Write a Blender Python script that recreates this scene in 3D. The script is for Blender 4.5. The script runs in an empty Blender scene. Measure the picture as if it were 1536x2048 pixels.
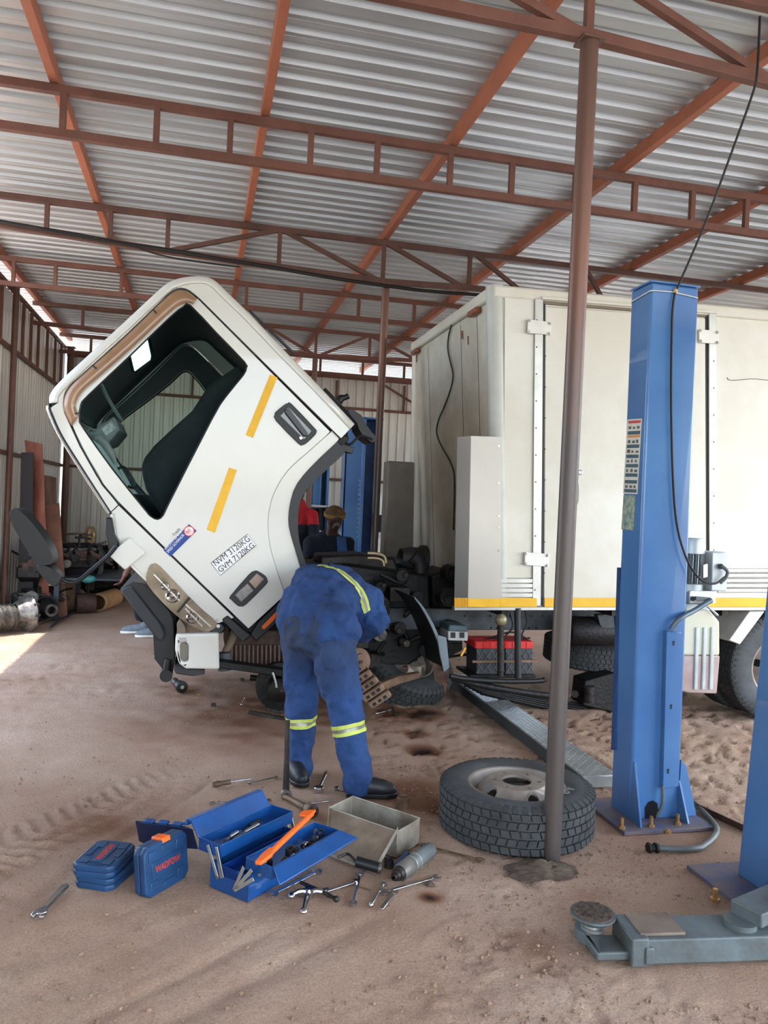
import bpy, bmesh, math, random
import numpy as np
from mathutils import Vector, Matrix, Euler
from mathutils.geometry import tessellate_polygon
rnd = random.Random(7)
V = Vector
C = bpy.context.scene.collection
sc = bpy.context.scene
# ---------------------------------------------------------------- camera
FPX, CX, CY = 1560.0, 768.0, 1024.0
EYE = V((0, 0, 1.5))
_y, _p, _r = map(math.radians, (13.3, -0.5, 2.58))
FWD = V((math.sin(_y)*math.cos(_p), math.cos(_y)*math.cos(_p), math.sin(_p)))
_r0 = V((math.cos(_y), -math.sin(_y), 0)); _u0 = _r0.cross(FWD)
RGT = math.cos(_r)*_r0 + math.sin(_r)*_u0
UPV = -math.sin(_r)*_r0 + math.cos(_r)*_u0
cam_data = bpy.data.cameras.new('camera'); cam = bpy.data.objects.new('camera', cam_data); C.objects.link(cam)
cam_data.sensor_fit = 'HORIZONTAL'; cam_data.sensor_width = 36; cam_data.lens = 36*FPX/1536
cam_data.clip_start = 0.05; cam_data.clip_end = 500
cam.matrix_world = Matrix(((RGT.x, UPV.x, -FWD.x, EYE.x), (RGT.y, UPV.y, -FWD.y, EYE.y), (RGT.z, UPV.z, -FWD.z, EYE.z), (0, 0, 0, 1)))
sc.camera = cam
# ---------------------------------------------------------------- world, sun, exposure
w = bpy.data.worlds.new('world'); sc.world = w; w.use_nodes = True
nt = w.node_tree; bg = nt.nodes['Background']
sky = nt.nodes.new('ShaderNodeTexSky'); sky.sky_type = 'NISHITA'; sky.sun_disc = False
sky.sun_elevation = math.radians(62); sky.sun_rotation = math.radians(120); sky.dust_density = 2.5; sky.air_density = 1.0
hs = nt.nodes.new('ShaderNodeHueSaturation'); hs.inputs['Saturation'].default_value = 0.75
nt.links.new(sky.outputs[0], hs.inputs['Color']); nt.links.new(hs.outputs[0], bg.inputs[0]); bg.inputs[1].default_value = 0.85
sd = bpy.data.lights.new('sun', 'SUN'); sd.energy = 5.0; sd.angle = math.radians(0.6); sd.color = (1, .95, .87)
so = bpy.data.objects.new('sun', sd); C.objects.link(so); so.rotation_euler = (math.radians(7), math.radians(-16.5), 0)
so.location = (0, -4, 12)
sc.view_settings.view_transform = 'Standard'; sc.view_settings.look = 'None'
sc.view_settings.gamma = 1; sc.view_settings.use_curve_mapping = False
sc.view_settings.exposure = 0.95
# ---------------------------------------------------------------- pixel rays onto world planes
def ray(px, py): return FWD + (px-CX)/FPX*RGT - (py-CY)/FPX*UPV
def onp(px, py, ax, v):
    d = ray(px, py); t = (v-EYE[ax])/d[ax]; return EYE + d*t
def PX(px, py, v): return onp(px, py, 0, v)
def PY(px, py, v): return onp(px, py, 1, v)
def PZ(px, py, v=0.0): return onp(px, py, 2, v)
# ---------------------------------------------------------------- materials
def lin(c):
    return tuple(((x/255)/12.92 if x/255 <= .04045 else ((x/255+.055)/1.055)**2.4) for x in c)
MATS = {}
def mat(name, rgb, rough=.6, metal=0., var=.12, scale=6., bump=0., bscale=60., c2=None, mix=.5, tr=0., alpha=1., ior=1.45, emit=None, es=1., coat=0., stretch=None, detail=6, bd=.01):
    if name in MATS: return MATS[name]
    m = bpy.data.materials.new(name); m.use_nodes = True; MATS[name] = m
    n = m.node_tree; b = n.nodes['Principled BSDF']
    c = lin(rgb); b.inputs['Roughness'].default_value = rough; b.inputs['Metallic'].default_value = metal
    b.inputs['Coat Weight'].default_value = coat; b.inputs['IOR'].default_value = ior
    b.inputs['Transmission Weight'].default_value = tr; b.inputs['Alpha'].default_value = alpha
    co = n.nodes.new('ShaderNodeTexCoord'); mp = n.nodes.new('ShaderNodeMapping'); n.links.new(co.outputs['Object'], mp.inputs[0])
    if stretch: mp.inputs['Scale'].default_value = stretch
    nz = n.nodes.new('ShaderNodeTexNoise'); nz.inputs['Scale'].default_value = scale; nz.inputs['Detail'].default_value = detail; nz.inputs['Roughness'].default_value = .62
    n.links.new(mp.outputs[0], nz.inputs['Vector'])
    rp = n.nodes.new('ShaderNodeValToRGB'); rp.color_ramp.elements[0].position = .5-mix*.4; rp.color_ramp.elements[1].position = .5+(1-mix)*.4
    d = lin(c2) if c2 else tuple(x*(1-2.2*var) for x in c)
    rp.color_ramp.elements[0].color = (*d, 1); rp.color_ramp.elements[1].color = (*[min(1, x*(1+var*.5)) for x in c], 1)
    n.links.new(nz.outputs['Fac'], rp.inputs[0]); n.links.new(rp.outputs[0], b.inputs['Base Color'])
    if bump:
        nb = n.nodes.new('ShaderNodeTexNoise'); nb.inputs['Scale'].default_value = bscale; nb.inputs['Detail'].default_value = 5
        n.links.new(mp.outputs[0], nb.inputs['Vector']); bp = n.nodes.new('ShaderNodeBump'); bp.inputs['Strength'].default_value = bump; bp.inputs['Distance'].default_value = bd
        n.links.new(nb.outputs['Fac'], bp.inputs['Height']); n.links.new(bp.outputs[0], b.inputs['Normal'])
    if emit:
        b.inputs['Emission Color'].default_value = (*lin(emit), 1); b.inputs['Emission Strength'].default_value = es
    return m
RUST = mat('red_oxide_paint', (118, 78, 64), .62, 0, .14, 5, .15, 40)
RUSTD = mat('worn_oxide_pipe', (108, 76, 64), .5, .25, .3, 4, .2, 60, c2=(88, 66, 58))
ORNG = mat('orange_oxide_purlin', (172, 106, 78), .6, 0, .1, 5, .1, 40)
ZINC = mat('galvanised_sheet', (196, 200, 200), .42, .55, .08, 2.5, .05, 30, stretch=(.3, 3, 3))
ZINCW = mat('galvanised_wall', (218, 214, 206), .5, .35, .08, 2.5, .05, 30, stretch=(3, 3, .3))
WHITE = mat('cream_cab_paint', (206, 205, 195), .28, 0, .02, 2, 0, coat=.5)
BOXW = mat('cream_box_panel', (222, 222, 213), .38, 0, .03, 1.5, .02, 8, c2=(205, 200, 184), mix=.2)
ALU = mat('dull_aluminium', (186, 186, 180), .38, .7, .08, 8, .05, 60)
STEEL = mat('stainless_cover', (178, 172, 162), .42, .55, .06, 1.2, .04, 5)
CHROME = mat('chrome_tool', (205, 208, 212), .2, 1, .1, 20)
IRON = mat('oily_iron', (92, 84, 76), .5, .7, .3, 14, .4, 60)
BLACK = mat('black_plastic', (17, 19, 20), .45, 0, .15, 8)
RUBBER = mat('tyre_rubber', (62, 64, 64), .78, 0, .2, 9, .1, 80)
TYDUST = mat('dusty_tyre_wall', (70, 74, 76), .7, 0, .25, 6, .1, 60, c2=(50, 50, 50))
DARK = mat('greasy_black_metal', (25, 24, 24), .55, .3, .4, 12, .5, 40, c2=(20, 18, 17))
GREASE = mat('greasy_grey_metal', (50, 46, 43), .5, .5, .4, 10, .5, 40, c2=(30, 27, 25))
BROWN = mat('rusty_brown_casting', (130, 106, 86), .7, .2, .3, 9, .4, 50, c2=(92, 66, 50))
BLUE = mat('lift_blue_paint', (82, 126, 172), .33, 0, .12, 1.6, .05, 20, c2=(62, 104, 156), mix=.4, coat=.4)
BLUED = mat('worn_blue_paint', (46, 80, 130), .45, .1, .25, 5, .1, 30)
TBLUE = mat('toolbox_blue', (24, 78, 142), .3, .1, .15, 6, 0, coat=.4)
CBLUE = mat('case_blue_plastic', (30, 68, 108), .42, 0, .18, 8, .1, 50)
ORANGE = mat('orange_plastic', (240, 104, 32), .4, 0, .05)
YELLOW = mat('yellow_tape', (232, 178, 32), .5, 0, .06, 12, .05, 40)
AMBER = mat('amber_lens', (206, 92, 28), .3, 0, .08)
RED = mat('red_plastic', (205, 40, 38), .4, 0, .1)
GREYARM = mat('grey_lift_arm', (98, 110, 112), .5, .2, .25, 5, .2, 40, c2=(74, 74, 70))
DUSTY = mat('dusty_steel', (126, 112, 98), .7, .2, .2, 6, .2, 50, c2=(92, 80, 68))
GALVBOX = mat('galvanised_steel_box', (176, 172, 158), .5, .4, .25, 7, .1, 40, c2=(120, 108, 92))
SKIN = mat('dark_skin', (74, 50, 40), .5, 0, .1, 20)
OVER = mat('blue_overall_cloth', (32, 64, 112), .85, 0, .22, 5, 1., 9, c2=(22, 46, 86), bd=.035)
OVERD = mat('greasy_overall_cloth', (32, 64, 112), .85, 0, .22, 5, 1., 9, c2=(22, 46, 86), bd=.035)
def grease_seat():     # a grease stain worn into the seat of the trousers
    n = OVERD.node_tree; b = n.nodes['Principled BSDF']; src = b.inputs['Base Color'].links[0].from_socket
    co = n.nodes.new('ShaderNodeTexCoord'); sp = n.nodes.new('ShaderNodeSeparateXYZ'); n.links.new(co.outputs['Object'], sp.inputs[0])
    nz = n.nodes.new('ShaderNodeTexNoise'); nz.inputs['Scale'].default_value = 6; n.links.new(co.outputs['Object'], nz.inputs['Vector'])
    ad = n.nodes.new('ShaderNodeMath'); ad.operation = 'MULTIPLY_ADD'; ad.inputs[1].default_value = .45; n.links.new(nz.outputs['Fac'], ad.inputs[0]); n.links.new(sp.outputs['Z'], ad.inputs[2])
    mr = n.nodes.new('ShaderNodeMapRange'); mr.inputs['From Min'].default_value = .75; mr.inputs['From Max'].default_value = 1.12; mr.inputs['To Max'].default_value = .85; n.links.new(ad.outputs[0], mr.inputs['Value'])
    mx = n.nodes.new('ShaderNodeMixRGB'); mx.inputs[2].default_value = (*lin((40, 46, 54)), 1); n.links.new(mr.outputs[0], mx.inputs[0]); n.links.new(src, mx.inputs[1]); n.links.new(mx.outputs[0], b.inputs['Base Color'])
grease_seat()
NAVY = mat('navy_cloth', (24, 30, 44), .9, 0, .3, 5, .4, 30)
LIME = mat('lime_reflective', (196, 208, 96), .6, 0, .12, 20)
SILV = mat('silver_reflective', (150, 150, 132), .4, .3, .15, 20)
BOOT = mat('black_boot_leather', (30, 30, 34), .5, 0, .2, 20)
WOODR = mat('red_plank', (152, 98, 80), .7, 0, .25, 3, .3, 20, stretch=(6, 6, .6), c2=(120, 60, 46))
WOODB = mat('weathered_plank', (140, 112, 96), .8, 0, .25, 3, .3, 20, stretch=(6, 6, .6), c2=(90, 70, 60))
WOODL = mat('pale_timber', (204, 170, 134), .7, 0, .2, 3, .3, 20, stretch=(1, 6, 6))
INTR = mat('cab_interior_trim', (70, 74, 78), .6, 0, .15, 3)
GLASS = mat('tinted_window_glass', (150, 172, 172), .03, 0, 0, 1, tr=1, ior=1.08)
CLEAR = mat('clear_lens', (205, 200, 190), .08, 0, .05, 5, tr=.75, ior=1.3)
VISOR = mat('smoked_brown_visor', (150, 116, 86), .2, 0, .1, 3, coat=.4)
CARDB = mat('brown_tube', (190, 146, 100), .8, 0, .2, 4)
RAGM = mat('dirty_rag', (98, 84, 70), .95, 0, .35, 12, .5, 60, c2=(58, 48, 40))
# ---------------------------------------------------------------- mesh builder
def frame(d):
    d = V(d).normalized(); a = V((0, 0, 1)) if abs(d.z) < .9 else V((1, 0, 0))
    u = d.cross(a).normalized(); return u, d.cross(u).normalized()
class MB:
    def __init__(s): s.v = []; s.f = []
    def add(s, vs, fs):
        o = len(s.v); s.v += [tuple(p) for p in vs]; s.f += [tuple(i+o for i in f) for f in fs]; return s
    def box(s, a, b):
        x0, y0, z0 = a; x1, y1, z1 = b
        return s.hexa([(x0, y0, z0), (x1, y0, z0), (x1, y1, z0), (x0, y1, z0), (x0, y0, z1), (x1, y0, z1), (x1, y1, z1), (x0, y1, z1)])
    def hexa(s, p): return s.add(p, [(0, 3, 2, 1), (4, 5, 6, 7), (0, 1, 5, 4), (1, 2, 6, 5), (2, 3, 7, 6), (3, 0, 4, 7)])
    def bar(s, p, q, wd, h, up=(0, 0, 1)):      # rectangular bar, wd sideways, h along up
        p, q = V(p), V(q); d = (q-p).normalized(); u = V(up); sd_ = d.cross(u)
        if sd_.length < 1e-4: sd_ = d.cross(V((1, 0, 0)))
        sd_.normalize(); u = sd_.cross(d).normalized(); a = sd_*wd/2; b = u*h/2
        return s.hexa([p-a-b, p+a-b, q+a-b, q-a-b, p-a+b, p+a+b, q+a+b, q-a+b])
    def cyl(s, p, q, r, r2=None, n=14, cap=True):
        p, q = V(p), V(q); r2 = r if r2 is None else r2; u, w_ = frame(q-p); vs = []
        for c_, rr in ((p, r), (q, r2)):
            for i in range(n):
                a = 2*math.pi*i/n; vs.append(c_+(u*math.cos(a)+w_*math.sin(a))*rr)
        fs = [(i, i+n, (i+1) % n+n, (i+1) % n) for i in range(n)]
        if cap: fs += [tuple(range(n)), tuple(range(2*n-1, n-1, -1))]
        return s.add(vs, fs)
    def tube(s, pts, r, n=8, sm=0):
        pts = [V(p) for p in pts]
        for _ in range(sm):
            q = [pts[0]]
            for a, b in zip(pts, pts[1:]): q += [a*.75+b*.25, a*.25+b*.75]
            pts = q+[pts[-1]]
        rs = r if isinstance(r, (list, tuple)) else [r]*len(pts)
        if len(rs) != len(pts): rs = [rs[min(len(rs)-1, int(i*len(rs)/len(pts)))] for i in range(len(pts))]
        u = frame(pts[1]-pts[0])[0]; vs = []
        for i, p in enumerate(pts):
            d = (pts[min(i+1, len(pts)-1)]-pts[max(i-1, 0)]).normalized(); u = (u-d*u.dot(d)).normalized(); w_ = d.cross(u)
            for k in range(n):
                a = 2*math.pi*k/n; vs.append(p+(u*math.cos(a)+w_*math.sin(a))*rs[i])
        m = len(pts); fs = [(i*n+k, i*n+(k+1) % n, (i+1)*n+(k+1) % n, (i+1)*n+k) for i in range(m-1) for k in range(n)]
        fs += [tuple(range(n-1, -1, -1)), tuple((m-1)*n+k for k in range(n))]
        return s.add(vs, fs)
    def lathe(s, o, ax, prof, n=24, a0=0, a1=2*math.pi):   # prof: (along, radius)
        o = V(o); d = V(ax).normalized(); u, w_ = frame(d); full = abs(a1-a0-2*math.pi) < 1e-6; m = n if full else n+1; vs = []
        for h, r in prof:
            for k in range(m):
                a = a0+(a1-a0)*k/n; vs.append(o+d*h+(u*math.cos(a)+w_*math.sin(a))*r)
        fs = []
        for i in range(len(prof)-1):
            for k in range(n): fs.append((i*m+k, i*m+(k+1) % m, (i+1)*m+(k+1) % m, (i+1)*m+k))
        return s.add(vs, fs)
    def ball(s, c, r, n=10, sc_=(1, 1, 1)):
        c = V(c); prof = [(-math.cos(math.pi*i/n), max(1e-4, math.sin(math.pi*i/n))) for i in range(n+1)]
        vs = []; m = n*2
        for h, rr in prof:
            for k in range(m):
                a = 2*math.pi*k/m; vs.append(c+V((rr*math.cos(a)*r*sc_[0], rr*math.sin(a)*r*sc_[1], h*r*sc_[2])))
        return s.add(vs, [(i*m+k, i*m+(k+1) % m, (i+1)*m+(k+1) % m, (i+1)*m+k) for i in range(n) for k in range(m)])
    def prism(s, loops, off):      # planar polygon (first loop) with holes, extruded by off
        loops = [[V(p) for p in l] for l in loops]; off = V(off)
        tris = tessellate_polygon(loops); flat = [p for l in loops for p in l]; n = len(flat)
        nrm = V((0, 0, 0))
        for a, b, c in tris: nrm += (flat[b]-flat[a]).cross(flat[c]-flat[a])
        fs = [tuple(t) for t in tris]+[tuple(i+n for i in reversed(t)) for t in tris]; o = 0
        for l in loops:
            k = len(l)
            fs += [(o+i, o+i+n, o+(i+1) % k+n, o+(i+1) % k) for i in range(k)]; o += k
        return s.add(flat+[p+off for p in flat], fs)
    def xf(s, m): s.v = [tuple(m @ V(p)) for p in s.v]; return s
def obj(name, m, material, parent=None, bevel=0, smooth=False, local=False, fix=True, seg=2, angle=40):
    me = bpy.data.meshes.new(name); me.from_pydata(m.v, [], m.f); me.materials.append(material); me.update()
    if fix:
        b = bmesh.new(); b.from_mesh(me); bmesh.ops.recalc_face_normals(b, faces=b.faces); b.to_mesh(me); b.free()
    o = bpy.data.objects.new(name, me); C.objects.link(o)
    if smooth:
        me.shade_smooth(); me.set_sharp_from_angle(angle=math.radians(angle))
    if bevel:
        bv = o.modifiers.new('bevel', 'BEVEL'); bv.width = bevel; bv.segments = seg; bv.limit_method = 'ANGLE'; bv.angle_limit = math.radians(35)
        me.shade_smooth(); me.set_sharp_from_angle(angle=math.radians(50))
    if parent:
        o.parent = parent
        if parent.type == 'EMPTY' and not local: o.location = -parent.location
    return o
def thing(name, label, cat, loc=(0, 0, 0), group=None, rot=None):
    o = bpy.data.objects.new(name, None); C.objects.link(o); o.location = loc; o.empty_display_size = .1
    if rot is not None: o.rotation_euler = rot
    o['label'] = label; o['category'] = cat
    if group: o['group'] = group
    return o
def tag(o, label, cat, group=None, kind=None):
    o['label'] = label; o['category'] = cat
    if group: o['group'] = group
    if kind: o['kind'] = kind
    return o
def rebase(o, loc):
    """Put the origin of a one-mesh thing at its base without moving it."""
    loc = V(loc); o.data.transform(Matrix.Translation(-loc)); o.location = loc; return o
def struct(o): o['kind'] = 'structure'; return o
def sempty(name, loc=(0, 0, 0)):
    o = bpy.data.objects.new(name, None); C.objects.link(o); o.location = loc; o['kind'] = 'structure'; return o
def lab(o, t): o['label'] = t; return o
def copytree(root, loc, rot=None, label=None):
    c = root.copy(); C.objects.link(c); c.location = loc
    if rot is not None: c.rotation_euler = rot
    if label: c['label'] = label
    def rec(a, b):
        for ch in list(a.children):
            d = ch.copy(); C.objects.link(d); d.parent = b; rec(ch, d)
    rec(root, c)
    return c
def text(name, body, size, o, xd, yd, m, parent, ext=.0006, bold=0., align='LEFT', fit=None):
    cu = bpy.data.curves.new(name, 'FONT'); cu.body = body; cu.size = size; cu.extrude = ext; cu.offset = bold; cu.align_x = align; cu.resolution_u = 3
    t = bpy.data.objects.new('tmp', cu); C.objects.link(t)
    me = bpy.data.meshes.new_from_object(t.evaluated_get(bpy.context.evaluated_depsgraph_get())); bpy.data.objects.remove(t)
    x = V(xd).normalized(); z = x.cross(V(yd)).normalized(); y = z.cross(x); o = V(o)
    if fit:
        xs = [v_.co.x for v_ in me.vertices]; me.transform(Matrix.Diagonal((fit/(max(xs)-min(xs)), 1, 1, 1)))
    me.transform(Matrix(((x.x, y.x, z.x, o.x), (x.y, y.y, z.y, o.y), (x.z, y.z, z.z, o.z), (0, 0, 0, 1))))
    me.materials.clear(); me.materials.append(m); ob = bpy.data.objects.new(name, me); C.objects.link(ob)
    if parent:
        ob.parent = parent
        if parent.type == 'EMPTY': ob.location = -parent.location
    return ob
# numpy value noise for the ground relief
def vnoise(x, y, seed=0):
    r = np.random.RandomState(seed); T = r.rand(256, 256)
    xi = np.floor(x).astype(int); yi = np.floor(y).astype(int); fx = x-xi; fy = y-yi; fx = fx*fx*(3-2*fx); fy = fy*fy*(3-2*fy)
    g = lambda a, b: T[a & 255, b & 255]
    return (g(xi, yi)*(1-fx)+g(xi+1, yi)*fx)*(1-fy)+(g(xi, yi+1)*(1-fx)+g(xi+1, yi+1)*fx)*fy
# ================================================================ SETTING
# ---- ground: fan-shaped grid, denser near the viewer
NR, NCOL = 470, 520
ys = 0.9*np.exp(np.linspace(0, math.log(14.2/0.9), NR)); t_ = np.linspace(0, 1, NCOL)
YY = np.repeat(ys[:, None], NCOL, 1); XX = (-1.0-0.62*YY)+t_[None, :]*(3.4+1.75*YY)
def fbm(x, y, s, o=4, seed=0):
    z = 0; a = 1; n = 0
    for i in range(o): z = z+a*(vnoise(x*s, y*s, seed+i)-.5); n += a; a *= .55; s *= 2.03
    return z/n
H = .020*fbm(XX, YY, 1.3, 4, 1)+.010*fbm(XX, YY, 9, 3, 5)
cl = np.clip(fbm(XX, YY, 26, 3, 9)-.10, 0, 1); mask = np.clip(.45+1.8*fbm(XX, YY, .8, 2, 15), 0.1, 1)
H = H+.045*cl*mask
ft = np.clip(-.12-fbm(XX, YY, 14, 2, 21), 0, 1); H = H-.06*ft*mask
_pre = 0
def smooth(e0, e1, x):
    t = np.clip((x-e0)/(e1-e0), 0, 1); return t*t*(3-2*t)
reg = smooth(.7, 1.3, XX)*smooth(7.2, 5.6, YY)*smooth(3.0, 3.9, YY); H = H-.10*np.clip(-.06-fbm(XX, YY, 15, 3, 51), 0, 1)*reg+.02*fbm(XX, YY, 7, 3, 61)*reg
# drag streaks across the open bay at the left, and sweeping tyre ruts in the foreground
st = fbm(XX*.35+YY*.06, YY*3.2+XX*.3, 2.4, 4, 31); left = smooth(1.2, -.3, XX)*smooth(3.6, 4.8, YY)*smooth(9, 6.6, YY); H += .022*st*left
ru = XX*.82+YY*.56; rv = -XX*.56+YY*.82
fore = smooth(3.4, 2.9, YY)*smooth(1.4, .6, XX); H += .014*fbm(ru*.25, rv*3.4, 2.6, 4, 41)*fore
# lugged tyre print at the left of the tools
c0 = PZ(30, 1690); c1 = PZ(330, 1560); tx = XX-c0.x; ty = YY-c0.y; dx, dy = (c1-c0).x, (c1-c0).y; L_ = math.hypot(dx, dy); dx /= L_; dy /= L_
along = tx*dx+ty*dy; side = -tx*dy+ty*dx
lug = np.sin((along-.55*np.abs(side-.02))*2*math.pi/.085); pr = smooth(.19, .15, np.abs(side))*smooth(-.5, -.3, along)*smooth(L_+.25, L_, along)
H += pr*(.011*np.sign(lug)*np.minimum(1, np.abs(lug)*2.2)*(vnoise(XX*7, YY*7, 77)*.7+.5)-.006)
H -= .010*np.exp(-((np.abs(side)-.2)/.03)**2)*smooth(-.5, -.3, along)*smooth(L_+.25, L_, along)
# long rut curving through the foreground (tyre edge)
for (a, b, amp) in (((60, 1800), (420, 1560), .012), ((330, 2048), (760, 1830), .008), ((180, 2040), (560, 1850), .008)):
    p, q = PZ(*a), PZ(*b); ex, ey = q.x-p.x, q.y-p.y; l = math.hypot(ex, ey); ex /= l; ey /= l
    sd2 = -(XX-p.x)*ey+(YY-p.y)*ex; al = (XX-p.x)*ex+(YY-p.y)*ey
    H -= amp*np.exp(-(sd2/.03)**2)*smooth(-.1, .1, al)*smooth(l+.1, l-.1, al)
for (px, py, r, d) in ((835, 1500, .10, .03), (830, 1455, .08, .02), (760, 1430, .09, .02), (870, 1790, .05, .02), (1100, 1860, .12, .015), (955, 1700, .1, .012), (1290, 1840, .1, .012), (980, 1330, .1, .01)):
    p = PZ(px, py); H -= d*np.exp(-((XX-p.x)**2+(YY-p.y)**2)/(r*r)*2)
calm = np.ones_like(H)
for (px, py, r) in ((500, 1760, .33), (1030, 1610, .42), (1290, 1650, .38), (740, 1690, .25), (230, 1740, .22), (345, 1750, .2), (1185, 1880, .2), (700, 1790, .2), (820, 1790, .25), (1400, 1880, .5), (600, 1550, .13), (740, 1600, .13)):
    p = PZ(px, py); calm *= 1-.75*np.exp(-((XX-p.x)**2+(YY-p.y)**2)/(r*r))
H = H*calm; H -= np.median(H)+.002
verts = np.stack([XX, YY, H], -1).reshape(-1, 3)
ii = np.arange((NR-1)*(NCOL-1)); r_ = ii//(NCOL-1); c_ = ii % (NCOL-1); b_ = r_*NCOL+c_
faces = np.stack([b_, b_+1, b_+NCOL+1, b_+NCOL], -1)
me = bpy.data.meshes.new('floor'); me.vertices.add(len(verts)); me.vertices.foreach_set('co', verts.ravel())
me.loops.add(faces.size); me.loops.foreach_set('vertex_index', faces.ravel()); me.polygons.add(len(faces)); me.polygons.foreach_set('loop_start', np.arange(0, faces.size, 4)); me.update(calc_edges=True)
me.shade_smooth()
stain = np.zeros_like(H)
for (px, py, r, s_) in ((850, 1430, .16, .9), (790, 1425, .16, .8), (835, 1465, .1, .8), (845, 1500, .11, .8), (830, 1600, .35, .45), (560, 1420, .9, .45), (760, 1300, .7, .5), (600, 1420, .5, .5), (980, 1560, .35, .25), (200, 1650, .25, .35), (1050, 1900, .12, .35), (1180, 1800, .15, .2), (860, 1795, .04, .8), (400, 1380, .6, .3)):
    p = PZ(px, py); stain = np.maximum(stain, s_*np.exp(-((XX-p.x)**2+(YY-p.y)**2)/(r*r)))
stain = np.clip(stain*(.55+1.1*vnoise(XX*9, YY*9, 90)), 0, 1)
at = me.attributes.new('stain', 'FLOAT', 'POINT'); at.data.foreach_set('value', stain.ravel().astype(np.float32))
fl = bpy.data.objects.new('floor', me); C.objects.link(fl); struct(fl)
def groundmat(name, use):
    m = bpy.data.materials.new(name); m.use_nodes = True; n = m.node_tree; b = n.nodes['Principled BSDF']; b.inputs['Roughness'].default_value = .95; b.inputs['Specular IOR Level'].default_value = .15
    co = n.nodes.new('ShaderNodeTexCoord')
    def nz(s, d=8, r=.6):
        k = n.nodes.new('ShaderNodeTexNoise'); k.inputs['Scale'].default_value = s; k.inputs['Detail'].default_value = d; k.inputs['Roughness'].default_value = r; n.links.new(co.outputs['Object'], k.inputs['Vector']); return k
    a = nz(1.1); rp = n.nodes.new('ShaderNodeValToRGB'); e = rp.color_ramp.elements
    e[0].position = .3; e[0].color = (*lin((174, 140, 117) if use else (146, 143, 140)), 1); e[1].position = .7; e[1].color = (*lin((202, 177, 155) if use else (172, 169, 165)), 1)
    n.links.new(a.outputs['Fac'], rp.inputs[0])
    g = nz(150, 4, .7); mx = n.nodes.new('ShaderNodeMixRGB'); mx.blend_type = 'MULTIPLY'; mx.inputs[0].default_value = .55
    r2 = n.nodes.new('ShaderNodeValToRGB'); r2.color_ramp.elements[0].position = .35; r2.color_ramp.elements[0].color = (.45, .4, .36, 1); r2.color_ramp.elements[1].position = .6
    n.links.new(g.outputs['Fac'], r2.inputs[0]); n.links.new(rp.outputs[0], mx.inputs[1]); n.links.new(r2.outputs[0], mx.inputs[2]); out = mx.outputs[0]
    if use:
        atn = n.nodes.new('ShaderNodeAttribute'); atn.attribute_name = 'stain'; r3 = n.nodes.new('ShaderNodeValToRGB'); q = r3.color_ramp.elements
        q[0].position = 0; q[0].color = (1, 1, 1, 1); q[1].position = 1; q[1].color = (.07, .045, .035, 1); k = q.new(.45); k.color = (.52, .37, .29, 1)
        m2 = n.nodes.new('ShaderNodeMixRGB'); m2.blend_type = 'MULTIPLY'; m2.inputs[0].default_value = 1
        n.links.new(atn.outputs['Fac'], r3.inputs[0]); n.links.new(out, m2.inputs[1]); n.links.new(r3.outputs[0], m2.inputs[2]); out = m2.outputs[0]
    n.links.new(out, b.inputs['Base Color'])
    h = nz(70, 8, .7); bp = n.nodes.new('ShaderNodeBump'); bp.inputs['Strength'].default_value = .9; bp.inputs['Distance'].default_value = .012; n.links.new(h.outputs['Fac'], bp.inputs['Height']); n.links.new(bp.outputs[0], b.inputs['Normal'])
    return m
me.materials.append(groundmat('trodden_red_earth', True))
g = MB().add([(-60, -60, -.035), (60, -60, -.035), (60, 60, -.035), (-60, 60, -.035)], [(0, 1, 2, 3)])
struct(obj('ground', g, groundmat('open_yard_earth', False)))
# clods and pebbles
CLR = [(PZ(*q), r) for q, r in (((838, 1460), .42), ((845, 1500), .25), ((500, 1740), .36), ((1030, 1610), .40), ((740, 1690), .2), ((260, 1745), .28), ((1350, 1890), .34), ((1300, 1640), .36), ((1105, 1720), .08), ((100, 1800), .12), ((700, 1790), .16), ((820, 1770), .17), ((860, 1710), .16))]
cb = MB(); rr = random.Random(3)
for i in range(9000):
    y = 1.3*math.exp(rr.random()*1.9); x = rr.uniform(-.55*y, .95*y)
    if rr.random() < .35: y = rr.uniform(1.7, 4.6); x = rr.uniform(.9, 1.0+.45*y)
    if any((x-a.x)**2+(y-a.y)**2 < b*b for a, b in CLR): continue
    s = rr.choice((.002, .003, .003, .004, .005, .006, .009))*rr.uniform(.6, 1.1); k = 5; vs = []
    for j, (h, q) in enumerate(((-.3, .8), (.35, .9))):
        for a in range(k):
            an = a*2*math.pi/k+rr.random()*.5; vs.append((x+math.cos(an)*s*q*rr.uniform(.7, 1.3), y+math.sin(an)*s*q*rr.uniform(.7, 1.3), .000+s*h*rr.uniform(.8, 1.2)))
    vs.append((x, y, s*.8)); cb.add(vs, [(a, (a+1) % k, (a+1) % k+k, a+k) for a in range(k)]+[(a+k, (a+1) % k+k, 2*k) for a in range(k)])
co_ = obj('dirt_clods', cb, mat('dry_clod', (160, 130, 108), .95, 0, .3, 8), fix=False); tag(co_, 'small dry clods and pebbles scattered over the trodden earth floor', 'dirt', kind='stuff')

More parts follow.
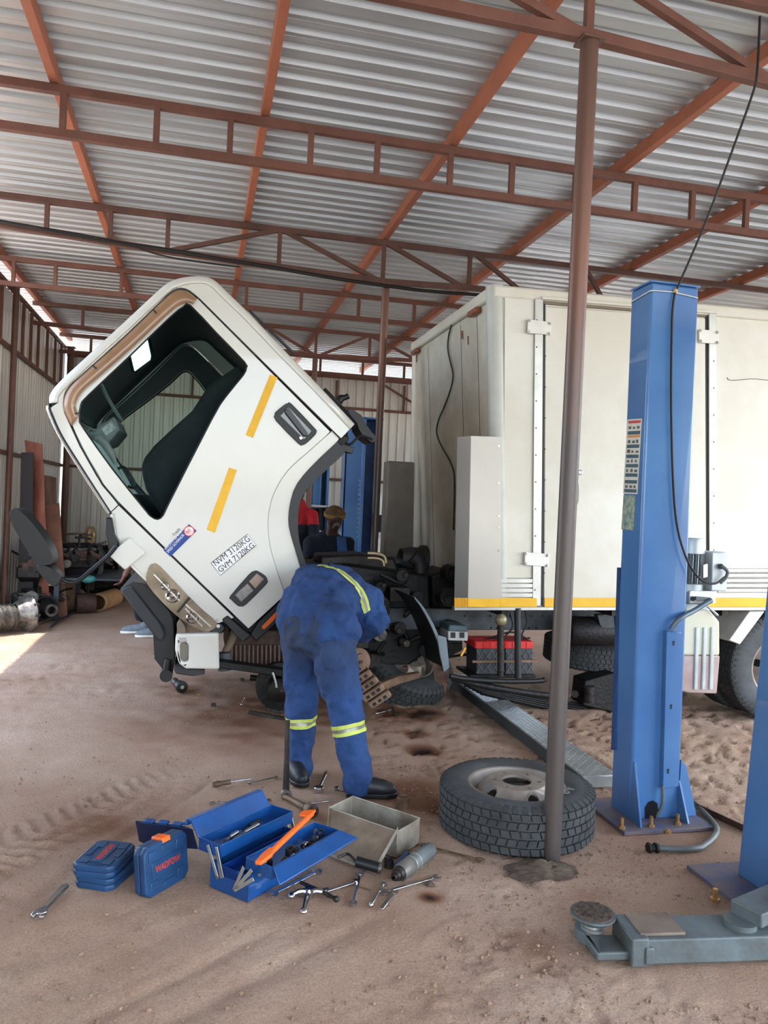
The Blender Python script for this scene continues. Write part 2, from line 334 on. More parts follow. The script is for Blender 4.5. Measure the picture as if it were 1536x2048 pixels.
# ---- corrugated sheeting (box rib)
PITCH = .152
def rib(u):      # profile height for offset u inside one pitch
    w_ = u % PITCH
    if w_ < .080: return 0.
    if w_ < .092: return (w_-.080)/.012
    if w_ < .138: return 1.
    return (PITCH-w_)/.014
KN = [0, .034, .036, .080, .092, .138]
def sheet(u0, n, a0, a1, place, depth=.030):
    us = [k*PITCH+q for k in range(n) for q in KN]+[n*PITCH, n*PITCH+.08]; m = MB(); vs = []
    for u in us:
        h = rib(u)*depth + (.002 if (u % PITCH) in (.034,) else 0)
        vs += [place(u0+u, a0, h), place(u0+u, a1, h)]
    return m.add(vs, [(2*i, 2*i+1, 2*i+3, 2*i+2) for i in range(len(us)-1)])
XL, XR, YB, YF = -2.15, 8.2, 13.25, -3.6
ROOFZ = 3.965
roof = sempty('ceiling', (0, 0, ROOFZ))
y = YF; k = 0
while y < YB+.75:
    n = 5; dz = .002*(k % 2)
    for (xa, xb) in ((XL-.55, 3.3), (3.2, XR+.2)):
        o = obj('roof_sheet', sheet(y, n, xa, xb, lambda u, a, h, dz=dz, xa=xa: (a, u, ROOFZ+h+dz+(.004 if xa > 0 else 0))), ZINC, roof, fix=False)
        o.modifiers.new('s', 'SOLIDIFY').thickness = .0012
    y += n*PITCH; k += 1
for i in range(9):
    x = -.93+1.225*i
    if x < XR: obj('purlin', MB().box((x-.026, YF, ROOFZ-.088), (x+.026, YB+.7, ROOFZ-.003)), ORNG, roof, bevel=.003)
obj('purlin', MB().box((XL+.02, YF, ROOFZ-.088), (XL+.075, YB, ROOFZ-.003)), ORNG, roof, bevel=.003)
# left wall
wl = sempty('wall_left', (XL, 9, 0)); y = 8.55
while y < YB-.05:
    n = min(5, int((YB-y)/PITCH+.5))
    o = obj('wall_sheet', sheet(y, n, -.03, 3.73, lambda u, a, h: (XL-.03-h, u, a)), ZINCW, wl, fix=False); o.modifiers.new('s', 'SOLIDIFY').thickness = .0012; y += n*PITCH
y = YF
while y < 3.8:
    o = obj('wall_sheet', sheet(y, 5, -.03, 3.73, lambda u, a, h: (XL-.03-h, u, a)), ZINCW, wl, fix=False); o.modifiers.new('s', 'SOLIDIFY').thickness = .0012; y += 5*PITCH
for z in (3.74, 3.08, 1.90):
    obj('girt', MB().bar((XL, 8.55, z), (XL, YB, z), .04, .045), RUST, wl, bevel=.003)
    obj('girt', MB().bar((XL, YF, z), (XL, 4.0, z), .04, .045), RUST, wl, bevel=.003)
for y in (8.62, 9.05, 10.1, 10.55, 11.0, 11.6, 12.2, 12.7):
    obj('stud', MB().bar((XL+.01, y, 3.08), (XL+.01, y, 3.74), .035, .035, (1, 0, 0)), RUST, wl, bevel=.003)
# back wall
wb = sempty('wall_back', (0, YB, 0)); x = XL
while x < 4.4:
    n = 5
    o = obj('wall_sheet', sheet(x, n, -.03, 3.70, lambda u, a, h: (u, YB+.03+h, a)), ZINCW, wb, fix=False); o.modifiers.new('s', 'SOLIDIFY').thickness = .0012; x += n*PITCH
for z in (3.66, 3.14, 1.90):
    obj('girt', MB().bar((XL, YB, z), (4.6, YB, z), .04, .045), RUST, wb, bevel=.003)
for x in (-1.5, -.2, 1.1, 2.2, 3.4):
    obj('stud', MB().bar((x, YB-.01, 3.14), (x, YB-.01, 3.6), .035, .035, (0, 1, 0)), RUST, wb, bevel=.003)
obj('brace', MB().bar((3.0, YB-.02, 3.6), (3.9, YB-.02, 3.14), .03, .04, (0, 1, 0)), RUST, wb, bevel=.003)
# right wall panel far off
wr = sempty('wall_right', (XR, 9, 0)); y = 9.0
while y < YB-.05:
    o = obj('wall_sheet', sheet(y, 5, 0, 3.75, lambda u, a, h: (XR+h, u, a)), ZINCW, wr, fix=False); o.modifiers.new('s', 'SOLIDIFY').thickness = .0012; y += 5*PITCH
# ---- trusses
ZT = 3.845
def truss(Y_, label, verts_x, main=None, x0=XL, x1=XR, zb=3.59, m=RUST, sz=.05):
    t = thing('roof_truss', label, 'roof truss', (x0, Y_, zb), 'roof trusses carrying the purlins')
    obj('top_chord', MB().bar((x0, Y_, ZT), (x1, Y_, ZT), .045, sz), m, t, bevel=.003)
    if main is None:
        obj('bottom_chord', MB().bar((x0, Y_, zb), (x1, Y_, zb), .045, sz), m, t, bevel=.003)
        for x in verts_x: obj('upright', MB().bar((x, Y_-.004, zb), (x, Y_-.004, ZT), .036, .036, (0, 1, 0)), m, t, bevel=.002)
    else:
        pts = main                    # lower chord nodes (x, z)
        for (a, b) in zip(pts, pts[1:]): obj('bottom_chord', MB().bar((a[0], Y_, a[1]), (b[0], Y_, b[1]), .045, sz), m, t, bevel=.003)
        def zl(x):
            for a, b in zip(pts, pts[1:]):
                if a[0] <= x <= b[0]: return a[1]+(b[1]-a[1])*(x-a[0])/(b[0]-a[0])
            return pts[-1][1]
        for e in verts_x:
            if isinstance(e, tuple):
                xa, up_a, xb, up_b = e
                obj('diagonal', MB().bar((xa, Y_-.004, ZT if up_a else zl(xa)), (xb, Y_-.004, ZT if up_b else zl(xb)), .036, .036, (0, 1, 0)), m, t, bevel=.002)
            else: obj('upright', MB().bar((e, Y_-.004, zl(e)), (e, Y_-.004, ZT), .036, .036, (0, 1, 0)), m, t, bevel=.002)
    return t
def vx(pxs, Y_, py0=400, k=.12): return [PY(p, py0+k*p, Y_).x for p in pxs]
truss(3.087, 'nearest roof truss with long diagonals, resting on the front brown pipe post', [-.6, .5, 1.53, (0.6, 1, 1.50, 0), (1.53, 1, 2.44, 0), 2.47, (2.47, 1, 3.4, 0), 4.4, (4.4, 0, 3.4, 1)],
      [(XL, 3.56), (1.53, 3.545), (2.47, 3.50), (4.4, 3.545), (XR, 3.6)])
truss(4.93, 'rust-red ladder truss crossing in front of the tilted cab roof, second from the front', [x for x in vx((-90, 125, 312, 459, 620, 753, 899, 1022, 1150, 1268, 1383, 1491), 4.93, 250)]+[4.6, 5.1, 5.6, 6.1], sz=.05)
truss(6.84, 'dark brown truss with diagonals and cables, on the pipe post behind the cab', vx((95, 222, 337, 560, 768, 940), 6.84)+[(vx((337,), 6.84)[0], 0, vx((560,), 6.84)[0], 1), (vx((565,), 6.84)[0], 1, vx((762,), 6.84)[0], 0), (vx((772,), 6.84)[0], 1, vx((930,), 6.84)[0], 0), (vx((950,), 6.84)[0], 1, vx((1050,), 6.84)[0], 0), (vx((1170,), 6.84)[0], 1, vx((1210,), 6.84)[0], 0)],
      [(XL, 3.63), (vx((337,), 6.84)[0], 3.55), (1.54, 3.50), (vx((940,), 6.84)[0], 3.53), (4.2, 3.55), (XR, 3.6)], m=mat('dark_oxide', (104, 72, 60), .6, 0, .2, 5))
truss(8.68, 'ladder truss passing just above the tilted cab, fourth from the front', [-1.95, -1.55, -.9, -.25, .4, 1.0, 1.65, 2.3, 2.95, 3.6, 4.3, 5])
truss(10.62, 'truss with diagonals carried by the third pipe post, fifth from the front', [-1.55, -.7, .1, .75, 1.45, 2.2, 3, (.1, 0, .75, 1), (.75, 1, 1.45, 0), (1.5, 0, 2.2, 1), (2.2, 1, 2.9, 0)], [(XL, 3.6), (.1, 3.55), (1.45, 3.50), (2.9, 3.55), (XR, 3.6)])
truss(12.55, 'farthest ladder truss, next to the back wall', [-1.7, -1.0, -.3, .4, 1.1, 1.8, 2.5, 3.2, 4])
# ---- posts
def post(p, z1, r, label, m=RUSTD, flange=True):
    t = thing('pipe_post', label, 'post', p, 'brown steel pipe posts under the roof')
    obj('pipe', MB().cyl((p[0], p[1], -.03), (p[0], p[1], z1), r, n=28), m, t, smooth=True)
    if flange: obj('cap_plate', MB().box((p[0]-r*1.3, p[1]-r*1.3, z1), (p[0]+r*1.3, p[1]+r*1.3, z1+.012)), m, t, bevel=.002)
    return t
POLE = mat('post_paint_worn', (118, 78, 62), .42, .3, .25, 2.2, .15, 50, c2=(96, 80, 72), mix=.35, stretch=(1, 1, .5))
def worn_foot():   # paint worn to bare dark steel on the lower half of the pipe
    n = POLE.node_tree; b = n.nodes['Principled BSDF']; src = b.inputs['Base Color'].links[0].from_socket
    co = n.nodes.new('ShaderNodeTexCoord'); sp = n.nodes.new('ShaderNodeSeparateXYZ'); n.links.new(co.outputs['Object'], sp.inputs[0])
    nz = n.nodes.new('ShaderNodeTexNoise'); nz.inputs['Scale'].default_value = 9; n.links.new(co.outputs['Object'], nz.inputs['Vector'])
    ad = n.nodes.new('ShaderNodeMath'); ad.operation = 'MULTIPLY_ADD'; ad.inputs[1].default_value = .35; n.links.new(nz.outputs['Fac'], ad.inputs[0]); n.links.new(sp.outputs['Z'], ad.inputs[2])
    mr = n.nodes.new('ShaderNodeMapRange'); mr.inputs['From Min'].default_value = 1.95; mr.inputs['From Max'].default_value = 2.5; n.links.new(ad.outputs[0], mr.inputs['Value'])
    mx = n.nodes.new('ShaderNodeMixRGB'); mx.inputs[1].default_value = (*lin((84, 76, 72)), 1); n.links.new(mr.outputs[0], mx.inputs[0]); n.links.new(src, mx.inputs[2]); n.links.new(mx.outputs[0], b.inputs['Base Color'])
worn_foot()
post((1.54, 3.087, 0), 3.515, .039, 'tall brown pipe post in front of the white truck body, a rag at its foot', POLE)
post((1.54, 6.84, 0), 3.47, .034, 'brown pipe post between the tilted cab and the white truck body', POLE)
post((1.45, 10.62, 0), 3.47, .036, 'far brown pipe post seen just above the slanted rear of the cab')
post((XL+.07, 9.42, 0), 3.74, .034, 'pipe post at the left edge, against the corrugated left wall')
post((XL+.09, 13.05, 0), 3.74, .05, 'pipe post in the far corner behind the leaning planks')
post((1.32, 12.7, 0), 3.7, .04, 'short-looking pipe post near the back wall behind the standing mechanic')
# two cables tied under the dark truss
cabm = mat('cable_black', (30, 26, 24), .6)
pp = [PY(x, y, 6.78) for x, y in ((-60, 432), (0, 443), (70, 455), (160, 470), (260, 490), (340, 500), (440, 518), (520, 530), (640, 552), (730, 566), (768, 571), (850, 582), (960, 590))]
o = obj('bundled_cable', MB().tube(pp, .016, 8, 1), cabm, smooth=True); tag(rebase(o, pp[0]), 'thick black cable bundle tied along the underside of the dark truss', 'cable')
pp = [PY(x, y, 6.74) for x, y in ((80, 458), (160, 475), (260, 490), (300, 505), (350, 517), (420, 527), (480, 534))]
o = obj('slack_cable', MB().tube(pp, .007, 6, 1), cabm, smooth=True); tag(rebase(o, pp[0]), 'thin slack cable sagging below the cable bundle at the left', 'cable')
# ================================================================ TRUCK
def glassmat(name, tint, refl=.9):
    m = bpy.data.materials.new(name); m.use_nodes = True; n = m.node_tree; n.nodes.clear()
    o = n.nodes.new('ShaderNodeOutputMaterial'); mx = n.nodes.new('ShaderNodeMixShader'); t = n.nodes.new('ShaderNodeBsdfTransparent'); g = n.nodes.new('ShaderNodeBsdfGlossy'); f = n.nodes.new('ShaderNodeFresnel')
    t.inputs[0].default_value = (*lin(tint), 1); g.inputs['Roughness'].default_value = .02; g.inputs[0].default_value = (refl, refl, refl, 1); f.inputs[0].default_value = 1.13
    gm = n.nodes.new('ShaderNodeNewGeometry'); mu = n.nodes.new('ShaderNodeMath'); mu.operation = 'MULTIPLY'; iv = n.nodes.new('ShaderNodeMath'); iv.operation = 'SUBTRACT'; iv.inputs[0].default_value = 1; n.links.new(gm.outputs['Backfacing'], iv.inputs[1]); n.links.new(iv.outputs[0], mu.inputs[0]); n.links.new(f.outputs[0], mu.inputs[1]); n.links.new(mu.outputs[0], mx.inputs[0]); n.links.new(t.outputs[0], mx.inputs[1]); n.links.new(g.outputs[0], mx.inputs[2]); n.links.new(mx.outputs[0], o.inputs[0]); return m
PANE = glassmat('cab_window_pane', (240, 247, 245)); [PANE.node_tree.links.remove(l) for l in list(PANE.node_tree.links) if l.to_node.type == 'MIX_SHADER' and l.to_socket == l.to_node.inputs[0]]; [setattr(k.inputs[0], 'default_value', 0.) for k in PANE.node_tree.nodes if k.type == 'MIX_SHADER']; SCREEN = glassmat('windscreen_pane', (120, 150, 155))
truck = thing('truck', 'white box truck with its cab tilted forward and its near front wheel off', 'truck', (1.0, 6.0, 0))
YN, YC = 5.08, 6.03
def mir(p): return V((p[0], 2*YC-p[1], p[2]))
def K(p, y=YN): return PY(p[0], p[1], y)
def plate(name, pts, Y_, dep, m, parent=truck, bevel=.004, holes=(), **k):
    loops = [[K(p, Y_) for p in pts]]+[[K(p, Y_) for p in h] for h in holes]
    return obj(name, MB().prism(loops, (0, dep, 0)), m, parent, bevel=bevel, **k)
def zz(l, ox, oy, s): return [(ox+a/s, oy+b/s) for a, b in l]
def catmull(pts, n=4, closed=False):
    P = list(pts); out = []; L = len(P); R_ = range(L if closed else L-1)
    for i in R_:
        p0 = P[(i-1) % L] if closed or i > 0 else P[i]; p1 = P[i]; p2 = P[(i+1) % L]; p3 = P[(i+2) % L] if closed or i+2 < L else p2
        for k in range(n):
            t = k/n; out.append(tuple(.5*((2*b)+(-a+c)*t+(2*a-5*b+4*c-d)*t*t+(-a+3*b-3*c+d)*t**3) for a, b, c, d in zip(p0, p1, p2, p3)))
    if not closed: out.append(P[-1])
    return out
back = [(711, 847), (640, 771), (570, 699), (501, 626)]
roofc = catmull([(501, 626), (476, 602), (452, 579), (435, 562), (418, 552), (395, 549), (366, 552), (343, 559), (323, 572), (252, 638), (166, 717), (123, 757), (104, 778), (97, 792), (97, 806)], 2)
scr = catmull([(97, 818), (117, 864), (146, 912), (194, 987), (220, 1027)], 3)
frn = [(229, 1075), (263, 1135), (292, 1163), (355, 1226), (400, 1256), (438, 1246)]
doorfront = catmull([(469, 1235), (237, 1009), (194, 952), (160, 892), (143, 855), (129, 824), (126, 806), (129, 786), (140, 769), (166, 746), (252, 669), (323, 600), (343, 581), (361, 575), (380, 581), (398, 596)], 2)
rearline = [(540, 737), (682, 877)]
arch = catmull([(671, 888), (637, 920), (606, 953), (588, 982), (579, 1021), (579, 1054), (588, 1088), (599, 1126), (607, 1153)], 2)
win = catmull([(157, 838), (160, 809), (175, 790), (252, 717), (338, 634), (366, 612), (381, 609), (436, 667), (490, 723), (494, 736), (487, 752), (452, 795), (424, 841), (336, 1014), (328, 1031), (316, 1040), (301, 1034), (286, 1017), (223, 938), (166, 858)], 2, True)
def inset(path, r, Y_):
    P = [K(p, Y_) for p in path]; out = []
    for i in range(len(P)):
        d = P[min(i+1, len(P)-1)]-P[max(i-1, 0)]; n = V((d.z, 0, -d.x)).normalized(); out.append((P[i], n))
    return out
skinpath = back[:-1]+roofc
cen = K((400, 850))
def skin(path, r, m, name, parent, inner=0.):
    q = inset(path, r, YN); q = [(p, n if (cen-p).dot(n) > 0 else -n) for p, n in q]; rows = []
    for k in range(6):
        a = math.pi/2*k/5; rows.append([p+n*(r*(1-math.sin(a))+inner)+V((0, r*(1-math.cos(a))+inner, 0)) for p, n in q])
    rows += [[mir(p) for p in rr_] for rr_ in reversed(rows)]
    L = len(path); mb = MB(); mb.add([p for rr_ in rows for p in rr_], [(i*L+k, i*L+k+1, (i+1)*L+k+1, (i+1)*L+k) for i in range(len(rows)-1) for k in range(L-1)])
    o = obj(name, mb, m, parent, fix=False); o.data.shade_smooth(); return o
RAD = .055
cabs = skin(skinpath, RAD, WHITE, 'cab_shell', truck); lab(cabs, 'cream cab shell tilted forward on its nose')
so_ = cabs.modifiers.new('s', 'SOLIDIFY'); so_.thickness = .004
lin_ = skin(skinpath, .05, INTR, 'roof_lining', cabs, inner=.03); lin_.modifiers.new('s', 'SOLIDIFY').thickness = .003
fs_ = skin([(220, 1027)]+frn, .03, WHITE, 'front_panel', cabs); fs_.modifiers.new('s', 'SOLIDIFY').thickness = .004
ws = skin([(97, 806)]+scr, .02, SCREEN, 'windscreen', cabs)
# side shells: C-shaped frames around the doors
def insetpx(path, r):
    q = inset(path, r, YN); return [p+(n if (cen-p).dot(n) > 0 else -n)*r for p, n in q]
outer3 = insetpx(skinpath, RAD)
ring = outer3+[K(p) for p in scr]+[K(p) for p in frn]+[K(p) for p in doorfront]+[K(p) for p in rearline]
obj('side_frame', MB().prism([ring], (0, .05, 0)), WHITE, cabs, bevel=.004)
obj('side_frame', MB().prism([[mir(p) for p in ring]], (0, -.05, 0)), WHITE, cabs, bevel=.004)
def grow(path, c, d):   # nudge points towards c by d px for shut lines
    out = []
    for x, y in path:
        l = math.hypot(c[0]-x, c[1]-y); out.append((x+(c[0]-x)*d/l, y+(c[1]-y)*d/l))
    return out
crease = catmull([(664, 861), (615, 904), (574, 942), (547, 987), (536, 1032), (537, 1077), (547, 1122), (570, 1190)], 3)
dc = (400, 880)
door_main = grow(doorfront, dc, 4)+grow([(540, 737)], dc, 4)+[(660, 863)]+crease[1:]+[(497, 1257)]
door_main = [(472, 1233)]+door_main[1:]
flange = [(679, 877)]+arch+[(572, 1189)]+list(reversed(crease))
winF = catmull([(221, 884), (225, 866), (240, 844), (290, 806), (338, 769), (360, 748), (372, 743), (384, 749), (410, 781), (440, 830), (430, 880), (346, 1023), (330, 1028), (300, 1000), (236, 924)], 2, True)
for side in (0, 1):
    WN = (lambda off: [K(p, YN+off) for p in win]) if side == 0 else (lambda off: [V((PY(*p, 6.98).x, 6.98-off, PY(*p, 6.98).z)) for p in winF])
    f = (lambda p: p) if side == 0 else mir; s = 1 if side == 0 else -1
    d = obj('cab_door', MB().prism([[f(K(p)) for p in door_main], WN(0)], (0, .05*s, 0)), WHITE, truck, bevel=.006)
    obj('arch_flange', MB().prism([[f(K(p, YN+.02)) for p in flange]], (0, .04*s, 0)), WHITE, d, bevel=.006)
    obj('window_pane', MB().prism([WN(.03)], (0, .004*s, 0)), PANE, d)
    g2 = WN(.012); g2.append(g2[0]); obj('window_seal', MB().tube(g2, .011, 6), BLACK, d, smooth=True)
    inn = grow(door_main, dc, 8)
    tr = obj('door_trim', MB().prism([[f(K(p, YN+.055)) for p in inn], WN(.055)], (0, .02*s, 0)), INTR, d, bevel=.004)
    if side == 0: door = d
    else: lab(d, 'far side cab door seen through the near window')
lab(door, 'cream near side cab door with decals')
# black gap seams
gap = MB(); g_ = [K(p, YN+.004) for p in [(469, 1235), (350, 1119), (237, 1009), (194, 952), (160, 892), (143, 855), (129, 824)]]; gap.tube(g_, .006, 6)
g_ = [K(p, YN+.004) for p in [(398, 596), (540, 737), (682, 877)]]; gap.tube(g_, .004, 6); obj('door_seal', gap, BLACK, door, smooth=True)
# rain visor (smoked strip over the window top)
vo = catmull([(143, 852), (129, 822), (128, 804), (132, 788), (143, 771), (168, 748), (252, 673), (322, 605), (345, 586), (361, 580), (378, 585), (394, 598)], 3)
vi = catmull([(157, 832), (150, 812), (153, 800), (160, 788), (172, 775), (196, 755), (262, 697), (322, 641), (352, 615), (368, 607), (380, 606), (386, 608)], 3)
mb = MB(); n_ = len(vo); rows = []
for k, (t, y) in enumerate(((0, .0), (.12, .02), (.35, .032), (.7, .035), (1, .03))): rows.append([K((a[0]+(b[0]-a[0])*t, a[1]+(b[1]-a[1])*t), YN-y) for a, b in zip(vo, vi)])
mb.add([p for r in rows for p in r], [(i*n_+k, i*n_+k+1, (i+1)*n_+k+1, (i+1)*n_+k) for i in range(4) for k in range(n_-1)])
o = obj('rain_visor', mb, VISOR, door, fix=False); o.data.shade_smooth(); o.modifiers.new('s', 'SOLIDIFY').thickness = .004
mb = MB()
for a in ((150, 828, 158, 826), (186, 731, 193, 738), (306, 619, 313, 627)): mb.bar(K(a[:2], YN-.036), K(a[2:], YN-.036), .01, .006, (0, 1, 0))
obj('visor_clip', mb, BLACK, door)
# chrome strip down the windscreen edge and black edge
st_ = [K(p, YN-.004) for p in [(95, 812)]+[(x-2, y) for x, y in scr]]
obj('windscreen_trim', MB().tube(st_, .008, 8), CHROME, cabs, smooth=True)
obj('windscreen_seal', MB().tube([p+V((.012, .012, -.004)) for p in st_], .012, 8), BLACK, cabs, smooth=True)
# yellow reflective strips
for q in ([(540, 749), (555, 755), (506, 876), (491, 870)], [(458, 935), (474, 940), (430, 1066), (413, 1059)]):
    lab(plate('reflective_strip', q, YN-.002, .003, YELLOW, door, bevel=0), 'yellow reflective tape strip')
# outer handle
hx = zz([(310, 400), (320, 370), (400, 305), (430, 295), (460, 300), (670, 520), (682, 545), (670, 580), (590, 655), (555, 668), (520, 655), (320, 450)], 480, 740, 4.453)
o = plate('handle_recess', catmull(hx, 2, True), YN-.012, .03, BLACK, door); lab(o, 'black door handle bezel')
plate('handle_dish', zz([(355, 405), (430, 325), (640, 545), (575, 625)], 480, 740, 4.453), YN-.014, .01, mat('dark_gloss', (14, 16, 18), .15, coat=.6), door)
plate('door_handle', zz([(405, 345), (430, 330), (605, 560), (600, 590), (565, 590), (400, 380)], 480, 740, 4.453), YN-.034, .022, mat('handle_grey', (36, 42, 44), .35), door, bevel=.006)
plate('key_lock', zz([(525, 600), (545, 590), (560, 610), (540, 622)], 480, 740, 4.453), YN-.022, .01, CHROME, door, bevel=.001)
# side lamp with black bezel
bz = zz([(910, 740), (1040, 590), (1075, 567), (1100, 565), (1155, 600), (1168, 630), (1160, 660), (1020, 800), (985, 812), (960, 808), (915, 765)], 200, 980, 3.49)
o = plate('side_lamp_bezel', catmull(bz, 2, True), YN-.014, .03, BLACK, door, bevel=.005)
plate('side_lamp_lens', zz([(1040, 640), (1095, 582), (1148, 622), (1085, 690)], 200, 980, 3.49), YN-.02, .012, mat('amberclear_lens', (190, 160, 140), .1, 0, .1, 30, tr=.3), door)
plate('side_lamp_lens', zz([(940, 735), (1030, 650), (1075, 700), (985, 785)], 200, 980, 3.49), YN-.02, .012, mat('clear_grey_lens', (140, 140, 136), .1, .3, .2, 30, tr=.3), door)
# weight plate and speed governor decal
q = zz([(775, 510), (1030, 308), (1090, 385), (842, 595)], 200, 980, 3.49)
pl = plate('weight_plate', q, YN-.003, .004, mat('white_sticker', (232, 232, 228), .4, 0, .01), door, bevel=.0008)
INK = mat('black_ink', (26, 28, 32), .5, 0, .02); WINK = mat('white_ink', (240, 240, 240), .5, 0, .01); BINK = mat('blue_ink', (22, 62, 138), .5, 0, .02); RINK = mat('red_ink', (220, 60, 40), .5, 0, .02)
ln = [K(p, YN-.0032) for p in q]; xd = ln[1]-ln[0]; yd = V((xd.z, 0, -xd.x)); yd = yd if yd.z > 0 else -yd
def on_pl(pxy): return K(pxy, YN-.0045)
e = [q[0], q[3]]
text('lettering', 'NVM 3120KG', .054, K((431, 1133), YN-.0045), K((502, 1080))-K((431, 1133)), yd, INK, pl, fit=.272)
text('lettering', 'GVM 7120KG', .054, K((440.5, 1146), YN-.0045), K((511, 1093))-K((440.5, 1146)), yd, INK, pl, fit=.272)
for ch in pl.children: pass
obj('plate_border', MB().tube(ln+[ln[0]], .0016, 4), INK, pl)
q = zz([(442, 420), (622, 238), (675, 285), (492, 466)], 200, 980, 3.49)
pl2 = plate('governor_decal', q, YN-.003, .004, BINK, door, bevel=.0008); lab(pl2, 'blue speed governor decal')
c_ = K((200+622/3.49, 980+287/3.49), YN-.004); mb = MB(); mb.cyl(c_, c_+V((0, -.0012, 0)), .033, n=28); obj('decal_ring', mb, RINK, pl2)
mb = MB(); mb.cyl(c_+V((0, -.001, 0)), c_+V((0, -.002, 0)), .027, n=28); obj('decal_disc', mb, WINK, pl2)
xd = K((622, 238))-K((442, 420)); yd = V((xd.z, 0, -xd.x)); yd = yd if yd.z > 0 else -yd
text('lettering', '80', .034, c_+V((0, -.0025, 0))-xd.normalized()*.021-yd.normalized()*.008, xd, yd, RINK, pl2, bold=.0005)
text('lettering', 'KM/H', .012, c_+V((0, -.0025, 0))-xd.normalized()*.015-yd.normalized()*.021, xd, yd, RINK, pl2)
text('lettering', 'VEHICLE FITTED WITH', .022, K((331.5, 1100.5), YN-.0045), xd, yd, WINK, pl2, fit=.150)
text('lettering', 'SPEED GOVERNOR', .025, K((336.5, 1106.5), YN-.0045), xd, yd, WINK, pl2, fit=.150)
text('lettering', 'Track', .026, K((348, 1073), YN-.0025), xd, yd, INK, door)
# interior bits
dl = [(256, 700), (262, 693), (292, 672), (297, 674), (305, 712), (303, 722), (272, 745), (266, 742)]
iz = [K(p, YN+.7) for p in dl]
GLOW = mat('added_cyan_glow', (200, 240, 235), .4, emit=(200, 250, 240), es=1.6)  # added glow for a bright cyan patch in the cab, not a known lamp
obj('added_glow_panel', MB().prism([iz], (0, .04, 0)), GLOW, cabs, bevel=.008)
obj('glow_panel_frame', MB().tube([p+V((0, -.002, 0)) for p in iz]+[iz[0]], .012, 6), BLACK, cabs, smooth=True)
# seats, dashboard, steering wheel
def seat(yc):
    m = MB(); a = K((440, 1010), yc); pts = [(470, 800), (500, 830), (440, 930), (395, 1010), (330, 1080), (300, 1050), (360, 970), (415, 880)]
    o = obj('seat', MB().prism([[K(p, yc) for p in pts]], (0, .48, 0)), mat('seat_cloth', (44, 46, 50), .9, 0, .2, 9), cabs, bevel=.03)
obj('seat_back', MB().prism([[K(p, 5.24) for p in [(478, 729), (452, 746), (418, 769), (384, 821), (346, 855), (309, 890), (289, 915), (283, 932), (285, 953), (291, 978), (318, 1024), (345, 1080), (440, 1040), (520, 900), (510, 760)]]], (0, 1.55, 0)), mat('seat_cloth', (36, 40, 44), .9, 0, .2, 9), cabs, bevel=.03)
obj('dashboard', MB().prism([[K(p, YN+.07) for p in [(235, 1000), (262, 985), (300, 1030), (330, 1075), (420, 1190), (390, 1215), (270, 1100)]]], (0, 1.72, 0)), BLACK, cabs, bevel=.02)
obj('sun_visor', MB().prism([[K(p, YN+.12) for p in [(176, 872), (196, 853), (228, 832), (240, 858), (218, 884), (200, 890)]]], (0, .55, 0)), mat('visor_grey', (108, 112, 112), .6), cabs, bevel=.01)
obj('visor_label', MB().prism([[K(p, YN+.115) for p in [(203, 858), (222, 842), (232, 856), (212, 872)]]], (0, .003, 0)), mat('label_grey', (170, 176, 176), .5, 0, .3, 60), cabs)
obj('curtain_rail', MB().tube([K(p, YN+.3) for p in [(195, 754), (215, 795), (244, 842)]], .012, 8), mat('rail_grey', (96, 104, 106), .4), cabs, smooth=True)
obj('grab_handle', MB().tube([K(p, YN+.085) for p in [(236, 938), (244, 933), (252, 936), (268, 962), (272, 972), (266, 977), (256, 972)]], .008, 8, 1), BLACK, cabs, smooth=True)
obj('pillar_pad', MB().tube([K(p, YN+.10) for p in [(190, 878), (198, 876), (210, 888), (224, 910), (231, 928)]], [.02, .026, .028, .024, .012], 10), mat('pad_grey', (120, 124, 124), .5), cabs, smooth=True)
sw = K((352, 1010), YN+.42); swn = (K((300, 1100), YN)-K((352, 1010), YN)).normalized()
m = MB(); u_, w_ = frame(swn); m.tube([sw+(u_*math.cos(a)+w_*math.sin(a))*.2 for a in [i*2*math.pi/32 for i in range(33)]], .014, 8)
for a in (0, 2.1, 4.2): m.bar(sw, sw+(u_*math.cos(a)+w_*math.sin(a))*.2, .03, .012, swn)
obj('steering_wheel', m, BLACK, cabs, smooth=True)
obj('rear_window', MB().prism([[p for p in [K((430, 640), YN+.3), K((478, 690), YN+.3), K((478, 690), YN+1.55), K((430, 640), YN+1.55)]]], V((-.012, 0, -.012))), BLACK, cabs, bevel=.02)
obj('cab_floor', MB().prism([[K(p, YN+.06) for p in [(600, 1150), (612, 1160), (505, 1268), (440, 1250), (380, 1215), (400, 1190), (480, 1225)]]], (0, 1.78, 0)), DARK, cabs, bevel=.01)
obj('rear_sill', MB().prism([[K(p, YN+.06) for p in [(668, 885), (690, 868), (700, 876), (625, 965), (612, 985), (600, 985)]]], (0, 1.78, 0)), DARK, cabs, bevel=.01)
# black arch lining
inn_ = catmull([(615, 1139), (606, 1110), (599, 1084), (596, 1054), (597, 1021), (606, 991), (626, 967), (660, 933), (689, 906), (684, 893)], 2)
obj('wheel_arch_liner', MB().prism([[K(p, YN+.005) for p in [(675, 884)]+arch[1:]+inn_]], (0, .42, 0)), BLACK, cabs, bevel=.006)
obj('wheel_arch_liner', MB().prism([[mir(K(p, YN+.005)) for p in [(675, 884)]+arch[1:]+inn_]], (0, -.42, 0)), BLACK, cabs, bevel=.006)
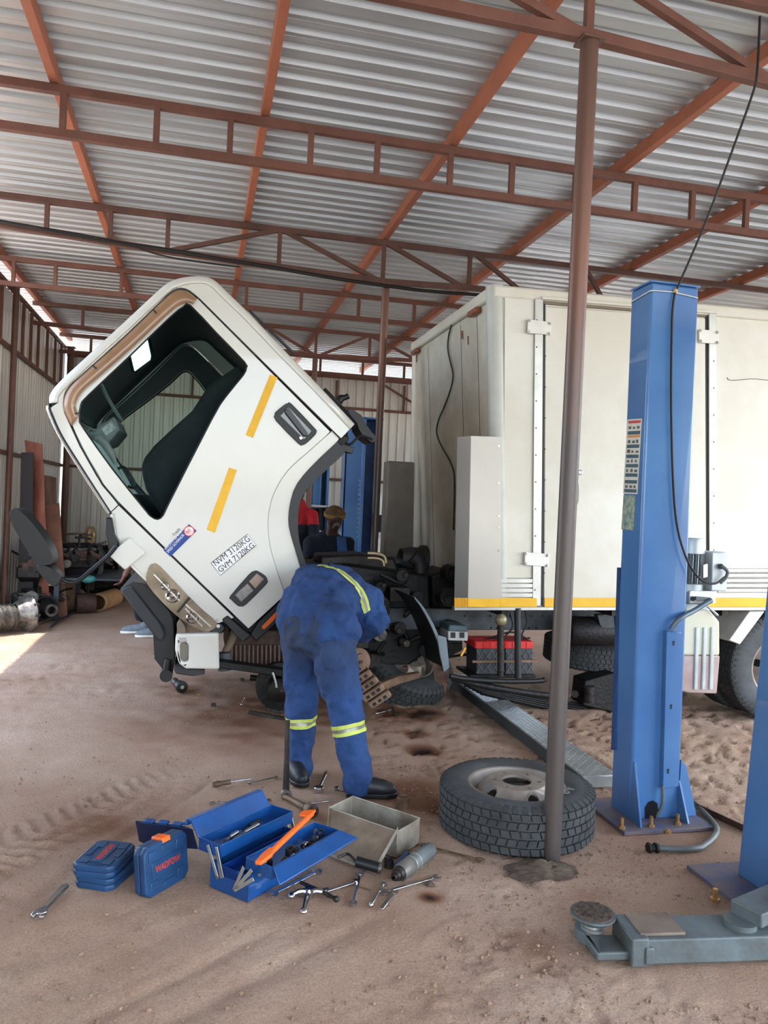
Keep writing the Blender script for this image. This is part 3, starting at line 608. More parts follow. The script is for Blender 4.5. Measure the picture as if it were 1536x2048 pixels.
# sill, orange side marker, lower black brackets
plate('sill_rail', [(609, 1157), (616, 1176), (560, 1240), (512, 1284), (500, 1270), (515, 1245)], YN+.02, .12, BLACK, cabs, bevel=.008)
lab(plate('side_marker', zz([(1128, 955), (1255, 828), (1275, 830), (1280, 845), (1150, 972), (1135, 972)], 200, 980, 3.49), YN+.005, .02, AMBER, cabs, bevel=.003), 'orange side marker lamp')
plate('step_bracket', zz([(850, 905), (890, 875), (1055, 1015), (1005, 1060), (985, 1055)], 200, 980, 3.49), YN-.01, .2, BLACK, cabs, bevel=.008)
plate('hinge_bracket', zz([(760, 975), (800, 925), (860, 935), (880, 965), (860, 1000), (780, 1002)], 200, 980, 3.49), YN-.01, .12, BLACK, cabs, bevel=.01)
p = K((200+825/3.49, 980+950/3.49), YN-.014); obj('hinge_pin', MB().cyl(p, p+V((0, .02, 0)), .012), CHROME, cabs, smooth=True)
# latch block and stay at the rear cab corner
plate('latch_bracket', zz([(760, 155), (800, 200), (850, 265), (940, 355), (1040, 470), (1060, 530), (1100, 590), (1170, 645), (1215, 640), (1225, 600), (1180, 560), (1120, 480), (1080, 400), (980, 335), (965, 365), (945, 355), (900, 300)], 480, 740, 4.453), YN+.35, .25, BLACK, cabs, bevel=.008)
pts = zz([(880, 280), (900, 250), (935, 245), (965, 232)], 480, 740, 4.453); obj('release_lever', MB().tube([K(p, YN+.4) for p in pts], [.03, .028, .02, .022], 10), BLACK, cabs, smooth=True)
pts = zz([(900, 625), (930, 660), (985, 665), (1030, 620), (1060, 590), (1110, 590), (1180, 620)], 480, 740, 4.453); obj('cab_hose', MB().tube([K(p, YN+.1) for p in pts], .009, 8, 1), BLACK, cabs, smooth=True)
plate('rubber_flap', zz([(870, 650), (905, 650), (1020, 690), (1000, 745), (920, 725)], 480, 740, 4.453), YN+.06, .06, BLACK, cabs, bevel=.004)
plate('rear_grab_rail', [(497, 620), (503, 622), (590, 705), (586, 708)], YN+.2, .03, BLACK, cabs, bevel=.003)
# front corner cover, headlamp
lab(plate('corner_cover', zz([(65, 460), (75, 445), (190, 345), (205, 335), (220, 345), (310, 430), (315, 445), (190, 548), (170, 557)], 200, 980, 3.49), YN-.10, .12, WHITE, cabs, bevel=.015, seg=4), 'cream square mirror arm cover')
hl = catmull(zz([(322, 640), (328, 580), (350, 525), (375, 515), (420, 532), (620, 742), (730, 850), (820, 932), (770, 985), (700, 980), (600, 925), (500, 848), (380, 725)], 200, 980, 3.49), 2, True)
hm = mat('headlamp_inner', (168, 162, 152), .3, .15, .2, 8, .2, 20, c2=(122, 114, 104)); ho = plate('headlamp', hl, YN-.012, .08, hm, cabs, bevel=.006); lab(ho, 'smoky headlamp with indicator')
plate('headlamp_lens', grow(hl, (355, 1190), 1), YN-.034, .014, glassmat('lamp_lens', (244, 240, 234)), ho, bevel=.008)
for (x, y, r_) in ((345, 1192, .045), (385, 1235, .04), (330, 1172, .028)):
    p = K((x, y), YN-.016); obj('reflector', MB().lathe(p, (0, 1, 0), [(0, r_), (-.008, r_*.8), (.0, r_*.4), (-.006, .002)], 20), CHROME, ho, smooth=True)
plate('lamp_divider', zz([(535, 850), (620, 748), (632, 758), (548, 860)], 200, 980, 3.49), YN-.03, .02, BLACK, ho, bevel=.002)
for q in ([(370, 590), (380, 585), (560, 770), (552, 780)], [(590, 800), (600, 792), (780, 950), (770, 960)], [(590, 830), (598, 822), (720, 950), (712, 960)]): plate('lamp_rib', zz(q, 200, 980, 3.49), YN-.022, .012, CHROME, ho, bevel=.001)
obj('panel_seam', MB().tube([K(p, YN-.001) for p in [(219, 1027), (237, 1010)]], .003, 4), BLACK, cabs)
# mirrors on a bent arm
def M4(l, y): return [K((a/3.657, 860+b/3.657), y) for a, b in l]
obj('mirror_arm', MB().tube(M4([(850, 850), (790, 925), (680, 1015), (590, 1095), (540, 1118), (480, 1112), (420, 1065), (340, 985), (270, 905)], YN-.16), .0135, 10, 2), BLACK, truck, smooth=True)
mo = obj('door_mirror', MB().prism([M4(catmull([(68, 620), (80, 585), (110, 572), (150, 592), (250, 695), (330, 810), (372, 890), (385, 960), (370, 985), (300, 990), (250, 960), (180, 850), (95, 710)], 2, True), YN-.26)], (0, .20, 0)), BLACK, truck, bevel=.03, seg=4); lab(mo, 'long black door mirror on the bent arm')
mo = obj('wide_mirror', MB().prism([M4(catmull([(265, 1000), (300, 985), (375, 1010), (425, 1065), (432, 1115), (405, 1142), (370, 1135), (310, 1075)], 2, True), YN-.26)], (0, .16, 0)), BLACK, truck, bevel=.03, seg=4); lab(mo, 'small round-ended lower mirror')
p = M4([(395, 1085)], YN-.27)[0]; obj('mirror_boss', MB().cyl(p, p+V((0, .02, 0)), .035, n=20), BLACK, mo, smooth=True)
obj('arm_bracket', MB().prism([M4([(770, 640), (815, 640), (835, 760), (870, 830), (850, 880), (800, 890), (770, 760)], YN-.06)], (0, .1, 0)), BLACK, truck, bevel=.008)
# lower front: black valance, bumper
pn = zz([(140, 690), (230, 640), (290, 650), (330, 665), (490, 850), (512, 900), (522, 1100), (520, 1200), (440, 1255), (380, 1180), (370, 1010), (350, 960), (180, 760)], 200, 980, 3.49)
lab(plate('front_valance', catmull(pn, 1, True), YN+.15, 1.6, BLACK, truck, bevel=.015), 'black lower grille panel hanging below the cab')
plate('valance_rib', zz([(138, 700), (215, 672), (440, 960), (455, 1010), (440, 1050), (410, 1055), (370, 1010)], 200, 980, 3.49), YN+.08, .09, mat('grey_black_rubber', (44, 47, 50), .6), truck, bevel=.012)
m = MB(); a = K((332, 1352), YN+.1); m.cyl(a, a+V((0, 1.6, 0)), .040, n=20); m.tube([K((336, 1352), YN+.14), K((334, 1330), YN+.14), K((337, 1318), YN+.14)], .026, 10); obj('lower_tube_bar', m, BLACK, truck, smooth=True)
bp = [(352, 1268), (438, 1266), (439, 1339), (372, 1338), (358, 1328), (351, 1300)]
ho = [(360, 1288), (370, 1284), (377, 1290), (377, 1322), (368, 1325), (360, 1318)]
bo = plate('bumper', catmull(bp, 1), YN-.06, .06, WHITE, truck, bevel=.014, holes=[ho], seg=4); lab(bo, 'cream bumper corner')
obj('bumper_beam', MB().prism([[K(p, YN+.0) for p in [(351, 1272), (372, 1268), (372, 1338), (358, 1328), (350, 1300)]]], (0, 1.9, 0)), WHITE, bo, bevel=.012)
plate('fog_lamp', ho, YN-.035, .03, CLEAR, bo, bevel=.004)
plate('fog_lamp_trim', [(357, 1276), (372, 1276), (373, 1284), (358, 1286)], YN-.068, .02, CHROME, bo, bevel=.003)
plate('bumper_bracket', zz([(535, 935), (560, 905), (590, 945), (605, 1000), (540, 1010)], 200, 980, 3.49), YN-.03, .08, DUSTY, truck, bevel=.006)
plate('bumper_underside', [(346, 1338), (410, 1340), (410, 1349), (385, 1353), (352, 1348)], YN-.02, .4, mat('dark_rubber', (58, 58, 58), .8), truck, bevel=.008)
# ---- cargo box (near side plane Y=5.0)
YS, YE = 5.0, 7.06
def box4(name, q, y0, dep, m, parent, bevel=.004, **k): return plate(name, q, y0, dep, m, parent, bevel, **k)
def ty(x): return 563+(x-985)*.0886+6       # picture height of the roof edge
def by(x): return 1216.
XB = 2500
cargo = box4('cargo_box', [(986, ty(986)+6), (XB, ty(XB)+6), (XB, 1216), (1003, 1216)], YS+.012, YE-YS-.024, BOXW, truck, bevel=.02, seg=3); lab(cargo, 'cream insulated cargo box')
fx = K((990, 900), YS).x
# top rail and rounded corner post
obj('top_rail', MB().bar(K((985, ty(985)+14), YS+.02), K((XB, ty(XB)+14), YS+.02), .06, .085), BOXW, cargo, bevel=.02, seg=4)
obj('corner_post', MB().cyl(K((989, ty(985)+4), YS+.055), K((1000, 1216), YS+.055), .062, n=28), ALU if False else mat('corner_post_cream', (186, 187, 178), .5, .05, .05), cargo, smooth=True)
fb = PY(817, 703, YE); nb = PY(985, 569, YS)
obj('top_rail', MB().bar((nb.x+.01, YS+.03, nb.z-.05), (nb.x+.01, YE-.03, nb.z-.05), .06, .09), BOXW, cargo, bevel=.02, seg=4)
obj('corner_post', MB().cyl((nb.x+.045, YE-.055, nb.z-.02), (fx+.04, YE-.055, K((1000, 1216), YS).z), .055, n=20), BOXW, cargo, smooth=True)
# front wall panels with seams (front plane leans with the truck)
zb_ = K((1000, 1216), YS).z; zt_ = nb.z-.10
def fpt(y, t, off=0.): # point on the front plane at height fraction t
    z = zb_+(zt_-zb_)*t; x = K((1002, 1216), YS).x+(nb.x-K((1002, 1216), YS).x)*((z-zb_)/(nb.z-zb_)); return V((x-off, y, z))
seams = [5.11, 5.32, 5.68, 6.55, YE-.11]
for a, b in zip(seams, seams[1:]):
    obj('front_panel', MB().hexa([fpt(a+.004, 0, .0), fpt(b-.004, 0, .0), fpt(b-.004, 0, -.03), fpt(a+.004, 0, -.03), fpt(a+.004, 1, .0), fpt(b-.004, 1, .0), fpt(b-.004, 1, -.03), fpt(a+.004, 1, -.03)]),
        mat('front_panel_grey', (208, 204, 190), .45, 0, .08, 3, .02, 8, c2=(176, 168, 150), mix=.3), cargo, bevel=.003)
RUSTSTAIN = mat('rust_stain', (150, 116, 88), .8, 0, .2, 30)
for y in (5.32, 5.68, 6.55): obj('seam', MB().bar(fpt(y, 0, -.004), fpt(y, .985, -.004), .006, .008, (1, 0, 0)), mat('seam_dark', (44, 42, 38), .9), cargo)
for (y, t, s) in ((5.62, .93, .035), (5.5, .9, .02), (6.9, .95, .02)): obj('rust_patch', MB().bar(fpt(y, t, .002), fpt(y, t+.03, .002), .003, s), RUSTSTAIN, cargo)
for y in (5.30, 6.86): obj('roof_marker', MB().bar(fpt(y-.09, .99, .03), fpt(y+.09, .99, .03), .04, .04), mat('old_amber', (138, 80, 56), .4), cargo, bevel=.008)
def onfront(x, y):
    p = PX(x, y, fpt(5.6, .5).x)
    for _ in range(4): p = PX(x, y, fpt(5.6, (p.z-zb_)/(zt_-zb_)).x-.014)
    return p
hs_ = [onfront(x, y) for x, y in ((918, 618), (905, 640), (893, 690), (902, 730), (908, 755), (895, 800), (872, 850), (875, 880), (905, 930), (910, 960), (907, 1060))]
obj('vent_hose', MB().tube(hs_, .007, 6, 2), mat('hose_olive', (52, 54, 46), .5), cargo, smooth=True)
# side frame posts, doors
def col(name, x0, x1, y0, y1, Yp, dep, m, parent, lean=0., bevel=.003): return box4(name, [(x0, y0), (x1, y0), (x1+lean, y1), (x0+lean, y1)], Yp, dep, m, parent, bevel)
col('door_post', 1070, 1087, 597, 1212, YS-.014, .03, ALU, cargo, lean=-5)
col('door_gap', 1087, 1091, 600, 1212, YS-.001, .03, BLACK, cargo, lean=-5, bevel=0)
box4('box_door', [(1091, 612), (1411, 636), (1413, 1199), (1088, 1199)], YS-.006, .03, BOXW, cargo, .006); 
box4('door_header', [(1087, 600), (1413, 628), (1413, 634), (1089, 608)], YS-.002, .03, mat('seal_brown', (120, 108, 90), .6), cargo, .001)
box4('drip_rail', [(1085, 592), (1436, 622), (1436, 627), (1085, 598)], YS-.03, .035, BOXW, cargo, .003)
col('door_post', 1418, 1433, 626, 1196, YS-.014, .03, ALU, cargo, lean=1)
col('door_gap', 1412, 1418, 628, 1200, YS-.001, .03, BLACK, cargo, bevel=0)
box4('side_panel', [(1010, 590), (1068, 597), (1064, 1156), (1006, 1156)], YS-.0, .03, BOXW, cargo, .003)
mb = MB()
for i in range(11):
    for (x, l) in ((1074-i*.4, -4), (1428, 0)):
        p = K((x, 640+i*54+(28 if x > 1300 else 0)), YS-.016); mb.cyl(p, p+V((0, .01, 0)), .006, n=8)
for i in range(9):
    p = K((1092-i*.3, 650+i*62), YS-.009); mb.cyl(p, p+V((0, .01, 0)), .004, n=8)
obj('rivets', mb, mat('rivet_grey', (96, 92, 84), .5, .5), cargo)['kind'] = 'stuff'
for q in ([(1056, 638), (1103, 644), (1102, 670), (1055, 666)], [(1050, 1104), (1099, 1108), (1098, 1134), (1049, 1130)], [(1398, 658), (1438, 662), (1438, 688), (1399, 685)]):
    h = box4('hinge_plate', q, YS-.026, .012, mat('hinge_cream', (214, 212, 204), .4, .2, .05), cargo, .003); 
    for x, y in q:
        mb = MB(); p = K((x+(3 if x < sum(a[0] for a in q)/4 else -3), y+(3 if y < sum(a[1] for a in q)/4 else -3)), YS-.028); mb.cyl(p, p+V((0, -.01, 0)), .011, n=6); mb.cyl(p+V((0, -.01, 0)), p+V((0, -.015, 0)), .006, n=8)
        obj('bolt', mb, ALU, h)
p = K((1160, 945), YS-.01); lk = obj('door_lock', MB().lathe(p, (0, -1, 0), [(0, .018), (.008, .018), (.010, .012), (.004, .009), (.004, 0.0005)], 20), CHROME, cargo, smooth=True)
obj('pull_handle', MB().tube([K(q, YS-.018) for q in ((1147, 968), (1155, 962), (1158, 972), (1158, 1000), (1154, 1010), (1148, 1008))], .006, 8, 1), BOXW, cargo, smooth=True)
obj('pen_line', MB().tube([K(q, YS+.009) for q in ((1454, 755), (1458, 761), (1480, 760), (1505, 757), (1530, 760), (1560, 762))], .0025, 5, 1), mat('pen_grey', (120, 118, 108), .7), cargo)
# lower ribbed aluminium skirt and yellow strip
for (x0, x1, y0, y1) in ((1001, 1066, 1157, 1195), (1436, XB, 1136, 1186)):
    for k in range(4 if x0 < 1100 else 5):
        h = (y1-y0)/(4 if x0 < 1100 else 5); box4('skirt_strip', [(x0, y0+k*h+1), (x1, y0+k*h+1), (x1, y0+(k+1)*h-1), (x0, y0+(k+1)*h-1)], YS-.012, .02, ALU, cargo, .004)
YEL = YELLOW
for (a, b) in ((909, 935), (936, 1000), (1000, 1074), (1089, 1195), (1195, 1440), (1440, XB)):
    yy = -.10 if a < 1000 else -.018
    box4('yellow_strip', [(a, 1196), (b, 1196), (b, 1214), (a, 1214)], YS+yy, .004, YEL, cargo, .001)
box4('bottom_rail', [(909, 1214), (XB, 1214), (XB, 1221), (909, 1221)], YS-.01, .05, ALU, cargo, .003)
for i in range(9): box4('reflector_tile', [(911+i*3.0, 1197), (913.2+i*3.0, 1197), (913.2+i*3.0, 1213), (911+i*3.0, 1213)], YS-.105, .004, mat('deep_yellow', (222, 158, 20), .4), cargo, 0)
# stainless deflectors on both front corners
def defl(pa, pb, pc, y, s, lb):
    t_, b_2 = pa, pb
    return None
A = [K(p, YS-.10) for p in ((942, 872), (1003, 874), (1002, 1197), (936, 1197))]
B = [PY(915, 874, YS+.02), K((942, 872), YS-.10), K((936, 1197), YS-.10), PY(909, 1197, YS+.02)]
o = obj('corner_deflector', MB().add(A, [(0, 1, 2, 3)]).add(B, [(0, 1, 2, 3)]).add([K((1003, 874), YS-.10), K((1003, 874), YS), K((1002, 1197), YS), K((1002, 1197), YS-.10)], [(0, 1, 2, 3)]).add([B[0], B[1], A[1], K((1003, 874), YS), PY(930, 874, YS+.03)], [(0, 1, 2, 3, 4)]), STEEL, cargo, fix=False); o.modifiers.new('s', 'SOLIDIFY').thickness = .002; lab(o, 'dented stainless corner deflector')
mb = MB()
for y in (886, 960, 1026, 1048, 1095): p = K((997, y+6), YS-.10); mb.cyl(p, p+V((0, -.006, 0)), .007, n=8)
obj('rivet', mb, CHROME, cargo)
A = [V((K((775, 922), YE+.0).x, YE+.10, K((775, 922), YE).z)), V((fx-.0, YE+.1, K((775, 922), YE).z))]
xq = PY(775, 922, YE-.05).x; zq = PY(775, 922, YE-.05).z
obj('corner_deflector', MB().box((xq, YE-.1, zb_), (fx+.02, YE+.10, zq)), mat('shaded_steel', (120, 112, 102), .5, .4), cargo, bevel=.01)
# ---- chassis
CH = mat('chassis_paint', (74, 82, 88), .55, .2, .25, 6, .2, 40, c2=(44, 48, 50))
def W(x, y, z): return V((x, y, z))
chs = obj('frame_rail', MB().bar(K((600, 1236), 5.62), K((XB, 1246), 5.62), .06, .16), CH, truck, bevel=.006)
obj('frame_rail', MB().bar(K((600, 1236), 6.44), K((XB, 1246), 6.44), .06, .16), CH, truck, bevel=.006)
mb = MB()
for i in range(34):
    for j in range(2):
        p = K((930+i*13+rnd.uniform(-2, 2), 1232+j*24), 5.59); mb.cyl(p, p+V((0, .004, 0)), .007, n=8)
obj('rail_holes', mb, BLACK, chs)['kind'] = 'stuff'
for x in (960, 1200, 1500, 1900, 2300): a = K((x, 1244), 5.62); obj('cross_member', MB().bar(a, a+V((0, .84, 0)), .08, .1), CH, truck, bevel=.005)
for x in (1010, 1230, 1450, 1700, 2000, 2300): a = K((x, 1220), 5.05); obj('floor_bearer', MB().bar(a+V((0, 0, -.01)), a+V((0, 2.0, -.01)), .05, .07), GREASE, truck, bevel=.003)
# batteries with red lids
for k, (xa, xb) in enumerate(((953, 1009), (1011, 1066))):
    q = box4('battery', [(xa, 1296), (xb, 1296), (xb, 1350), (xa, 1350)], 5.12, .22, mat('battery_black', (58, 60, 64), .5, 0, .2), truck, .006)
    box4('battery_lid', [(xa-3, 1283), (xb+1, 1283), (xb+1, 1297), (xa-3, 1297)], 5.11, .24, RED, q, .006)
    for j in range(4): box4('lid_rib', [(xa+j*14, 1285), (xa+j*14+6, 1285), (xa+j*14+6, 1295), (xa+j*14, 1295)], 5.105, .01, RED, q, .001)
    m = MB()
    for j in range(-1, 4):
        for s in (1, -1):
            x0 = xa+j*14; P0, P1 = (x0, 1300 if s > 0 else 1346), (x0+30, 1346 if s > 0 else 1300)
            t0 = max(0, (xa-x0)/30); t1 = min(1, (xb-x0)/30)
            if t1 > t0: m.bar(K((P0[0]+30*t0, P0[1]+(P1[1]-P0[1])*t0), 5.117), K((P0[0]+30*t1, P0[1]+(P1[1]-P0[1])*t1), 5.117), .005, .005)
    obj('case_ribs', m, mat('rib_grey', (96, 98, 100), .6), q)
box4('battery_tray', [(940, 1350), (1072, 1350), (1072, 1356), (940, 1356)], 5.08, .3, DARK, truck)
box4('battery_strap', [(945, 1321), (1076, 1320), (1076, 1325), (945, 1326)], 5.08, .015, BROWN, truck, .001)
for i, pts in enumerate((((960, 1282), (985, 1274), (1020, 1280), (1060, 1276)), ((965, 1284), (1000, 1268), (1030, 1262), (1064, 1284)), ((1050, 1222), (1056, 1245), (1046, 1262), (1040, 1280)), ((1020, 1225), (1028, 1255), (1010, 1272)))):
    obj('battery_cable', MB().tube([K(p, 5.2) for p in pts], .006, 6, 2), BLACK, truck, smooth=True)
# marker-ball, vertical tubes
p = K((1002, 1240), 4.98); obj('round_lamp', MB().ball(p, .042, 10), mat('dull_brass', (150, 144, 110), .4, .3, .3, 20), truck, smooth=True)
obj('side_guard_tube', MB().cyl(K((1001, 1246), 5.0), K((1001, 1352), 5.0), .022, n=14), GREASE, truck, smooth=True)
obj('side_guard_tube', MB().cyl(K((1035, 1216), 5.0), K((1036, 1356), 5.0), .023, n=14), mat('guard_dark', (50, 52, 54), .45, .3), truck, smooth=True)
obj('side_guard_tube', MB().tube([K(p, 4.98) for p in ((900, 1352), (930, 1358), (1000, 1363), (1085, 1362), (1090, 1358))], .018, 10, 1), BLACK, truck, smooth=True)
obj('side_guard_tube', MB().tube([K(p, 5.02) for p in ((905, 1356), (960, 1370), (1040, 1384), (1130, 1396))], .024, 10, 1), DARK, truck, smooth=True)
# fuse box, reservoir, small parts between cab and box
box4('fuse_box', [(896, 1262), (936, 1264), (936, 1282), (896, 1281)], 5.1, .18, mat('fuse_grey', (168, 170, 166), .5), truck, .006)
box4('fuse_box_lid', [(899, 1250), (934, 1252), (936, 1263), (896, 1262)], 5.09, .2, mat('fuse_blue', (66, 84, 92), .5), truck, .008)
for x in (902, 920): box4('fuse_clip', [(x, 1265), (x+9, 1265), (x+9, 1276), (x, 1276)], 5.093, .01, GREASE, truck, .001)
obj('paint_brush_stub', MB().tube([K(p, 5.0) for p in ((931, 1295), (922, 1312))], .007, 6), YELLOW, truck)
# leaf spring, rear of front axle and spring hanger
for k in range(5): obj('spring_leaf', MB().tube([K(p, 5.5) for p in ((930+k*8, 1368+k*4), (1050, 1390+k*4), (1180-k*8, 1414+k*3))], .022, 6, 1), DARK, truck, smooth=True)
obj('spring_hanger', MB().prism([[K(p, 5.42) for p in ((1170, 1362), (1230, 1345), (1240, 1400), (1232, 1425), (1165, 1410))]], (0, .2, 0)), DARK, truck, bevel=.01)
obj('shackle_boss', MB().cyl(K((1178, 1372), 5.4), K((1178, 1404), 5.4), .045, n=16), GREASE, truck, smooth=True)
obj('shackle_nut', MB().cyl(K((1150, 1388), 5.36), K((1150, 1388), 5.5), .03, n=6), GREASE, truck)
obj('air_tank', MB().lathe(K((1130, 1262), 5.3), (1, 0, 0), [(0, .01), (.02, .09), (.05, .11), (.42, .11), (.45, .09), (.47, .01)], 24), DARK, truck, smooth=True)
o = obj('door_step_bracket', MB().prism([[K(p, 5.2) for p in ((1195, 1230), (1228, 1228), (1230, 1262), (1214, 1266), (1200, 1250))]], (0, .06, 0)), CH, truck, bevel=.004)
# air filter and intake pipe, exhaust, hoses: the dark mass between cab and cargo box
ENG = truck
def tb(name, pts, y, r, m=DARK, n=12, sm=1): return obj(name, MB().tube([K(p[:2], p[2] if len(p) > 2 else y) for p in pts], r, n, sm), m, ENG, smooth=True)
tb('intake_pipe', [(640, 1128), (700, 1124), (760, 1126), (815, 1124)], 6.0, .05, mat('intake_grey', (62, 60, 58), .5, 0, .2))
obj('intake_elbow', MB().lathe(K((800, 1115), 5.9), (1, .1, -.05), [(0, .07), (.08, .09), (.16, .09), (.17, .11), (.21, .11), (.22, .06)], 20), mat('rubber_dark', (40, 38, 38), .6), ENG, smooth=True)
tb('breather_hose', [(826, 1112), (842, 1125), (838, 1170), (830, 1215), (800, 1250)], 5.8, .055, mat('rubber_dark', (40, 38, 38), .6))
tb('coolant_pipe', [(735, 1106), (755, 1107), (770, 1112), (772, 1126)], 5.5, .012, mat('zinc_pipe', (170, 150, 120), .4, .6))
tb('coolant_pipe', [(735, 1116), (752, 1116), (766, 1120), (768, 1132)], 5.5, .010, mat('zinc_pipe', (170, 150, 120), .4, .6))
obj('engine_block', MB().prism([[K(p, 5.72) for p in ((560, 1135), (700, 1128), (860, 1150), (862, 1300), (820, 1330), (640, 1330), (560, 1290))]], (0, .62, 0)), DARK, ENG, bevel=.02)
obj('rocker_cover', MB().prism([[K(p, 5.85) for p in ((640, 1112), (720, 1108), (790, 1116), (800, 1140), (640, 1140))]], (0, .38, 0)), GREASE, ENG, bevel=.02)
r2 = random.Random(5)
for i in range(58):
    x = r2.uniform(640, 900); y = r2.uniform(1140, 1320); s = r2.uniform(.02, .075); p = K((x, y), r2.uniform(5.5, 5.72))
    m = MB(); k = r2.random()
    if k < .35: m.cyl(p, p+V((r2.uniform(-.03, .03), -.05-s, r2.uniform(-.02, .02))), s, n=16); m.cyl(p+V((0, -.05-s, 0)), p+V((0, -.07-s, 0)), s*.5, n=8)
    elif k < .65: m.box((p.x-s, p.y-s, p.z-s*.7), (p.x+s, p.y+s, p.z+s*.7))
    else: m.tube([p, p+V((r2.uniform(-.1, .1), -.06, r2.uniform(-.1, .1))), p+V((r2.uniform(-.22, .22), -.02, r2.uniform(-.12, .12)))], r2.uniform(.008, .02), 8, 2)
    obj(('engine_pulley', 'engine_bracket', 'engine_hose')[0 if k < .35 else 1 if k < .65 else 2], m, r2.choice((DARK, DARK, GREASE, mat('worn_alloy', (112, 104, 96), .5, .5, .3, 12))), ENG, bevel=.004)
obj('radiator', MB().prism([[K(p, 5.5) for p in ((458, 1262), (575, 1262), (575, 1330), (455, 1328))]], (0, 1.0, 0)), mat('radiator_brown', (84, 66, 56), .7, .2, .3, 20), truck, bevel=.006)
for i in range(13): box4('radiator_fin', [(462+i*8.6, 1290), (465.5+i*8.6, 1290), (465.5+i*8.6, 1327), (462+i*8.6, 1327)], 5.47, .03, mat('fin_grey', (120, 98, 84), .6, .3, .2), truck, .001)
tb('radiator_hose', [(470, 1262), (462, 1285), (452, 1300), (448, 1325)], 5.3, .026, mat('hose_dusty', (130, 112, 90), .7))
obj('washer_bottle', MB().cyl(K((448, 1305), 5.25), K((450, 1340), 5.25), .045, n=16), mat('bottle_grey', (74, 80, 84), .5), truck, smooth=True)
obj('front_cross_beam', MB().bar(K((430, 1325), 5.15), K((600, 1349), 5.15), .10, .045), DARK, truck, bevel=.006)
obj('front_cross_beam', MB().bar(K((430, 1325), 6.6), K((600, 1340), 6.6), .10, .045), DARK, truck, bevel=.006)
ax_ = K((560, 1375), 5.25); 
obj('front_hub', MB().lathe(ax_+V((0, .12, 0)), (0, -1, 0), [(0, .1), (.03, .16), (.09, .16), (.10, .09), (.2, .08), (.22, .05), (.23, .01)], 24), DARK, truck, smooth=True)
tb('brake_pipe', [(545, 1345), (551, 1362), (553, 1375)], 5.0, .007, ALU)
tb('track_rod', [(500, 1355, 5.4), (620, 1365, 5.4)], 5.4, .02)
obj('front_axle', MB().bar(K((700, 1330), 5.3), K((700, 1330), 5.3)+V((0, 1.5, 0)), .09, .09), GREASE, truck, bevel=.01)
# brake hub / clutch casting with slots
hub = K((728, 1370), 4.95); dr = (K((752, 1405), 4.95)-K((706, 1330), 4.95)).normalized(); pr_ = V((dr.z, 0, -dr.x))
if pr_.x < 0: pr_ = -pr_
for i in range(5):
    c = hub+dr*(-.14+i*.062)+pr_*(-.02+.012*i)
    o = obj('hub_casting', MB().bar(c-pr_*.075+V((0, .0, 0)), c+pr_*.085, .22, .05, dr), BROWN, truck, bevel=.012)
    for k in (-1, 0, 1):
        q = c+pr_*(.04*k)+V((0, -.112, 0)); obj('slot', MB().bar(q-pr_*.012, q+pr_*.012, .006, .02, dr), DARK, o, bevel=.002)
obj('wheel_hub', MB().lathe(K((718, 1322), 4.96), (.3, -1, .2), [(-.1, .085), (0, .085), (.01, .075), (.02, .05), (.04, .045), (.045, .005)], 24), BROWN, truck, smooth=True)
o = obj('lower_arm', MB().prism([[K(p, 5.3) for p in ((748, 1372), (800, 1352), (840, 1345), (842, 1356), (800, 1368), (752, 1390))]], (0, .06, 0)), BROWN, truck, bevel=.008)
# mudguard behind the front wheel
ou = catmull([(829, 1193), (848, 1215), (868, 1250), (882, 1285), (890, 1305), (896, 1340)], 3); inn2 = catmull([(891, 1338), (885, 1306), (876, 1285), (862, 1252), (844, 1218), (829, 1197)], 3)
P = [K(p, 5.08) for p in ou]; mb = MB(); n2 = len(P); mb.add(P+[p+V((-.03, .42, 0)) for p in P], [(i, i+1, n2+i+1, n2+i) for i in range(n2-1)])
o = obj('mudguard', mb, BLACK, truck, fix=False); o.modifiers.new('s', 'SOLIDIFY').thickness = .008
plate('mudguard_lip', ou+inn2, 5.06, .02, mat('lip_grey', (108, 120, 126), .5), truck, bevel=.003)
plate('mudguard_panel', [(874, 1270), (893, 1275), (899, 1335), (888, 1345), (880, 1310)], 5.055, .02, mat('lip_grey', (108, 120, 126), .5), truck, bevel=.004)
plate('mud_flap', [(866, 1325), (898, 1338), (895, 1362), (890, 1390), (887, 1372), (868, 1362)], 5.09, .01, mat('rusty_flap', (84, 60, 48), .8, 0, .3, 8), truck, bevel=.002)
# far side door-step silhouette inside bay
plate('inner_wing', [(640, 1135), (925, 1135), (925, 1300), (860, 1335), (640, 1335)], 6.95, .03, DARK, truck)
obj('battery_carrier', MB().prism([[K(p, 5.9) for p in ((862, 1150), (905, 1140), (925, 1240), (925, 1290), (868, 1285))]], (0, .5, 0)), DARK, truck, bevel=.02)
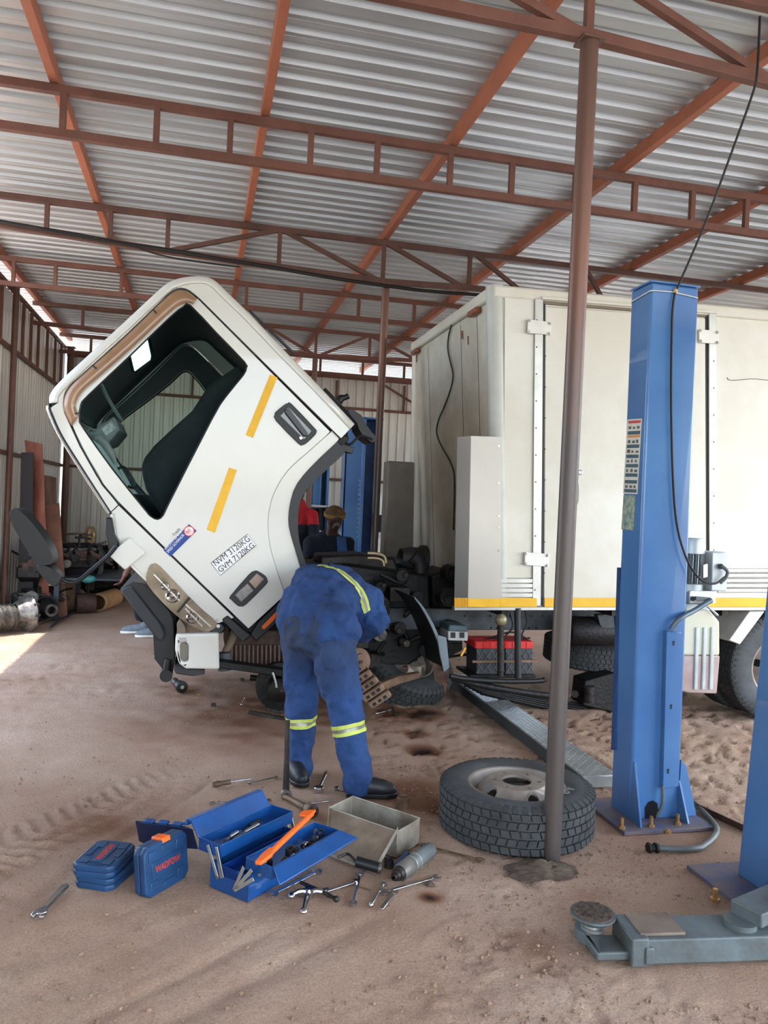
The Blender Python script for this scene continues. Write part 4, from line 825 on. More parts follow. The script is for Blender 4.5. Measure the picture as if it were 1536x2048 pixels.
# ---- wheels and tyres
def tyre_mesh(R, Wd, r_in, nb=56, rows=5, shoulder=.6):
    """tyre about the local Z axis, lying, centred at 0; tread blocks are real geometry"""
    m = MB(); h = Wd/2
    prof = [(-h*.86, r_in), (-h*.98, r_in+.02), (-h*1.05, (r_in+R)/2), (-h*.98, R-.035), (-h*.86, R-.012), (h*.86, R-.012), (h*.98, R-.035), (h*1.05, (r_in+R)/2), (h*.98, r_in+.02), (h*.86, r_in), (h*.6, r_in+.012), (-h*.6, r_in+.012), (-h*.86, r_in)]
    m.lathe((0, 0, 0), (0, 0, 1), prof, 64); return m
def tread_mesh(R, Wd, nb=52):
    m = MB(); h = Wd/2; rows = 5; rw = 2*h*.86/rows
    for r in range(rows):
        z0 = -h*.86+r*rw+.004; z1 = z0+rw-.008
        for i in range(nb):
            a0 = 2*math.pi*(i+(.5 if r % 2 else 0))/nb; a1 = a0+2*math.pi/nb*.84; am = (a0+a1)/2; jag = 2*math.pi/nb*.18*(1 if r % 2 else -1)
            vs = []
            for rr_ in (R-.014, R):
                vs += [(math.cos(a)*rr_, math.sin(a)*rr_, z) for a, z in ((a0, z0), (a1, z0), (a1+jag, z1), (a0+jag, z1))]
            m.add(vs, [(4, 5, 6, 7), (0, 1, 5, 4), (1, 2, 6, 5), (2, 3, 7, 6), (3, 0, 4, 7)])
    for s in (-1, 1):        # shoulder lugs
        for i in range(nb):
            a0 = 2*math.pi*i/nb; a1 = a0+2*math.pi/nb*.55; vs = []
            for rr_, z in ((R-.002, h*.86*s), (R-.03, h*.995*s), (R-.055, h*1.015*s)):
                vs += [(math.cos(a)*rr_, math.sin(a)*rr_, z) for a in (a0, a1)]
            for rr_, z in ((R-.012, h*.84*s), (R-.035, h*.96*s), (R-.055, h*.99*s)):
                vs += [(math.cos(a)*rr_, math.sin(a)*rr_, z) for a in (a0, a1)]
            m.add(vs, [(0, 1, 3, 2), (2, 3, 5, 4), (0, 2, 8, 6), (2, 4, 10, 8), (1, 3, 9, 7), (3, 5, 11, 9), (4, 5, 11, 10)])
    return m
RIM = mat('dusty_silver_rim', (158, 150, 140), .5, .4, .2, 5, .1, 30, c2=(120, 108, 98))
def rim_mesh(r_in, Wd, holes=5):
    """wheel disc about Z: flange, dished centre, hand holes cut as real openings"""
    m = MB(); h = Wd/2
    m.lathe((0, 0, 0), (0, 0, 1), [(h*.84, r_in+.010), (h*.90, r_in+.006), (h*.88, r_in-.006), (h*.6, r_in-.016), (h*.1, r_in-.030), (-h*.6, r_in-.03), (-h*.8, r_in+.005)], 64)
    R1 = r_in-.022; zt = h*1.02
    # disc with hand holes between R1 and mid
    outer = [(R1*math.cos(a), R1*math.sin(a)) for a in [2*math.pi*i/48 for i in range(48)]]
    Rm = R1*.66
    mid = [(Rm*math.cos(a), Rm*math.sin(a)) for a in [2*math.pi*i/48 for i in range(48)]]
    hl = []
    for k in range(holes):
        a = 2*math.pi*(k+.5)/holes; cx, cy = R1*.83*math.cos(a), R1*.83*math.sin(a); hl.append([(cx+.028*math.cos(t), cy+.028*math.sin(t)) for t in [2*math.pi*i/16 for i in range(16)]])
    loops = [[V((x, y, 0)) for x, y in l] for l in [outer, mid]+hl]; tr_ = tessellate_polygon(loops); flat = [p for l in loops for p in l]
    def zf(p):
        r = math.hypot(p.x, p.y); t = min(1, max(0, (R1-r)/(R1-Rm))); return h*.30+(zt-h*.30)*t**.75
    m.add([(p.x, p.y, zf(p)) for p in flat], [tuple(t) for t in tr_]); m.add([(p.x, p.y, zf(p)-.012) for p in flat], [tuple(t) for t in tr_])
    for l in hl: n = len(l); m.add([(x, y, zf(V((x, y, 0)))) for x, y in l]+[(x, y, zf(V((x, y, 0)))-.012) for x, y in l], [(i, (i+1) % n, (i+1) % n+n, i+n) for i in range(n)])
    # raised hub ring with centre bore and stud holes
    Rb = .070*r_in/.225; ring_o = [V((Rm*math.cos(a), Rm*math.sin(a), zt)) for a in [2*math.pi*i/48 for i in range(48)]]; bore = [V((Rb*math.cos(a), Rb*math.sin(a), zt)) for a in [2*math.pi*i/32 for i in range(32)]]
    st = []
    for k in range(6):
        a = 2*math.pi*k/6+.3; cx, cy = (Rm*.78)*math.cos(a), Rm*.78*math.sin(a); st.append([V((cx+.011*math.cos(t), cy+.011*math.sin(t), zt)) for t in [2*math.pi*i/10 for i in range(10)]])
    m.prism([ring_o, bore]+st, (0, 0, -.012)); return m
def wheel(p, R, Wd, r_in, rot, label, name='truck_wheel', group=None, parent=None, nb=52, tm=RUBBER, disc=True):
    if parent is None: t = thing(name, label, 'wheel', p, group, rot)
    else:
        t = bpy.data.objects.new(name, None); C.objects.link(t); t.parent = parent; t.location = V(p)-parent.location; t.rotation_euler = rot
        if label: t['label'] = label
    obj('tyre', tyre_mesh(R, Wd, r_in), TYDUST, t, local=True, smooth=True, fix=False, angle=60)
    tr_ = obj('tread', tread_mesh(R, Wd, nb), tm, t, local=True, fix=False); tr_['kind'] = 'stuff'
    if disc: obj('rim', rim_mesh(r_in, Wd), RIM, t, local=True, smooth=True, fix=False)
    return t
w1 = wheel(PZ(1032, 1607, .11)*1, .365, .215, .225, (0, math.radians(-1), .4), 'dusty wheel and tyre lying flat on the ground behind the front pipe post', 'spare_wheel')
w1.location.z = .112
cw1 = w1.location
for k, ch in enumerate('IOY'):
    q = PZ(1123+k*12, 1597-k*6.5, .222)-V((cw1.x, cw1.y, 0)); q.z = .1150; ra = V((q.x, q.y, 0)).normalized(); mi = Matrix.Rotation(-.4, 3, 'Z')
    o = text('raised_lettering', ch, .048, mi @ q, mi @ V((-ra.y, ra.x, 0)), mi @ (-ra), mat('tyre_letter', (128, 130, 128), .7), None, ext=.0015); o.parent = w1
w2 = wheel(PY(808, 1362, 5.95), .385, .22, .20, (math.radians(32), math.radians(18), 0), 'tyre leaning half flat under the truck beside the brown hub', 'loose_tyre')
w2.location.z = .235
# rear pair on the truck
wc = K((1560, 1318), 5.0)
rw1 = wheel((4.32, 5.16, .40), .40, .21, .215, (math.radians(90), .2, 0), 'outer rear wheel', 'rear_wheel', parent=truck)
rw2 = wheel((4.28, 5.42, .40), .40, .21, .215, (math.radians(90), .5, 0), None, 'rear_wheel', parent=truck, disc=False)
for y in (6.64, 6.9): wheel((4.3, y, .40), .40, .21, .215, (math.radians(90), .5, 0), None, 'rear_wheel', parent=truck, disc=False)
wheel(K((1175, 1300), 5.9), .36, .2, .2, (math.radians(4), 0, .3), 'spare hung flat under the chassis', 'underslung_wheel', parent=truck, disc=False)
obj('rear_axle', MB().cyl((4.3, 5.3, .42), (4.3, 6.8, .42), .07, n=16), DARK, truck, smooth=True)
plate('mudguard_stay', [(1500, 1222), (1530, 1222), (1480, 1289), (1458, 1281)], 5.05, .5, mat('stay_white', (214, 214, 206), .5), truck, bevel=.006)
# ================================================================ BLUE LIFT, near column
def Q6(a, b): return (850+a/2.239, 1450+b/2.239)
P0 = PZ(1259, 1641, .012); yF = P0.y; xl = P0.x; xr = PY(1357, 1641, yF).x; yB = PX(1221, 1606, xl).y
tp = PY(1303, 564, yF); zT = tp.z; sh = tp.x-xl; xrt = PY(1398, 577, yF).x
lift = thing('lift_column', 'tall blue two-post lift column with warning stickers, in front of the white truck body', 'car lift', ((xl+xr)/2, (yF+yB)/2, 0))
dx_ = V((sh, 0, 0))
cm = MB().hexa([(xl, yF, .01), (xr, yF, .01), (xr, yB, .01), (xl, yB, .01), (xl+sh, yF, zT), (xrt, yF, zT), (xrt, yB, zT), (xl+sh, yB, zT)])
post_ = obj('column', cm, BLUE, lift, bevel=.012, seg=3)
def cf(px, py, o=.0): return PY(px, py, yF-o)
def clf(px, py, o=0.):
    p = PX(px, py, xl); f = p.z/zT; return PX(px, py, xl+sh*f-o)
obj('top_cap', MB().box((xl+sh-.005, yF-.005, zT), (xrt+.005, yB+.005, zT+.010)), BLUE, lift, bevel=.003)
bp_ = [PZ(*Q6(*q)) for q in ((893, 497), (1285, 465))]; bb = PZ(*Q6(752, 372)); 
obj('base_plate', MB().prism([[V((bp_[0].x, bp_[0].y, .0)), V((bp_[1].x, bp_[0].y, .0)), V((bp_[1].x, yB+.1, .0)), V((bp_[0].x, yB+.1, 0))]], (0, 0, .018)), mat('base_plate_blue', (76, 84, 116), .6, .1, .3, 12, c2=(126, 108, 94), mix=.55), lift, bevel=.002)
GB = BLUE
obj('gusset', MB().prism([[V((xl-.002, yF+.0, .018)), V((xl-.002, yF-.10, .018)), V((xl+.004, yF-.012, .30)), V((xl+.004, yF, .30))]], (.01, 0, 0)), GB, lift, bevel=.001)
obj('gusset', MB().prism([[V((xr-.008, yF, .018)), V((xr+.10, yF, .018)), V((xr+.03, yF, .27)), V((xr, yF, .30))]], (0, .012, 0)), GB, lift, bevel=.001)
obj('gusset', MB().prism([[V((xr-.01, yF, .018)), V((xr-.01, yF-.09, .018)), V((xr-.01, yF, .2))]], (.01, 0, 0)), GB, lift, bevel=.001)
BOLT = mat('brassy_bolt', (190, 150, 100), .4, .7, .2, 20)
for q in ((880, 462), (1012, 455), (1130, 445), (1085, 483)):
    p = PZ(*Q6(*q), .018); obj('anchor_bolt', MB().cyl(p, p+V((0, 0, .012)), .017, n=6).cyl(p, p+V((0, 0, .05 if q[1] < 470 else .02)), .009, n=10), BOLT, lift, smooth=True)
for i in range(8):
    p = PZ(*Q6(840+i*60, 490+(i % 3)*5-i*3), .0); 
h = [cf(*Q6(a, b), .002) for a, b in ((985, 425), (985, 370), (1000, 345), (1020, 338), (1040, 350), (1045, 400), (1030, 418))]
obj('cable_hole', MB().prism([h], (0, -.002, 0)), mat('hole_black', (12, 12, 16), .9), lift)
obj('cover_channel', MB().prism([[cf(1326, 1260, .0), cf(1355, 1262, .0), cf(1349, 1568, .0), cf(1318, 1574, .0)]], (0, -.035, 0)), BLUE, lift, bevel=.004)
for q in ((1347, 1284), (1342, 1411), (1336, 1540)): p = cf(*q, .035); obj('cover_slot', MB().cyl(p, p+V((0, -.003, 0)), .006, n=8).cyl(p+V((0, 0, -.012)), p+V((0, -.003, -.012)), .005, n=8), BLACK, lift)
sp = mat('white_string', (226, 226, 214), .8)
obj('string', MB().tube([clf(1262, 604, .006), clf(1300, 582, .006), cf(1306, 581, .006), cf(1345, 584, .006), cf(1396, 596, .006)], .003, 6), sp, lift, smooth=True)
p = cf(1351, 582, .012); obj('string_knot', MB().ball(p, .012, 6), mat('knot_tan', (206, 180, 120), .8), lift, smooth=True)
# stickers on the left face
def S7(a, b): return (1220+a/4.096, 560+b/4.096)
def sticker(name, q, m, off=.003, par=lift): return obj(name, MB().prism([[clf(*S7(*p), off) for p in q]], (.002, 0, 0)), m, par)
STK = mat('sticker_cream', (214, 210, 196), .5, 0, .05, 30); TEALB = mat('caption_teal', (72, 96, 104), .5, 0, .1)
s0 = sticker('warning_sticker', [(142, 1143), (260, 1135), (222, 1755), (106, 1750)], STK); lab(s0, 'strip of pictogram warning panels')
def sx(t, u):   # t 0..1 downwards, u 0..1 across
    return (142+(106-142)*t+u*(118-2*t), 1143+607*t-8*u*(1-t)+5*u*t)
def band(t0, t1, m, u0=.08, u1=.92, nm='sticker_band'): return sticker(nm, [sx(t0, u0), sx(t0, u1), sx(t1, u1), sx(t1, u0)], m, .005, s0)
def fixloc(o): o.location = (0, 0, 0); return o
band(.02, .055, mat('warning_red', (206, 70, 66), .5), nm='red_header'); band(.215, .245, mat('warning_orange', (224, 150, 84), .5), nm='orange_header')
for t in (.16, .34, .475, .60, .725, .815, .935): band(t, t+.046, TEALB, nm='caption_bar')
r3 = random.Random(11)
for t in (.085, .275, .405, .535, .665, .875):
    for u in (.12, .42, .7): band(t+r3.uniform(0, .02), t+.045, mat('pictogram_ink', (96, 98, 96), .6), u, u+r3.uniform(.10, .2), nm='pictogram')
s1 = sticker('torn_poster', [(110, 1762), (208, 1764), (190, 2050), (92, 2044)], mat('torn_poster_print', (176, 172, 140), .6, 0, .3, 40, c2=(48, 110, 120), mix=.45)); lab(s1, 'torn green and cream poster')
# slim wing plate on the lower left of the column
obj('carriage_edge', MB().prism([[PX(1240, 1135, xl-.012), PX(1234, 1135, xl-.012), PX(1222, 1500, xl-.012), PX(1230, 1500, xl-.012)]], (.012, 0, 0)), BLUED, lift)
# hose in the column foot, hydraulic hose from cover to pump
obj('foot_hose', MB().tube([cf(*Q6(a, b), .03) for a, b in ((1064, 270), (1066, 330), (1060, 372), (1044, 395), (1038, 412))], .008, 8, 1), GREYARM, lift, smooth=True)
# ---- power unit
def Z5(a, b): return (1200+a/4.571, 1040+b/4.571)
yU = yF+.06
pu = thing('hydraulic_power_unit', 'grey electric pump motor with translucent oil tank, on the right of the tall blue column', 'pump motor', PY(*Z5(900, 1590), yU))
def U(a, b, y=yU): return PY(*Z5(a, b), y)
MG = mat('motor_grey', (176, 184, 186), .4, .3, .08, 6); MD = mat('motor_fin_dark', (92, 98, 102), .5, .4, .1)
a, b = U(905, 170), U(900, 310); rM = (U(1022, 240)-U(785, 240)).length/2
mc = V((a.x, yU+rM, 0))
obj('fan_cover', MB().lathe((a.x, yU+rM, b.z), (0, 0, 1), [(0, rM), (a.z-b.z-.012, rM), (a.z-b.z, rM*.92), (a.z-b.z+.001, .01)], 32), MG, pu, smooth=True)
c = U(900, 592); obj('motor_body', MB().cyl((a.x, yU+rM, c.z), (a.x, yU+rM, b.z), rM*.8, n=32), MD, pu, smooth=True)
for i in range(30):
    an = 2*math.pi*i/30; u = V((math.cos(an), math.sin(an), 0)); o_ = V((a.x, yU+rM, 0))
    obj('cooling_fin', MB().bar(o_+u*rM*.86+V((0, 0, c.z+.005)), o_+u*rM*.86+V((0, 0, b.z-.004)), .004, rM*.17, u), MG if i % 2 else MD, pu)
obj('motor_flange', MB().cyl((a.x, yU+rM, U(0, 640).z), (a.x, yU+rM, c.z), rM*.98, n=32), MG, pu, smooth=True)
obj('name_plate', MB().prism([[U(945, 410, yU-.004), U(985, 400, yU-.004), U(985, 520, yU-.004), U(945, 530, yU-.004)]], (0, .003, 0)), ALU, pu)
obj('valve_block', MB().prism([[U(820, 645), U(1062, 650), U(1062, 765), U(815, 765)]], (0, .12, 0)), mat('valve_block_grey', (196, 200, 200), .4, .4), pu, bevel=.005)
obj('valve_knob', MB().cyl(U(850, 720), U(850, 720, yU-.02), .012, n=14), GREASE, pu, smooth=True)
obj('release_lever', MB().bar(U(870, 715, yU-.02), U(1010, 725, yU-.02), .012, .018), GREYARM, pu, bevel=.002)
obj('control_box', MB().prism([[U(1030, 290), U(1165, 295), U(1160, 655), U(1020, 650)]], (0, .11, 0)), mat('control_box_white', (206, 212, 212), .4, .1), pu, bevel=.006)
obj('control_switch', MB().cyl(U(1105, 425), U(1105, 425, yU-.02), .014, n=14), BLACK, pu, smooth=True)
obj('switch_cable', MB().tube([U(1105, 425, yU-.02), U(1140, 440, yU-.03), U(1172, 475, yU-.03), U(1150, 530, yU-.03), U(1100, 575, yU-.03)], .009, 8, 1), mat('cable_grey', (96, 100, 104), .5), pu, smooth=True)
obj('tank_neck', MB().prism([[U(770, 762, yU+.02), U(1000, 770, yU+.02), U(985, 850, yU+.02), U(770, 830, yU+.02)]], (0, .1, 0)), MG, pu, bevel=.01)
TANK = bpy.data.materials.new('translucent_tank'); TANK.use_nodes = True
b_ = TANK.node_tree.nodes['Principled BSDF']; b_.inputs['Base Color'].default_value = (*lin((222, 220, 196)), 1); b_.inputs['Roughness'].default_value = .35; b_.inputs['Subsurface Weight'].default_value = .3; b_.inputs['Alpha'].default_value = .9
OIL = mat('amber_oil', (132, 78, 66), .3, 0, .1, 4)
tk = [U(755, 830), U(1010, 825), U(1098, 930), U(1100, 1240), U(745, 1240), U(750, 860)]
tk2 = [U(745, 1240), U(1100, 1240), U(1072, 1590), U(810, 1582), U(738, 1565)]
obj('oil_tank', MB().prism([tk], (0, .14, 0)), TANK, pu, bevel=.012, seg=3)
t2 = obj('oil_tank_lower', MB().prism([tk2], (0, .14, 0)), mat('tank_with_oil', (196, 190, 186), .35, 0, .12, 2, c2=(160, 120, 110), mix=.3), pu, bevel=.008, seg=3); lab(t2, 'lower half of the tank, darker with oil inside')
for x in (880, 950, 1020): obj('tank_rib', MB().bar(U(x+10, 980, yU-.004), U(x-8, 1550, yU-.004), .02, .01, (0, 1, 0)), mat('rib_pale', (206, 212, 208), .4), pu, bevel=.004)
obj('pressure_hose', MB().tube([U(1015, 735, yU-.03), U(960, 765, yU-.04), U(860, 830, yU-.05), U(750, 885, yF*1-.03), U(690, 935, yF-.03), U(650, 1005, yF-.02)], .013, 10, 1), mat('hose_steelgrey', (96, 112, 124), .4, .3), pu, smooth=True)
obj('return_hose', MB().tube([U(980, 790, yU-.01), U(1030, 830, yU-.02), U(1075, 870, yU-.01)], .006, 8, 1), MG, pu, smooth=True)
# ---- supply cable from the truss down the column to the motor
cw = [V((PY(1523, 30, 3.02).x, 3.03, PY(1523, 30, 3.02).z)), PY(1515, 150, 3.03), PY(1508, 182, 3.05), PY(1465, 300, 3.12), PY(1412, 445, 3.25), PY(1358, 568, yF-.01), cf(1345, 600, .015), cf(1343, 700, .012), cf(1342, 800, .012), cf(1345, 950, .012), cf(1352, 1050, .014), cf(1372, 1120, .03), cf(1400, 1162, .05), cf(1430, 1170, .03), cf(1448, 1155, .0)]
o = obj('supply_cable', MB().tube(cw, .0055, 8, 2), cabm, smooth=True); tag(rebase(o, cw[0]), 'thin black cable hanging from the nearest truss down the blue column to the motor', 'cable')
# ---- second lift post at the right edge, with arm
p2 = PZ(1515, 1835, 0)
l2 = thing('lift_column', 'blue lift column cut off by the right edge of the picture', 'car lift', (p2.x+.16, p2.y+.14, 0))
zt2 = 2.6; x2 = PY(1535, 1450, p2.y).x-p2.x
p2.x += .14; q2 = .16
obj('column', MB().hexa([(p2.x, p2.y, .012), (p2.x+.36, p2.y, .012), (p2.x+.36, p2.y+.30, .012), (p2.x, p2.y+.30, .012), (p2.x+q2, p2.y, zt2), (p2.x+.36+q2, p2.y, zt2), (p2.x+.36+q2, p2.y+.30, zt2), (p2.x+q2, p2.y+.30, zt2)]), BLUE, l2, bevel=.012, seg=3)
obj('base_plate', MB().box((p2.x-.17, p2.y-.06, 0), (p2.x+.5, p2.y+.40, .018)), mat('base_plate_blue', (58, 74, 132)), l2, bevel=.002)
obj('gusset', MB().prism([[V((p2.x, p2.y+.02, .018)), V((p2.x-.14, p2.y+.02, .018)), V((p2.x-.14, p2.y+.02, .03)), V((p2.x, p2.y+.02, .25))]], (0, .012, 0)), BLUED, l2, bevel=.001)
pb = PZ(1430, 1803, .018); obj('anchor_bolt', MB().cyl(pb, pb+V((0, 0, .014)), .02, n=6).cyl(pb, pb+V((0, 0, .05)), .01, n=10), BOLT, l2, smooth=True)
# arm, lying on the ground
GA = GREYARM
arm = thing('lift_arm', 'grey telescopic lift arm with a round rubber pad, lying at the lower right', 'lift arm', PZ(1267, 1932, 0))
f0, f1 = PZ(1267, 1932, .012), PZ(1536, 1923, .012); dA = (f1-f0).normalized(); nA = V((-dA.y, dA.x, 0)); ht = PY(1263, 1881, f0.y).z-.012
wA = .15; LA = 1.1
def arm_box(name, s0, s1, w0, w1, z0, z1, m=GA, bev=.006):
    c = lambda s, w_, z: f0+dA*s+nA*w_+V((0, 0, z-f0.z)); return obj(name, MB().hexa([c(s0, w0, z0), c(s1, w0, z0), c(s1, w1, z0), c(s0, w1, z0), c(s0, w0, z1), c(s1, w0, z1), c(s1, w1, z1), c(s0, w1, z1)]), m, arm, bevel=bev)
arm_box('outer_tube', 0, LA, 0, wA, .012, ht+.012)
arm_box('end_collar', -.01, .05, -.006, wA+.006, .008, ht+.018)
arm_box('latch_tab', .035, .065, -.014, -.004, .02, ht-.01)
arm_box('inner_tube', -.12, 0.02, .02, wA-.02, .018, ht*.55)
arm_box('cover_plate', .03, .19, .02, wA-.0, ht+.012, ht+.022, DUSTY, .002)
pc = PZ(1183, 1885, .0); pc = V((pc.x, pc.y, 0)); q = pc-f0
e0 = f0+dA*(-.11)+nA*(wA/2); tpts = [V((e0.x, e0.y, .018))+nA*.055, V((pc.x, pc.y, .018))+nA*.055]
for k in range(9): an = math.pi/2+math.pi*k/8; tpts.append(V((pc.x, pc.y, .018))+nA*.062*math.sin(an)*1.0+dA*.062*math.cos(an)*1.0)
tpts += [V((pc.x, pc.y, .018))-nA*.055, V((e0.x, e0.y, .018))-nA*.055]
obj('tongue', MB().prism([tpts], (0, 0, .035)), GA, arm, bevel=.004)
obj('pad_screw', MB().lathe((pc.x, pc.y, .05), (0, 0, 1), [(0, .04), (.008, .04), (.010, .028), (.04, .028)], 24), ALU, arm, smooth=True)
ph = .098; obj('pad_cup', MB().lathe((pc.x, pc.y, ph-.014), (0, 0, 1), [(0, .03), (0.0, .062), (.014, .078), (.022, .078), (.022, .07), (.018, .0005)], 32), GA, arm, smooth=True)
pdm = obj('rubber_pad', MB().cyl((pc.x, pc.y, ph), (pc.x, pc.y, ph+.012), .070, n=32), mat('muddy_rubber', (96, 82, 70), .9, 0, .3, 30, .4, 80), arm, smooth=True)
r4 = random.Random(4)
for i in range(20):
    an = i*2.4; rr_ = .062*math.sqrt((i+.5)/20); c = V((pc.x+rr_*math.cos(an), pc.y+rr_*math.sin(an), ph+.012)); obj('pad_stud', MB().bar(c, c+V((.012*math.cos(an*2), .012*math.sin(an*2), 0)), .009, .008), mat('muddy_rubber_dark', (66, 56, 48), .9), pdm)
hg = f0+dA*.42+nA*(wA*.5); obj('pivot_disc', MB().cyl((hg.x, hg.y, ht+.012), (hg.x, hg.y, ht+.03), .055, n=28), GA, arm, smooth=True)
obj('swing_link', MB().bar(V((hg.x, hg.y, ht+.05))+dA*.02, V((hg.x, hg.y, ht+.07))+dA*.48+nA*.2, .12, .05), GA, arm, bevel=.005)
# checker plate crossover between the posts
c0, c1 = PZ(918, 1366, 0), PZ(1200, 1578, 0)
dC = (c1-c0).normalized(); nC = V((-dC.y, dC.x, 0)); Lc = (c1-c0).length
cv = thing('cable_cover', 'long grey checker plate cover running from the blue column towards the truck', 'floor cover', c0)
CHK = mat('checker_steel', (170, 174, 172), .4, .5, .15, 5, .1, 40)
o = obj('cover_plate', MB().bar(c0+V((0, 0, .04)), c1+V((0, 0, .04)), .21, .07), CHK, cv, bevel=.006)
obj('side_flange', MB().bar(c0-nC*.0+V((0, 0, .035))+nC*(-.108), c1+V((0, 0, .035))+nC*(-.108), .006, .07), mat('flange_dark', (70, 74, 76), .5, .3), cv)
tr = MB(); n1 = int(Lc/.032)
for i in range(n1):
    for j in range(7):
        c = c0+dC*(.02+i*.032)+nC*(-.09+j*.03)+V((0, 0, .0755)); u = (dC+nC).normalized() if (i+j) % 2 else (dC-nC).normalized(); tr.bar(c-u*.009, c+u*.009, .004, .003)
tr_o = obj('checker_lozenges', tr, CHK, o); tr_o['kind'] = 'stuff'
# far lifts
def farcol(px0, px1, pyt, Y_, label):
    a = PY(px0, pyt, Y_); b = PY(px1, pyt, Y_); w_ = b.x-a.x; t = thing('lift_column', label, 'car lift', ((a.x+b.x)/2, Y_+.1, 0))
    x0, x1, z1 = a.x, b.x, a.z
    obj('column_web', MB().box((x0, Y_+.18, .0), (x1, Y_+.2, z1)), BLUED, t, bevel=.003)
    obj('column_flange', MB().box((x0, Y_, 0), (x0+w_*.50, Y_+.02, z1)), BLUE, t, bevel=.003)
    obj('column_side', MB().box((x0, Y_, 0), (x0+.02, Y_+.2, z1)), BLUE, t, bevel=.003)
    obj('column_side', MB().box((x1-.035, Y_-.02, 0), (x1, Y_+.2, z1)), BLUE, t, bevel=.003)
    obj('column_lip', MB().box((x0+w_*.46, Y_-.03, 0), (x0+w_*.54, Y_+.06, z1)), BLUE, t, bevel=.003)
    obj('top_cap', MB().box((x0-.01, Y_-.03, z1-.02), (x1+.01, Y_+.21, z1)), BLUE, t, bevel=.003)
    obj('base_plate', MB().box((x0-.12, Y_-.15, 0), (x1+.12, Y_+.3, .018)), BLUED, t, bevel=.003)
    obj('carriage', MB().box((x0-.02, Y_-.05, .35), (x0+w_*.45, Y_, .9)), GREYARM, t, bevel=.006)
    return t, x0, w_, z1
t, x0, w_, z1 = farcol(694, 766, 832, 9.0, 'blue lift column behind the brown pipe post, seen right of the standing mechanic')
r9 = random.Random(9)
for k in range(13): obj('print_mark', MB().box((x0+w_*.40, 8.994, 1.1+k*.055), (x0+w_*.40+r9.uniform(.02, .035), 8.999, 1.1+k*.055+r9.uniform(.025, .042))), mat('pale_print', (130, 150, 176), .6), t)
farcol(629, 663, 850, 11.6, 'narrow far blue lift column seen left of the standing mechanic')
# bent pipe, angle irons, rag
o = obj('bent_pipe', MB().tube([PZ(*q, .018) for q in ((1312, 1696), (1395, 1700), (1422, 1682), (1437, 1662), (1425, 1642), (1390, 1607))], .014, 12, 1), mat('grey_pipe', (112, 118, 116), .5, .3, .2, 8), smooth=True); tag(rebase(o, PZ(1395, 1700)), 'bent grey steel pipe lying beside the foot of the tall blue column', 'pipe')
for k, x in enumerate((1298, 1305, 1312)): p = PZ(x, 1696, .018); obj('pipe_nut', MB().cyl(p-V((.006, 0, 0)), p+V((.006, 0, 0)), .024 if k != 1 else .017, n=6).xf(Matrix.Translation(-o.location)), GREASE, o)
o = obj('angle_iron', MB().bar(PZ(1392, 1612, .010), PZ(1530, 1676, .010), .035, .006).bar(PZ(1392, 1612, .02), PZ(1530, 1676, .02), .005, .03), mat('brown_angle', (96, 70, 56), .7, .2, .3), bevel=.001); tag(rebase(o, PZ(1450, 1640)), 'brown angle iron lying behind the bent pipe', 'angle iron')
o = obj('hose_offcut', MB().tube([PZ(*q, .012) for q in ((1512, 1545), (1522, 1555), (1540, 1570))], .012, 8, 1), BLACK, smooth=True); tag(rebase(o, PZ(1520, 1552)), 'short black hose end on the ground at the right edge', 'hose')
# rag: crumpled sheet
def crumple(c, r, h, seed, name, label, m, cat='rag', n=46):
    rn = random.Random(seed); mb = MB(); vs = []
    gx = np.linspace(-1, 1, n); X_, Y_ = np.meshgrid(gx, gx); th = np.arctan2(Y_, X_); R_ = np.hypot(X_, Y_)
    prof = np.clip(1-R_*.9, 0, 1)**.7
    Z_ = h*(prof*.5+1.3*np.abs(vnoise(X_*3+7, Y_*3+seed, seed)-.5)+.9*np.abs(vnoise(X_*7+Y_*3, Y_*5, seed+3)-.5))*np.clip(1.25-R_, .05, 1)
    X2 = X_*r[0]*(1+.25*(vnoise(X_*2, Y_*2, seed+5)-.5)); Y2 = Y_*r[1]*(1+.25*(vnoise(X_*2+9, Y_*2, seed+8)-.5))
    k = np.clip(1.15/np.maximum(R_, .001), 0, 1); X2 *= k; Y2 *= k
    vs = [(c.x+a, c.y+b, .004+z) for a, b, z in zip(X2.ravel(), Y2.ravel(), Z_.ravel())]
    mb.add(vs, [(i*n+j, i*n+j+1, (i+1)*n+j+1, (i+1)*n+j) for i in range(n-1) for j in range(n-1)])
    o = obj(name, mb, m, fix=False); o.data.shade_smooth(); o.modifiers.new('s', 'SOLIDIFY').thickness = .003
    tag(rebase(o, c), label, cat); return o
c = PZ(1080, 1742); crumple(c, (.15, .085), .036, 3, 'dirty_rag', 'crumpled grey-brown rag at the foot of the front pipe post', RAGM)
crumple(PZ(860, 1772), (.02, .015), .02, 8, 'paper_scrap', 'tiny dark scrap on the ground right of the spanners', RAGM, 'scrap', 12)
